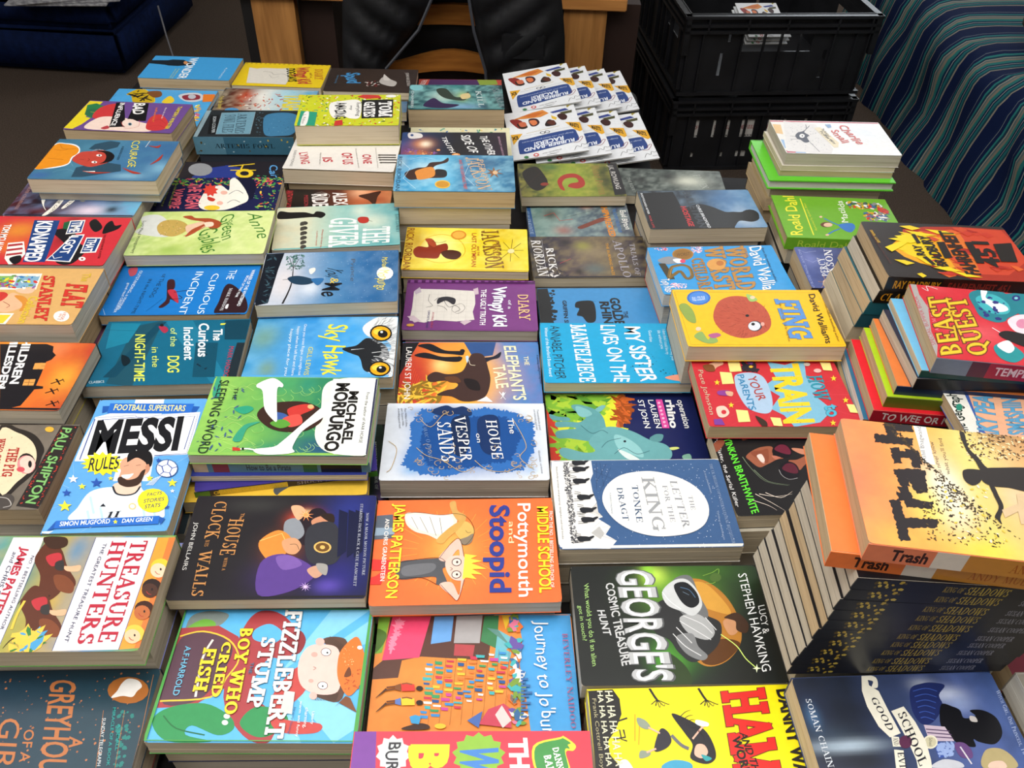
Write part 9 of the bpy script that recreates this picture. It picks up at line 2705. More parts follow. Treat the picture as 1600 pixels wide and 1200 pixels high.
SPINES = [
 {'bands': ['#3f6f86', ('#5f8fa4', 0, 0.3)], 'text': [('*', 0.02, 0.98, '#a8c4cc', 'lion', 0, 0.8), ('ARTEMIS FOWL', 0.2, 0.8, '#1c2c34', 'serif', 0, 0.25)]},
 {'bands': None, 'text': [('Roald Dahl', 0.1, 0.55, '#b8d84a', 'wob', 0, 0.5)]},
 {'bands': ['#1c1a2a', ('#3f7a2a', 0, 0.08), ('#d9b83a', 0.13, 0.5), ('#3f7a2a', 0.93, 1)], 'text': [('CREATURES OF INVESTIGATION', 0.1, 0.5, '#e8c03a', 'sans', 0.05, 0.55), ('SHOCK HORROR', 0.55, 0.88, '#9a9ac0', 'serif', 0, 0.55)]},
 {'bands': ['#7a8292', ('#a82438', 0.3, 0.7), ('#5a2a3a', 0.2, 0.3)], 'text': [('TEMPEST', 0.34, 0.6, '#e8c8cc', 'sans', 0.04, 0.5)]},
 {'bands': ['#1c1514', ('#3a1512', 0.36, 1)], 'text': [('RAY BRADBURY', 0.05, 0.35, '#c98a1c', 'sans', 0.05, 0.5), ('FAHRENHEIT 451', 0.4, 0.8, '#8a2a20', 'sans', 0.05, 0.5)]},
 {'bands': ['#e2825c', ('#dfd5c8', 0.26, 0.38), ('#c98a3a', 0.38, 1)], 'text': [('Trash', 0.1, 0.24, '#3a2018', 'sans', 0.06, 0.62), ('ANDY MULLIGAN', 0.55, 0.9, '#a85a1c', 'serif', 0, 0.5)]},
 {'bands': ['#e8793c', ('#dfd5c8', 0.3, 0.42), ('#c98a3a', 0.42, 1)], 'text': [('Trash', 0.1, 0.24, '#3a2018', 'sans', 0.06, 0.62), ('ANDY MULLIGAN', 0.55, 0.9, '#a85a1c', 'serif', 0, 0.5)]},
 {'lean': 0.0022, 'bands': ['#17171c'], 'text': [('KING OF', 0.36, 0.44, '#a08a30', 'serif', 0, 0.5), ('SHADOWS', 0.45, 0.62, '#b09838', 'serif', 0.02, 0.7), ('SUSAN COOPER', 0.7, 0.86, '#9f9fa8', 'serif', 0, 0.5), ('*', 0.08, 0.2, '#b89c34', 'lion', 0, 0.8)]},
 {'bands': ['#16130f'], 'text': [('CLASSIC', 0.03, 0.3, '#c98a1c', 'serif', 0.03, 0.6)], 'lean': 0.0035},
 {'lean': 0.0035},
 {'bands': ['#1f4a44'], 'text': None},
 {'bands': ['#14161c'], 'text': None},
 {'bands': ['#1c2a4a'], 'text': None},
 {'bands': ['#5a6a1c'], 'text': None},
 {'bands': ['#a81c2c'], 'text': [('TO WEE OR NOT TO WEE', 0.06, 0.8, '#e8dcd8', 'wob', 0.03, 0.6)]},
 {'bands': ['#121418'], 'text': None},
 {'bands': ['#5f8490', ('#c9b08a', 0, 0.08), ('#8a3a3a', 0.11, 0.2), ('#3a6a3a', 0.62, 0.7), ('#16161c', 0.72, 0.95)], 'text': [('How to Be a Pirate', 0.3, 0.55, '#1c2a34', 'sans', 0.02, 0.6)]},
]
# name | label | group | x y z turn length width thickness | spine side | pages | cover colour | design | curl | spine | hard
BOOKS = '''
paperback_book|dark grey green paperback with pale horse head, beside the white booklets|0|0.298 1.4929 0.742 0.0045 0.2033 0.108 0.018|far|cream|#1b2624|horse|0.5|-1|0
paperback_book|sea green paperback with shipwreck scene and orange block title|0|0.1121 1.3447 0.742 0.0702 0.1889 0.118 0.016|far|cream|#2a5a94|ship|0.5|-1|0
paperback_book|red edged paperback poking out behind the dark teal fantasy cover|0|-0.1433 1.8766 0.746 0.0662 0.1934 0.12 0.018|far|cream|#b8483a|redback|0.5|-1|0
paperback_book|grey blue paperback with orange streaks, mostly hidden behind the doodled green cover|0|-0.3556 1.7955 0.75 0.0715 0.2033 0.129 0.02|far|cream|#2f5580|starry|0.5|-1|0
paperback_book|olive green fantasy paperback with red serpent swirl and black name strip|0|0.097 1.4518 0.762 0.0851 0.196 0.1265 0.02|far|cream|#2a2c1a|harry|0.5|-1|0
paperback_book|dark violet paperback with white serif author name and creased corner|0|0.122 1.1888 0.768 0.0759 0.1978 0.1231 0.017|far|cream|#1d1c28|apollo|1.5|-1|0
paperback_book|black and orange paperback with white lettering and target ring|0|-0.3251 1.3084 0.769 0.0456 0.1915 0.129 0.018|far|tan|#161212|alex|0.5|-1|0
paperback_book|thick dark teal fantasy paperback with running figure, pages facing out|0|-0.1414 1.738 0.769 0.0815 0.2008 0.1248 0.04|far|tan|#1f6068|seeker|1.5|-1|0
paperback_book|yellow paperback with torn white paper picture and red handwriting, in the back row|0|-0.5447 1.8682 0.772 0.0073 0.1971 0.1266 0.016|far|cream|#e3c31c|dogdays|0.5|-1|0
paperback_book|dark brown paperback with blue handwritten title, in the back row before the chair|0|-0.3398 1.8531 0.774 0.0378 0.1994 0.1265 0.016|far|cream|#2b221f|spud|0.5|-1|0
paperback_book|large sky blue storybook with orange corner tag and striped yellow shape|0|-0.77 1.6748 0.774 0.0308 0.2146 0.2051 0.01|far|white|#4ba3dc|pups|0.5|-1|0
paperback_book|flat blue paperback with black rhino silhouette|0|0.1354 1.0323 0.774 0.0718 0.1933 0.129 0.014|far|grey|#3f8ac2|rhino|2.5|-1|0
paperback_book|dark green paperback with violet flowers, wedged between swan cover and ink blue cover|0|-0.2521 0.6896 0.775 0.167 0.198 0.1282 0.02|far|grey|#1c2c24|darkgreen|0.5|-1|0
paperback_book|navy and yellow paperback with two teal rhinos|0|0.1493 0.7804 0.777 0.0596 0.2012 0.129 0.018|far|grey|#1b2355|oprhino|0.5|-1|0
paperback_book|plain sky blue paperback with small dark figure, at far corner of the book table|0|-0.7446 1.8601 0.778 0.0112 0.2004 0.1247 0.022|far|tan|#3f9bd6|wonder|0.5|-1|0
paperback_book|cream paperback with green and orange dots, showing as a thin strip|0|-0.1215 1.5709 0.778 0.0652 0.2029 0.129 0.012|far|cream|#e3dfb8|creamback|0.5|-1|0
paperback_book|thick charcoal book with pale blue panel and patterned metallic blue edge|0|-0.5386 1.5683 0.779 0.0662 0.1909 0.1189 0.036|near|cream|#3f6f86|artemis|0.5|0|0
paperback_book|dark paperback with large yellow letters and grey disc, tucked behind the navy vampire cover|0|-0.5275 1.3752 0.78 0.0822 0.1864 0.129 0.02|far|tan|#211f26|how|0.5|-1|0
paperback_book|pale blue and black paperback with yellow block title, beside the doodled green cover|0|-0.5407 1.703 0.781 0.0125 0.2002 0.1243 0.018|far|cream|#4f9ac4|trashplay|0.5|-1|0
paperback_book|purple paperback with taped graph paper note|0|-0.0669 1.025 0.782 0.0437 0.1996 0.1268 0.018|far|grey|#6d2f72|ugly|1.2|-1|0
paperback_book|red and blue paperback with dark elephant at sunset|0|-0.0573 0.8626 0.788 0.0578 0.1921 0.129 0.02|far|cream|#3f7fc0|elephant|0.5|-1|0
paperback_book|dark blue and black paperback with white hand lettered title and glowing orange lamps|0|-0.1252 1.4751 0.792 0.0763 0.2001 0.129 0.034|far|cream|#23314f|truth|0.5|-1|0
paperback_book|white paperback with dark red words and standing figures|0|-0.3295 1.444 0.794 0.0056 0.2014 0.129 0.026|far|cream|#e8e4dd|lying|3|-1|0
paperback_book|dark teal paperback with copper lettering and white dog head in round badge|0|-0.422 0.3364 0.797 0.055 0.198 0.129 0.022|far|grey|#22384a|grey|0.5|-1|0
paperback_book|bright yellow paperback with crouching figure in a glowing ring|0|-0.0825 1.1584 0.797 0.0344 0.2008 0.1253 0.014|far|cream|#d9b818|olymp|1.5|-1|0
paperback_book|thick black paperback with man in profile against stormy blue sky|0|0.3135 1.2872 0.798 0.0975 0.2011 0.1254 0.028|far|cream|#17181b|hostage|0.5|-1|0
paperback_book|white paperback with ink blue cloud and bronze scrollwork|0|-0.0541 0.7107 0.803 0.0515 0.1984 0.1286 0.03|far|grey|#e4e7ec|vesper|0.5|-1|0
paperback_book|orange and blue paperback with painted street of washing lines|0|-0.0256 0.4148 0.804 0.05 0.1968 0.129 0.014|far|cream|#6aa3d0|joburg|1.5|-1|0
paperback_book|bright cyan paperback with tall white hand drawn capitals|0|0.1392 0.9003 0.805 0.0505 0.1988 0.128 0.017|far|cream|#1aa0d0|sister|0.5|-1|0
paperback_book|light blue paperback with green border and boy wearing an orange fish|0|-0.2228 0.4015 0.809 0.0327 0.1879 0.1372 0.022|far|cream|#4fa04a|fizz|0.5|-1|0
paperback_book|sky blue paperback with two huge yellow owl eyes|0|-0.2592 0.8794 0.812 0.0664 0.1964 0.1315 0.018|far|cream|#56a7dc|sky|2.5|-1|0
paperback_book|grey brown paperback with pink pig snout and green author lettering|0|-0.6132 0.6348 0.815 0.0522 0.198 0.1301 0.026|far|tan|#6f665c|shipton|0.5|-1|0
paperback_book|yellow paperback with a grey hinge drawing, at bottom of the pile under the swan cover|0|-0.2688 0.6733 0.815 0.1062 0.2052 0.129 0.018|far|cream|#e3b93c|yellowc|0.5|-1|0
paperback_book|dark teal paperback with yellow and white title on slanting beams|0|-0.459 0.851 0.817 0.0923 0.1938 0.1331 0.019|far|grey|#13627f|curious_teal|0.5|-1|0
paperback_book|thick slate blue paperback with large white moon and line of riders|0|0.1519 0.6139 0.82 0.0639 0.1995 0.1278 0.025|far|cream|#e4e2da|letter|1.5|-1|0
paperback_book|black paperback with woman in round dark glasses and acid green lettering|0|0.3421 0.6753 0.82 0.0891 0.1854 0.1327 0.022|far|cream|#1c1b1d|onyi|0.5|-1|0
paperback_book|yellow paperback with red capitals, clawed hands and falling dark haired girl|0|0.1812 0.3298 0.821 0.0655 0.1952 0.129 0.024|far|cream|#f0e010|hamish|0.5|-1|0
paperback_book|black and green paperback with silver title and astronaut|0|0.1684 0.4619 0.822 0.0542 0.1946 0.1323 0.024|far|grey|#1e211f|george|0.5|-1|0
paperback_book|thick lime green paperback covered in doodles with black title block|0|-0.3319 1.546 0.823 0.0925 0.1928 0.1357 0.038|far|cream|#c9cf2a|tomgates|0.5|-1|0
paperback_book|pale cream and turquoise paperback with white slab title and red apple|0|-0.2918 1.1751 0.823 0.1531 0.1983 0.1288 0.012|far|grey|#6fb3b2|giver|1.5|-1|0
paperback_book|bright blue paperback with red and black upside down dog|0|-0.4812 0.9846 0.824 0.077 0.203 0.1236 0.015|far|tan|#1a72bd|curious_blue|2|-1|0
paperback_book|purple paperback with red haired face and black title boxes, pages facing out|0|-0.7447 1.5094 0.826 -0.0043 0.2008 0.1262 0.022|far|tan|#6a4a8c|badinf|1.2|-1|0
paperback_book|navy paperback with pale vampire face and bright leaves|0|-0.503 1.2397 0.826 0.0934 0.2005 0.129 0.016|far|cream|#1c2048|vegan|0.5|-1|0
paperback_book|blue paperback with brown bubble capitals and number two medallion|0|0.3099 1.0768 0.826 0.1001 0.2002 0.1248 0.02|far|white|#2d97d8|worst|1.5|-1|0
hardback_book|bright green hardback with yellow handwriting and child in blue|0|0.5306 1.2375 0.826 -0.0025 0.1957 0.1328 0.022|near|tan|#6fae2c|matilda|0.5|1|1
paperback_book|bright orange paperback with spiky haired cartoon boy holding his head|0|-0.0424 0.5381 0.831 0.0677 0.1928 0.134 0.018|far|grey|#f4713c|potty|0.5|-1|0
paperback_book|night blue paperback with seated figure under a small tree and moon|0|-0.2714 1.0088 0.833 0.1123 0.1979 0.1297 0.021|far|cream|#2b659a|youme|0.5|-1|0
paperback_book|thin violet paperback lying askew with black and yellow spine, under the swan cover|0|-0.2644 0.6909 0.8335 0.2096 0.2033 0.129 0.0085|near|cream|#3a2f80|shock|0.5|2|0
paperback_book|dark navy paperback with white serif lettering and orange starburst, half hidden by flame cover|0|0.5266 1.0661 0.835 0.0252 0.198 0.1072 0.03|near|tan|#1c1c30|pj2|0.5|-1|0
paperback_book|black and orange paperback with house silhouette and three small aeroplanes|0|-0.6396 0.7686 0.837 0.0336 0.198 0.1272 0.022|far|grey|#1e1c20|willesden|1.5|-1|0
paperback_book|black and violet paperback with copper title and glowing red spell|0|-0.2376 0.53 0.839 0.0559 0.1946 0.1324 0.016|far|cream|#221f24|clock|1.2|-1|0
paperback_book|thick light blue paperback with lightning and lunging figure in orange|0|-0.1096 1.2956 0.842 0.0565 0.2009 0.1263 0.03|far|tan|#2f86b8|percy|1|-1|0
paperback_book|pale green paperback with long red haired girl and script title|0|-0.4836 1.1023 0.843 0.0907 0.2035 0.1232 0.018|far|grey|#b8cf7a|anne|0.8|-1|0
paperback_book|red paperback with blue road sign lettering|0|-0.6833 1.0368 0.846 0.0416 0.198 0.129 0.034|far|grey|#c8323c|kidnapped|2|-1|0
paperback_book|red paperback with dotted yellow capitals and pale speech bubble|0|0.3278 0.7825 0.846 0.0526 0.1881 0.1225 0.02|far|tan|#c8323c|parents|0.5|-1|0
paperback_book|blue fantasy paperback with dark swan, castle and cream ribbon lettering|0|0.3595 0.3334 0.846 0.0756 0.1858 0.129 0.028|far|cream|#3a4a74|evil_right|0.5|-1|0
paperback_book|dark fantasy paperback with curling white banner, directly below the orange topped boy cover|0|-0.6917 1.1745 0.847 0.0505 0.1971 0.129 0.028|far|grey|#2c2436|evil_left|1.5|-1|0
paperback_book|tan brown thick paperback with big red slab lettering and comic panels|0|-0.675 0.9048 0.849 0.0465 0.198 0.1268 0.03|far|grey|#cfa262|stanley|1|-1|0
paperback_book|light blue upright football book with bearded player and big black title|0|-0.4211 0.628 0.849 0.0749 0.1271 0.1992 0.018|left|cream|#5fa3dd|messi|0.5|-1|0
paperback_book|white and orange paperback with red serif title and galloping brown horses|0|-0.4311 0.4525 0.85 0.0521 0.198 0.1296 0.025|far|cream|#5f9a4a|treasure|0.5|-1|0
paperback_book|green paperback with white swans and black author name on white|0|-0.2598 0.6959 0.867 0.04 0.1975 0.1305 0.013|far|grey|#8cbf5a|morpurgo|1.5|-1|0
paperback_book|yellow paperback with round furry red creature, raised on a pile|0|0.3205 0.8962 0.871 0.0565 0.2051 0.1221 0.024|far|cream|#f3bd1f|fing|0.5|-1|0
paperback_book|white scrawled paperback with ink creature drawing and crimson edge, top of its pile|0|0.5531 1.413 0.883 0.0316 0.2006 0.1276 0.022|far|grey|#d9d6ce|charlie|0.5|-1|0
hardback_book|red book with purple strip, yellow B and green burst, at front edge|0|-0.0187 0.2518 0.884 0.0408 0.1908 0.129 0.022|left|cream|#d83a4c|burp|0.5|-1|1
paperback_book|blue paperback with boy in orange top and yellow title, raised on a pile|0|-0.6603 1.2206 0.89 0.0365 0.1964 0.1322 0.024|far|cream|#42748e|courage|0.5|-1|0
paperback_book|blue bordered paperback with peach panel and light blue lettering|0|0.6054 0.7128 0.9 0.055 0.198 0.129 0.016|near|tan|#3f5fa8|geo|0.5|-1|0
paperback_book|red paperback with gold lettering and teal monster, top of a fanned pile|0|0.5836 0.7991 0.947 -0.0945 0.198 0.1436 0.022|near|tan|#c8202c|beast|0.5|3|0
paperback_book|dark brown paperback with torn flame pattern and black bars|0|0.5669 0.9544 0.95 -0.0057 0.1947 0.1313 0.022|near|tan|#2c2624|fahr|0.5|4|0
paperback_book|orange and yellow paperback with outstretched black figure, top of the tall pile|0|0.3821 0.4598 1.041 -0.0995 0.198 0.1373 0.02|near|tan|#e2825c|trash|0.5|5|0
paperback_book|orange paperback with outstretched black figure, second from top of the tall pile|1|0.3601 0.4638 1.022 -0.0995 0.198 0.132 0.019|near|tan|#e8793c|-|0|6|0
paperback_book|black spined paperback with yellow lettering, first black spine down in the tall pile|1|0.3799 0.4585 1.0075 -0.03 0.198 0.129 0.0145|near|grey|#15151a|-|0|7|0
paperback_book|black spined paperback with yellow lettering, second black spine down in the tall pile|1|0.3781 0.4594 0.993 -0.0176 0.198 0.129 0.0145|near|grey|#15151a|-|0|7|0
paperback_book|black spined paperback with yellow lettering, third black spine down in the tall pile|1|0.3733 0.4594 0.9785 -0.0141 0.198 0.129 0.0145|near|grey|#15151a|-|0|7|0
paperback_book|black spined paperback with yellow lettering, fourth black spine down in the tall pile|1|0.3719 0.4605 0.964 0.0003 0.198 0.129 0.0145|near|grey|#15151a|-|0|7|0
paperback_book|black spined paperback with yellow lettering, fifth black spine down in the tall pile|1|0.3704 0.4609 0.9495 0.0078 0.198 0.129 0.0145|near|tan|#15151a|-|0|7|0
paperback_book|black spined paperback with yellow lettering, sixth black spine down in the tall pile|1|0.3654 0.4611 0.935 0.0132 0.198 0.129 0.0145|near|tan|#15151a|-|0|7|0
paperback_book|black spined paperback with yellow lettering, seventh black spine down in the tall pile|1|0.364 0.4623 0.9205 0.0287 0.198 0.129 0.0145|near|grey|#15151a|-|0|7|0
paperback_book|black spined paperback with yellow lettering, eighth black spine down in the tall pile|1|0.3598 0.463 0.906 0.0391 0.198 0.129 0.0145|near|grey|#15151a|-|0|7|0
paperback_book|black spined paperback with yellow lettering, ninth black spine down in the tall pile|1|0.3561 0.4631 0.8915 0.0436 0.198 0.129 0.0145|near|grey|#15151a|-|0|7|0
paperback_book|black spined paperback with yellow lettering, tenth black spine down in the tall pile|1|0.3549 0.4638 0.877 0.055 0.198 0.129 0.0145|near|grey|#15151a|-|0|7|0
paperback_book|paperback with grey page ends and black and gold spine, directly under the flame cover|2|0.5636 0.9544 0.931 -0.0057 0.196 0.13 0.019|near|grey|#1a1714|-|0|8|0
paperback_book|thick paperback with thin teal cover edge, third in the pile beneath flame cover|2|0.5566 0.9564 0.911 0.0043 0.196 0.13 0.02|near|tan|#1f5a66|-|0|9|0
paperback_book|thick cream paged paperback with dark teal spine, fourth in the flame cover pile|2|0.5536 0.9544 0.889 -0.0157 0.196 0.128 0.022|near|tan|#24505a|-|0|9|0
paperback_book|thick cream paged paperback, fifth in the flame cover pile|2|0.5486 0.9574 0.865 -0.0057 0.196 0.128 0.024|near|cream|#c9b89a|-|0|9|0
paperback_book|thick tan paged paperback, sixth in the flame cover pile|2|0.5436 0.9544 0.841 0.0043 0.196 0.128 0.024|near|tan|#a8936a|-|0|9|0
paperback_book|thick tan paged paperback, seventh in the flame cover pile|2|0.5406 0.9544 0.815 -0.0157 0.196 0.126 0.026|near|tan|#8a7a5a|-|0|9|0
paperback_book|thick book with worn pages, eighth in the flame cover pile|2|0.5346 0.9544 0.787 -0.0057 0.19 0.124 0.028|near|tan|#5a5048|-|0|9|0
paperback_book|very thick tan paged paperback resting on the table under flame cover pile|2|0.5296 0.9544 0.7402 -0.0057 0.186 0.122 0.0468|near|tan|#4a4038|-|0|9|0
paperback_book|slim light blue paperback fanned out directly under the red monster cover|3|0.5716 0.8051 0.937 -0.0445 0.198 0.14 0.01|near|cream|#6fb8e0|-|0|10|0
paperback_book|grey paged paperback with dark navy spine, third in the fanned pile|3|0.5656 0.8031 0.921 0.0055 0.198 0.132 0.016|near|grey|#2a2c40|-|0|11|0
paperback_book|paperback with orange cover edge and navy spine, fourth in the fanned pile|3|0.5536 0.7991 0.908 -0.0645 0.198 0.13 0.013|near|tan|#d9783a|-|0|12|0
paperback_book|lime green paperback with blue blots, fifth in the fanned pile|3|0.5446 0.7951 0.892 -0.0645 0.198 0.132 0.016|near|tan|#a8c820|-|0|13|0
paperback_book|red covered paperback with white words on crimson spine in the fanned pile|3|0.5316 0.7891 0.875 -0.0645 0.198 0.134 0.017|near|tan|#d8202c|-|0|14|0
paperback_book|teal blue covered paperback with black spine, seventh in the fanned pile|3|0.5256 0.7891 0.86 -0.0745 0.198 0.134 0.015|near|white|#2a6a8c|-|0|15|0
paperback_book|thick tan paged paperback low in the fanned pile|3|0.5186 0.7911 0.834 -0.0945 0.196 0.128 0.026|near|tan|#9a8560|-|0|-1|0
paperback_book|very thick paperback with a black ink mark, low in the fanned pile|3|0.5136 0.7931 0.8 -0.0945 0.19 0.126 0.034|near|tan|#7a6a4a|-|0|-1|0
paperback_book|large book at the foot of the fanned pile, resting on the table|3|0.5116 0.7931 0.74 -0.0945 0.186 0.124 0.06|near|tan|#6a5a40|-|0|-1|0
paperback_book|slim cream paged paperback directly under the white scrawled cover|4|0.5488 1.413 0.874 0.0416 0.2 0.13 0.009|far|cream|#d8d2c0|-|0|-1|0
paperback_book|slim paperback with green and red flecked edge, third in the scrawled cover pile|4|0.5488 1.412 0.863 0.0216 0.198 0.13 0.011|far|tan|#7a9a8a|-|0|-1|0
hardback_book|lime green hardback with white pages and violet band, in the scrawled cover pile|4|0.5398 1.407 0.846 0.0316 0.222 0.15 0.017|far|white|#62c832|-|0|-1|1
paperback_book|thick cream paged paperback under the lime green hardback|4|0.5398 1.417 0.82 0.0316 0.198 0.136 0.026|far|cream|#c9b890|-|0|-1|0
paperback_book|thick tan paged paperback, sixth in the scrawled cover pile|4|0.5338 1.413 0.796 0.0516 0.198 0.134 0.024|far|tan|#b8a27a|-|0|-1|0
paperback_book|dark edged paperback, seventh in the scrawled cover pile|4|0.5358 1.413 0.766 0.0216 0.196 0.13 0.03|far|tan|#2a2a2a|-|0|-1|0
paperback_book|cream paged book resting on the table beneath the scrawled cover pile|4|0.5398 1.413 0.74 0.0316 0.194 0.128 0.026|far|tan|#6a5a48|-|0|-1|0
paperback_book|blue grey paperback with pirate title on its spine, directly under the swan cover|5|-0.2588 0.6989 0.8515 0.05 0.1975 0.1305 0.0155|near|cream|#6a8a94|-|0|16|0
paperback_book|blue violet paperback, third in the pile beneath the swan cover|5|-0.2628 0.6919 0.843 0.06 0.198 0.13 0.0085|far|cream|#2f3a8a|-|0|-1|0
paperback_book|dark red hardback behind the ribbon lettered fantasy cover, past the tall pile|0|0.565 0.475 0.838 0.06 0.198 0.129 0.03|far|tan|#6a1226|-|0|-1|0
paperback_book|pale paged grey book at the corner beside the dark swan cover|0|0.562 0.345 0.855 0.07 0.19 0.12 0.03|far|white|#8a8478|-|0|-1|0
paperback_book|~tan~0~redback|6|-0.1436 1.8774 0.74 0.079 0.1857 0.114 0.006|far|tan|#3a3f48|-|0|-1|0
paperback_book|~cream~0~starry|6|-0.355 1.7945 0.74 0.0718 0.191 0.1218 0.01|far|cream|#b8b0a0|-|0|-1|0
paperback_book|~grey~0~harry|6|0.0937 1.4633 0.74 0.0728 0.1855 0.1198 0.022|far|grey|#4a5a3a|-|0|-1|0
paperback_book|~cream~0~pups|6|-0.7728 1.6777 0.74 0.0447 0.1908 0.1235 0.034|far|cream|#7a2f2c|-|0|-1|0
paperback_book|~grey~0~apollo|6|0.1199 1.1868 0.74 0.0768 0.1933 0.1184 0.028|far|grey|#5a2f4a|-|0|-1|0
paperback_book|~tan~0~alex|6|-0.3267 1.3065 0.74 0.0445 0.184 0.1216 0.029|far|tan|#16171a|-|0|-1|0
paperback_book|~cream~0~dogdays|6|-0.5561 1.8693 0.74 0.0073 0.1878 0.1208 0.032|far|cream|#c9c2b0|-|0|-1|0
paperback_book|~grey~0~rhino|6|0.134 1.0353 0.74 0.0866 0.1826 0.1222 0.034|far|grey|#26323a|-|0|-1|0
paperback_book|~cream~0~spud|6|-0.3409 1.8523 0.77 0.0315 0.1948 0.1194 0.004|far|cream|#8a7a4a|-|0|-1|0
paperback_book|~grey~0~creamback|6|-0.1221 1.5732 0.74 0.0618 0.1883 0.1216 0.038|far|grey|#2a4a6a|-|0|-1|0
paperback_book|~tan~0~darkgreen|6|-0.2551 0.6887 0.74 0.1793 0.1902 0.1202 0.035|far|tan|#3a3f48|-|0|-1|0
paperback_book|~cream~0~oprhino|6|0.1487 0.7787 0.74 0.0634 0.1898 0.1239 0.037|far|cream|#b8b0a0|-|0|-1|0
paperback_book|~grey~0~trashplay|6|-0.5495 1.7022 0.74 0.0265 0.1899 0.1198 0.041|far|grey|#4a5a3a|-|0|-1|0
paperback_book|~cream~0~wonder|6|-0.7461 1.8586 0.74 -0.002 0.1896 0.12 0.038|far|cream|#7a2f2c|-|0|-1|0
paperback_book|~grey~0~how|6|-0.5272 1.3754 0.74 0.0729 0.1766 0.1245 0.04|far|grey|#5a2f4a|-|0|-1|0
paperback_book|~tan~0~ugly|6|-0.066 1.0236 0.74 0.0413 0.1939 0.1217 0.042|far|tan|#16171a|-|0|-1|0
paperback_book|~cream~0~elephant|6|-0.0545 0.8647 0.74 0.0519 0.1811 0.1242 0.048|far|cream|#c9c2b0|-|0|-1|0
paperback_book|~grey~0~seeker|6|-0.1421 1.7402 0.74 0.0858 0.1952 0.1169 0.029|far|grey|#26323a|-|0|-1|0
paperback_book|~cream~0~olymp|6|-0.0842 1.1577 0.7685 0.0425 0.1934 0.1201 0.0285|far|cream|#8a7a4a|-|0|-1|0
paperback_book|~grey~1~olymp|6|-0.0851 1.1569 0.74 0.0368 0.1941 0.1189 0.0285|far|grey|#4a5a3a|-|0|-1|0
paperback_book|~tan~0~artemis|6|-0.5394 1.5686 0.74 0.0799 0.183 0.1126 0.039|near|tan|#3a3f48|-|0|-1|0
paperback_book|~cream~0~joburg|6|-0.0234 0.4137 0.772 0.0396 0.1855 0.1217 0.032|far|cream|#b8b0a0|-|0|-1|0
paperback_book|~grey~1~joburg|6|-0.0271 0.4137 0.74 0.0572 0.1853 0.1242 0.032|far|grey|#16171a|-|0|-1|0
paperback_book|~cream~0~grey|6|-0.4193 0.3389 0.7685 0.0581 0.1906 0.1246 0.0285|far|cream|#7a2f2c|-|0|-1|0
paperback_book|~grey~1~grey|6|-0.4247 0.3393 0.74 0.0472 0.1884 0.124 0.0285|far|grey|#26323a|-|0|-1|0
paperback_book|~tan~0~lying|6|-0.3276 1.445 0.767 -0.0006 0.1946 0.1221 0.027|far|tan|#16171a|-|0|-1|0
paperback_book|~cream~1~lying|6|-0.3321 1.4431 0.74 0.0074 0.1892 0.1225 0.027|far|cream|#2a4a6a|-|0|-1|0
paperback_book|~grey~0~sister|6|0.1375 0.9053 0.7725 0.0416 0.1879 0.1174 0.0325|far|grey|#26323a|-|0|-1|0
paperback_book|~cream~1~sister|6|0.1385 0.9037 0.74 0.0408 0.1919 0.1218 0.0325|far|cream|#b8b0a0|-|0|-1|0
paperback_book|~grey~0~hostage|6|0.3113 1.287 0.769 0.1093 0.1882 0.1187 0.029|far|grey|#2a4a6a|-|0|-1|0
paperback_book|~tan~1~hostage|6|0.3147 1.2881 0.74 0.0867 0.1957 0.1213 0.029|far|tan|#7a2f2c|-|0|-1|0
paperback_book|~cream~0~sky|6|-0.2567 0.8809 0.776 0.0803 0.1922 0.1235 0.036|far|cream|#b8b0a0|-|0|-1|0
paperback_book|~grey~1~sky|6|-0.2593 0.881 0.74 0.061 0.1844 0.1257 0.036|far|grey|#16171a|-|0|-1|0
paperback_book|~cream~0~fizz|6|-0.2225 0.4032 0.7745 0.0447 0.178 0.1232 0.0345|far|cream|#1c2a5a|-|0|-1|0
paperback_book|~grey~1~fizz|6|-0.221 0.404 0.74 0.0283 0.1784 0.1224 0.0345|far|grey|#26323a|-|0|-1|0
paperback_book|~tan~0~vesper|6|-0.0518 0.7108 0.7715 0.0602 0.1875 0.1223 0.0315|far|tan|#16171a|-|0|-1|0
paperback_book|~cream~1~vesper|6|-0.0533 0.7106 0.74 0.0539 0.1895 0.1243 0.0315|far|cream|#2a4a6a|-|0|-1|0
paperback_book|~grey~0~yellowc|6|-0.268 0.6763 0.795 0.1176 0.1902 0.1234 0.02|far|grey|#26323a|-|0|-1|0
paperback_book|~cream~0~giver|6|-0.2902 1.175 0.7815 0.1513 0.1876 0.1245 0.0415|far|cream|#8a7a4a|-|0|-1|0
paperback_book|~grey~1~giver|6|-0.2903 1.1732 0.74 0.1561 0.1904 0.1239 0.0415|far|grey|#4a5a3a|-|0|-1|0
paperback_book|~tan~0~curious_teal|6|-0.4578 0.8514 0.7785 0.0957 0.1824 0.125 0.0385|far|tan|#4a8a4a|-|0|-1|0
paperback_book|~cream~1~curious_teal|6|-0.4619 0.8505 0.74 0.0976 0.1881 0.1253 0.0385|far|cream|#5a2f4a|-|0|-1|0
paperback_book|~grey~0~curious_blue|6|-0.4787 0.9859 0.782 0.0752 0.1889 0.1183 0.042|far|grey|#4a5a3a|-|0|-1|0
paperback_book|~cream~1~curious_blue|6|-0.4802 0.9836 0.74 0.0749 0.1896 0.116 0.042|far|cream|#c9c2b0|-|0|-1|0
paperback_book|~grey~0~shipton|6|-0.6109 0.6347 0.7775 0.0547 0.1915 0.1255 0.0375|far|grey|#5a2f4a|-|0|-1|0
paperback_book|~tan~1~shipton|6|-0.6132 0.637 0.74 0.0626 0.1883 0.1222 0.0375|far|tan|#8a7a4a|-|0|-1|0
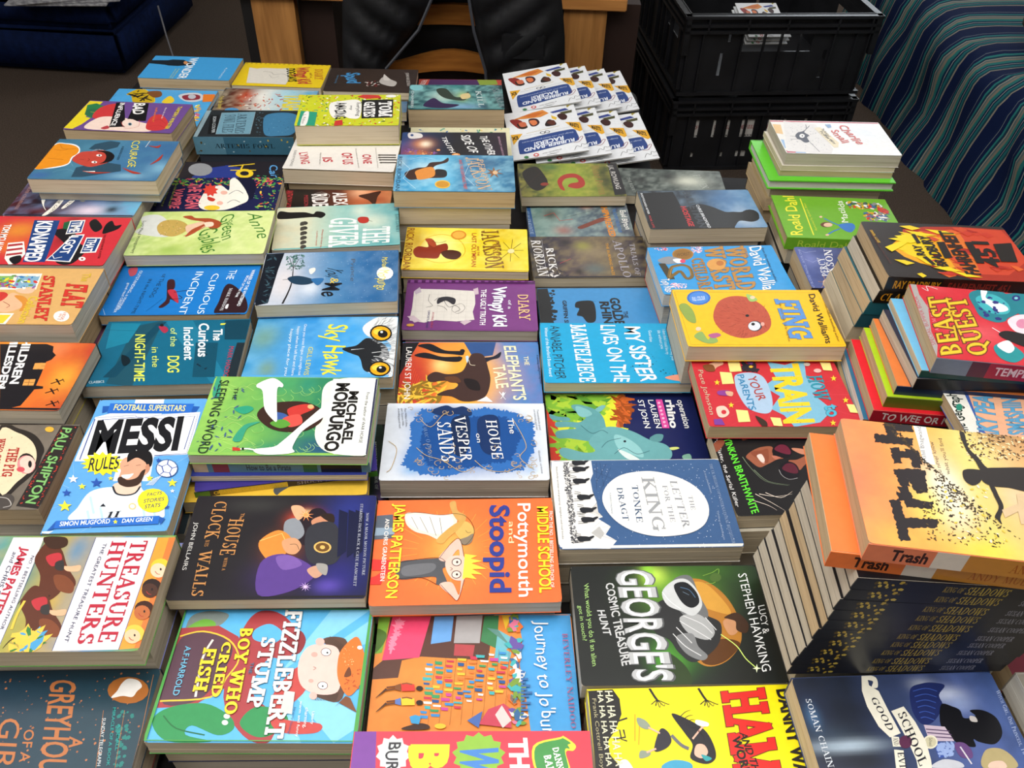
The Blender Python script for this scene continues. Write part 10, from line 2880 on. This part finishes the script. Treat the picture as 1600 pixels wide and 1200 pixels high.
paperback_book|~cream~0~onyi|6|0.3456 0.6665 0.78 0.0876 0.1792 0.1251 0.04|far|cream|#c9c2b0|-|0|-1|0
paperback_book|~grey~1~onyi|6|0.3415 0.6677 0.74 0.0889 0.1789 0.1226 0.04|far|grey|#3a3f48|-|0|-1|0
paperback_book|~cream~0~vegan|6|-0.5001 1.2399 0.7973 0.0806 0.1957 0.1215 0.0287|far|cream|#8a7a4a|-|0|-1|0
paperback_book|~grey~1~vegan|6|-0.5158 1.2403 0.7687 0.0955 0.1935 0.1218 0.0287|far|grey|#4a5a3a|-|0|-1|0
paperback_book|~tan~2~vegan|6|-0.5145 1.2376 0.74 0.092 0.1958 0.1217 0.0287|far|tan|#c9c2b0|-|0|-1|0
paperback_book|~cream~0~letter|6|0.1504 0.6126 0.78 0.0503 0.1905 0.122 0.04|far|cream|#b8b0a0|-|0|-1|0
paperback_book|~grey~1~letter|6|0.1527 0.6152 0.74 0.0731 0.1878 0.1211 0.04|far|grey|#16171a|-|0|-1|0
paperback_book|~cream~0~hamish|6|0.1794 0.3302 0.7805 0.0559 0.1911 0.1231 0.0405|far|cream|#7a2f2c|-|0|-1|0
paperback_book|~grey~1~hamish|6|0.1825 0.3287 0.74 0.0587 0.1885 0.1222 0.0405|far|grey|#26323a|-|0|-1|0
paperback_book|~tan~0~george|6|0.1686 0.463 0.781 0.0619 0.1875 0.1228 0.041|far|tan|#16171a|-|0|-1|0
paperback_book|~cream~1~george|6|0.1709 0.4603 0.74 0.0672 0.1849 0.1255 0.041|far|cream|#2a4a6a|-|0|-1|0
paperback_book|~grey~0~worst|6|0.3096 1.0779 0.788 0.1124 0.193 0.1185 0.038|far|grey|#b03030|-|0|-1|0
paperback_book|~cream~0~badinf|6|-0.7424 1.5114 0.7973 0.009 0.1923 0.1196 0.0287|far|cream|#8a7a4a|-|0|-1|0
paperback_book|~grey~1~badinf|6|-0.7464 1.5101 0.7687 0.0052 0.1909 0.1194 0.0287|far|grey|#4a5a3a|-|0|-1|0
paperback_book|~tan~2~badinf|6|-0.7464 1.5119 0.74 0.0101 0.1882 0.1201 0.0287|far|tan|#c9c2b0|-|0|-1|0
paperback_book|~cream~0~matilda|6|0.5323 1.2371 0.7973 0.0098 0.1848 0.1246 0.0287|near|cream|#b8b0a0|-|0|-1|0
paperback_book|~grey~1~matilda|6|0.5281 1.2377 0.7687 -0.001 0.1855 0.1241 0.0287|near|grey|#16171a|-|0|-1|0
paperback_book|~cream~2~matilda|6|0.5277 1.2395 0.74 -0.0156 0.1853 0.1253 0.0287|near|cream|#2a4a6a|-|0|-1|0
paperback_book|~grey~0~potty|6|-0.0435 0.5415 0.8007 0.0569 0.1876 0.1239 0.0303|far|grey|#5a2f4a|-|0|-1|0
paperback_book|~tan~1~potty|6|-0.0411 0.5403 0.7703 0.0734 0.1812 0.124 0.0303|far|tan|#8a7a4a|-|0|-1|0
paperback_book|~cream~2~potty|6|-0.0398 0.5388 0.74 0.0594 0.1846 0.1248 0.0303|far|cream|#4a5a3a|-|0|-1|0
paperback_book|~grey~0~youme|6|-0.2701 1.0112 0.802 0.1129 0.1872 0.1235 0.031|far|grey|#2a1c3a|-|0|-1|0
paperback_book|~cream~1~youme|6|-0.2729 1.0119 0.771 0.1226 0.1867 0.1249 0.031|far|cream|#b8b0a0|-|0|-1|0
paperback_book|~grey~2~youme|6|-0.2693 1.0117 0.74 0.113 0.1893 0.1249 0.031|far|grey|#16171a|-|0|-1|0
paperback_book|~tan~0~clock|6|-0.2375 0.5337 0.806 0.059 0.1904 0.1221 0.033|far|tan|#17171a|-|0|-1|0
paperback_book|~cream~1~clock|6|-0.2375 0.53 0.773 0.0649 0.1861 0.124 0.033|far|cream|#5a2f4a|-|0|-1|0
paperback_book|~grey~2~clock|6|-0.2365 0.5291 0.74 0.057 0.1873 0.1222 0.033|far|grey|#8a7a4a|-|0|-1|0
paperback_book|~cream~0~willesden|6|-0.6493 0.7668 0.8047 0.0328 0.193 0.1214 0.0323|far|cream|#e0d840|-|0|-1|0
paperback_book|~grey~1~willesden|6|-0.649 0.77 0.7723 0.0329 0.1915 0.1224 0.0323|far|grey|#26323a|-|0|-1|0
paperback_book|~tan~2~willesden|6|-0.648 0.7703 0.74 0.0225 0.1878 0.1231 0.0323|far|tan|#b8b0a0|-|0|-1|0
paperback_book|~cream~0~anne|6|-0.486 1.108 0.8087 0.0963 0.1934 0.1178 0.0343|far|cream|#c9c2b0|-|0|-1|0
paperback_book|~grey~1~anne|6|-0.4833 1.1061 0.7743 0.0976 0.195 0.1172 0.0343|far|grey|#3a3f48|-|0|-1|0
paperback_book|~cream~2~anne|6|-0.4852 1.1025 0.74 0.0916 0.1925 0.1177 0.0343|far|cream|#5a2f4a|-|0|-1|0
paperback_book|~grey~0~pj2|6|0.5261 1.071 0.8033 0.015 0.1924 0.1007 0.0317|near|grey|#c8d020|-|0|-1|0
paperback_book|~tan~1~pj2|6|0.5273 1.0706 0.7717 0.0358 0.1891 0.0998 0.0317|near|tan|#7a2f2c|-|0|-1|0
paperback_book|~cream~2~pj2|6|0.5249 1.0707 0.74 0.0346 0.1868 0.1019 0.0317|near|cream|#26323a|-|0|-1|0
paperback_book|~grey~0~parents|6|0.3239 0.785 0.842 0.0442 0.1761 0.115 0.004|far|grey|#4a5a3a|-|0|-1|0
paperback_book|~cream~0~messi|6|-0.4303 0.6264 0.8127 0.0817 0.121 0.1256 0.0363|left|cream|#7a2f2c|-|0|-1|0
paperback_book|~grey~1~messi|6|-0.4223 0.6277 0.7763 0.0836 0.1221 0.1244 0.0363|left|grey|#26323a|-|0|-1|0
paperback_book|~tan~0~mr|6|0.5678 0.4736 0.8053 0.0602 0.1879 0.123 0.0327|far|tan|#16171a|-|0|-1|0
paperback_book|~cream~1~mr|6|0.5661 0.4739 0.7727 0.0471 0.1932 0.1249 0.0327|far|cream|#2a4a6a|-|0|-1|0
paperback_book|~grey~2~mr|6|0.5653 0.4756 0.74 0.0621 0.1928 0.1243 0.0327|far|grey|#7a2f2c|-|0|-1|0
paperback_book|~cream~0~percy|6|-0.11 1.298 0.808 0.0713 0.1886 0.122 0.034|far|cream|#8a7a4a|-|0|-1|0
paperback_book|~grey~1~percy|6|-0.1112 1.2985 0.774 0.0554 0.1899 0.121 0.034|far|grey|#4a5a3a|-|0|-1|0
paperback_book|~tan~2~percy|6|-0.1098 1.2961 0.74 0.0544 0.1912 0.1223 0.034|far|tan|#c9c2b0|-|0|-1|0
paperback_book|~cream~0~evil_right|6|0.3686 0.3362 0.8107 0.066 0.1781 0.122 0.0353|far|cream|#b8b0a0|-|0|-1|0
paperback_book|~grey~1~evil_right|6|0.3668 0.3329 0.7753 0.0655 0.1777 0.1249 0.0353|far|grey|#16171a|-|0|-1|0
paperback_book|~cream~2~evil_right|6|0.3659 0.3357 0.74 0.0817 0.1749 0.1225 0.0353|far|cream|#2a4a6a|-|0|-1|0
paperback_book|~grey~0~evil_left|6|-0.6936 1.1754 0.8113 0.0506 0.1852 0.1218 0.0357|far|grey|#5a2f4a|-|0|-1|0
paperback_book|~tan~1~evil_left|6|-0.7035 1.176 0.7757 0.0578 0.1869 0.1217 0.0357|far|tan|#8a7a4a|-|0|-1|0
paperback_book|~cream~2~evil_left|6|-0.7037 1.1759 0.74 0.0619 0.1876 0.1219 0.0357|far|cream|#4a5a3a|-|0|-1|0
paperback_book|~grey~0~treasure|6|-0.4301 0.4637 0.8133 0.0588 0.1934 0.1242 0.0367|far|grey|#7a80c0|-|0|-1|0
paperback_book|~cream~1~treasure|6|-0.432 0.4636 0.7767 0.0478 0.1889 0.1231 0.0367|far|cream|#b8b0a0|-|0|-1|0
paperback_book|~grey~2~treasure|6|-0.4332 0.4641 0.74 0.0571 0.1913 0.123 0.0367|far|grey|#16171a|-|0|-1|0
paperback_book|~tan~0~stanley|6|-0.6746 0.9055 0.8127 0.0432 0.186 0.1202 0.0363|far|tan|#3a3f48|-|0|-1|0
paperback_book|~cream~1~stanley|6|-0.6738 0.9066 0.7763 0.0609 0.1938 0.1203 0.0363|far|cream|#5a2f4a|-|0|-1|0
paperback_book|~grey~2~stanley|6|-0.6735 0.9041 0.74 0.0435 0.1936 0.122 0.0363|far|grey|#8a7a4a|-|0|-1|0
paperback_book|~cream~0~kidnapped|6|-0.684 1.0352 0.8107 0.0341 0.1868 0.1228 0.0353|far|cream|#3a2a2a|-|0|-1|0
paperback_book|~grey~1~kidnapped|6|-0.6832 1.0396 0.7753 0.0437 0.186 0.1224 0.0353|far|grey|#26323a|-|0|-1|0
paperback_book|~tan~2~kidnapped|6|-0.6814 1.0351 0.74 0.0445 0.1879 0.1248 0.0353|far|tan|#b8b0a0|-|0|-1|0
paperback_book|~cream~0~gr|6|0.5646 0.3438 0.8167 0.0692 0.1846 0.114 0.0383|far|cream|#c9c2b0|-|0|-1|0
paperback_book|~grey~1~gr|6|0.5627 0.3433 0.7783 0.0834 0.1826 0.1139 0.0383|far|grey|#3a3f48|-|0|-1|0
paperback_book|~cream~2~gr|6|0.5626 0.3448 0.74 0.0636 0.1808 0.1138 0.0383|far|cream|#5a2f4a|-|0|-1|0
paperback_book|~grey~0~fing|6|0.319 0.9026 0.822 0.0504 0.1959 0.1171 0.049|far|grey|#2a4a6a|-|0|-1|0
paperback_book|~tan~0~burp|6|-0.0215 0.2506 0.848 0.0485 0.1836 0.1214 0.036|left|tan|#2a3a7a|-|0|-1|0
paperback_book|~cream~1~burp|6|-0.0173 0.2501 0.812 0.0555 0.1792 0.1247 0.036|left|cream|#5a2f4a|-|0|-1|0
paperback_book|~grey~2~burp|6|-0.0163 0.252 0.776 0.0401 0.179 0.124 0.036|left|grey|#8a7a4a|-|0|-1|0
paperback_book|~cream~3~burp|6|-0.0186 0.2545 0.74 0.0475 0.183 0.1211 0.036|left|cream|#4a5a3a|-|0|-1|0
paperback_book|~grey~0~courage|6|-0.6584 1.2216 0.875 0.0249 0.1874 0.1242 0.015|far|grey|#3a6a9a|-|0|-1|0
paperback_book|~tan~0~geo|6|0.6066 0.6585 0.892 0.0558 0.193 0.1232 0.008|near|tan|#16171a|-|0|-1|0
paperback_book|~cream~0~trash|6|0.3606 0.4676 0.8428 0.0629 0.1873 0.1213 0.0343|near|cream|#c9c2b0|-|0|-1|0
paperback_book|~grey~1~trash|6|0.3604 0.4685 0.8085 0.0849 0.1844 0.1201 0.0343|near|grey|#3a3f48|-|0|-1|0
paperback_book|~cream~2~trash|6|0.3578 0.4652 0.7743 0.0818 0.1857 0.1205 0.0343|near|cream|#5a2f4a|-|0|-1|0
paperback_book|~grey~3~trash|6|0.3583 0.4659 0.74 0.0756 0.1875 0.1206 0.0343|near|grey|#8a7a4a|-|0|-1|0
'''.strip().split('\n')


# ================================================================ books
def ext_col(c, k): 
    return c
def build_book(kind, label, group, x, y, z, th, L, W, t, spine, paper, col, art, curl, sp, hard, design=True):
    root = empty(kind, (x, y, z), th); tag(root, label, 'book', group)
    e = .003 if hard else .0008; c = .002 if hard else .0004
    rnd = random.Random(hash_(label))
    # pages: a block of loosely stacked sections
    x0, x1, y0, y1 = -L / 2 + e, L / 2 - e, -W / 2 + e, W / 2 - e
    if spine == 'far': y1 = W / 2 - c
    if spine == 'near': y0 = -W / 2 + c
    if spine == 'left': x0 = -L / 2 + c
    bm = bmesh.new(); ns = max(2, int((t - 2 * c) / .006)); h = (t - 2 * c) / ns
    for k in range(ns):
        j = lambda: rnd.uniform(-.00018, .00012)
        add_box(bm, x0 + (abs(j()) if spine == 'left' else j()), x1 + j(), y0 + (abs(j()) if spine == 'near' else j()), y1 - (abs(j()) if spine == 'far' else j()), c + k * h, c + (k + 1) * h)
    pb_ = obj('page_block', bm, PAPERS[paper], root)
    m = COVER
    bm = bmesh.new(); colour_box(bm, -L / 2, L / 2, -W / 2, W / 2, t - c, t, col)
    if art:
        A_ = Art(); A_.run(DESIGN[art], L * 1000, W * 1000); A_.into(bm, Matrix.Translation((0, 0, t + .00002)))
    cv = curl * .001
    if cv > 0:
        sgn = -1
        cuts = [-.05, -.18, -.28, -.36, -.43]
        for q in cuts:
            bmesh.ops.bisect_plane(bm, geom=bm.verts[:] + bm.edges[:] + bm.faces[:], plane_co=(0, q * W, 0), plane_no=(0, 1, 0), dist=1e-6)
        kn = [.5, -.05, -.18, -.28, -.36, -.43, -.5]; vals = [0, 0, .08, .25, .5, .78, 1]
        ph = rnd.uniform(.2, .8)
        for v in bm.verts:
            q = v.co.y / W; dz = 0
            for i in range(len(kn) - 1):
                if kn[i] >= q >= kn[i + 1] - 1e-6: dz = vals[i] + (vals[i + 1] - vals[i]) * (kn[i] - q) / (kn[i] - kn[i + 1]); break
            v.co.z += dz * cv
    # clipped corners
    r = .0035 if not hard else 0
    if r:
        hx, hy = L / 2, W / 2
        for v in bm.verts:
            ax, ay = abs(v.co.x) - (hx - r), abs(v.co.y) - (hy - r)
            if ax > 0 and ay > 0:
                d = math.hypot(ax, ay)
                if d > r: v.co.x = math.copysign(hx - r + ax * r / d, v.co.x); v.co.y = math.copysign(hy - r + ay * r / d, v.co.y)
    obj_keep('front_cover', bm, m, root)
    bm = bmesh.new(); colour_box(bm, -L / 2, L / 2, -W / 2, W / 2, 0, c, col); obj_keep('back_cover', bm, m, root)
    bm = bmesh.new(); q = .0006
    if spine in ('far', 'near'):
        s = 1 if spine == 'far' else -1; ya, yb = sorted((s * (W / 2 - c), s * (W / 2 + q)))
        colour_box(bm, -L / 2, L / 2, ya, yb, .0, t, sp['bands'][0] if sp and sp.get('bands') else col)
        if sp and spine == 'near':
            ops = []; LL, tt = L * 1000, t * 1000
            for c_, u0, u1 in (sp['bands'][1:] if sp.get('bands') else ()):
                if u1 > u0: ops.append(('p', c_, (-LL / 2 + u0 * LL, -tt / 2, -LL / 2 + u1 * LL, -tt / 2, -LL / 2 + u1 * LL, tt / 2, -LL / 2 + u0 * LL, tt / 2)))
            for s_, u0, u1, c_, face, bold, hf in (sp.get('text') or ()):
                if face == 'lion':
                    ops.append(('d', (c_, '#5a4a18', '#c8b04a'), 17, 1.7, (-LL / 2 + u0 * LL, -tt * .4, -LL / 2 + u1 * LL, -tt * .4, -LL / 2 + u1 * LL, tt * .4, -LL / 2 + u0 * LL, tt * .4), 1.4)); continue
                ops.append(('t', s_, c_, -LL / 2 + u0 * LL, -tt * hf / 2, (u1 - u0) * LL, 0, 0, tt * hf, bold, face))
            A_ = Art(); A_.run(ops, LL, tt); A_.into(bm, Matrix.Translation((0, -W / 2 - q - .00002, t / 2)) @ Matrix.Rotation(PI / 2, 4, 'X'))
    else:
        colour_box(bm, -L / 2 - q, -L / 2 + c, -W / 2, W / 2, 0, t, col)
    obj_keep('spine', bm, m, root)
    lean = sp.get('lean', 0) if sp else 0
    if lean:        # the pile leans: each book in it is slightly sheared, like the pile
        for o in root.children:
            for v in o.data.vertices: v.co.x += lean * (v.co.z / t - 1)
    return root
def hash_(s):
    v = 7
    for ch_ in s: v = (v * 131 + ord(ch_)) & 0xffffff
    return v
for rec in BOOKS:
    nm, lab, g, nums, spn, pap, col, art, curl, sp, hard = rec.split('|')
    if lab[0] == '~':
        _, w, k, at_ = lab.split('~'); lab = '%s paged paperback %s the %s' % (w, UNDER[int(k)], NEAR[at_])
    build_book(nm, lab, GROUPS[int(g)], *[float(v) for v in nums.split()], spn, pap, col, art if art != '-' else None, float(curl), SPINES[int(sp)] if int(sp) >= 0 else None, int(hard))

# ================================================================ white activity booklets, fanned out
def make_booklet():
    root = empty('activity_booklet'); L, W, t = .154, .211, .0035
    bm = bmesh.new(); add_box(bm, 0, L - .001, .001, W - .001, .0003, t - .0003); obj('page_block', bm, PAPERS['white'], root)
    bm = bmesh.new(); colour_box(bm, 0, L, 0, W, t - .0003, t, '#e4e7ea')
    A_ = Art(); A_.run(DESIGN['booklet'], L * 1000, W * 1000); A_.into(bm, Matrix.Translation((L / 2, W / 2, t + .00002)))
    obj_keep('cover', bm, MATTE, root)
    return root
def copy_tree(o, parent=None):
    c = o.copy(); COL.objects.link(c); c.parent = parent
    for ch_ in o.children: copy_tree(ch_, c)
    return c
first = make_booklet(); used = False
ORD = ['frontmost', 'second', 'third', 'fourth']
def place_booklet(x, y, z, th, tilt, label):
    global used
    o = first if not used else copy_tree(first); used = True
    o.location = (x, y, z); o.rotation_euler = (0, -tilt, th); tag(o, label, 'booklet', 'white activity booklets fanned on the table')
for row, (bx, by, th, tilt, dx, dz) in enumerate(((-.014, 1.547, .121, .126, (.047, .048, .051), .0012), (-.020, 1.768, .141, .15, (.044, .047, .040), .0012))):
    x, y = bx, by
    for k in range(4):
        z = .7435 + .020 - k * .0055 + (0 if row == 0 else -.002)
        nm = ('near' if row == 0 else 'far')
        place_booklet(x, y, z - .002 * k, th, tilt, 'white activity booklet, %s of the %s fanned row, blue title panel' % (['topmost and fully visible', 'second', 'third', 'lowest'][k], nm))
        if k < 3: x += dx[k]; y += dx[k] * th + (.0, .0, .004)[k]
    for k in range(5 if row == 0 else 4):
        place_booklet(x - .012 + .002 * k, y - .002 * k + .004, .7405 + .0038 * k - 0 if False else .7402 + .0037 * k * 0 + .0037 * k, th + .02 - .01 * k, .0, 'flat white booklet, number %s from the table under the %s fanned row' % (['one', 'two', 'three', 'four', 'five'][k], nm)) if False else None
for k in range(3):
    ca, sa = math.cos(.115), math.sin(.115)
    lx, ly = .22 + .004 * k, .03
    o = copy_tree(first); o.location = (CR[0] + lx * ca - ly * sa, CR[1] + lx * sa + ly * ca, .297 + .168 + .012 * k); o.rotation_euler = (.22, 0, .115)
    tag(o, 'white activity booklet inside the upper crate, %s of three by the hand hole' % ['lowest', 'middle', 'highest'][k], 'booklet', 'white activity booklets in the crate')
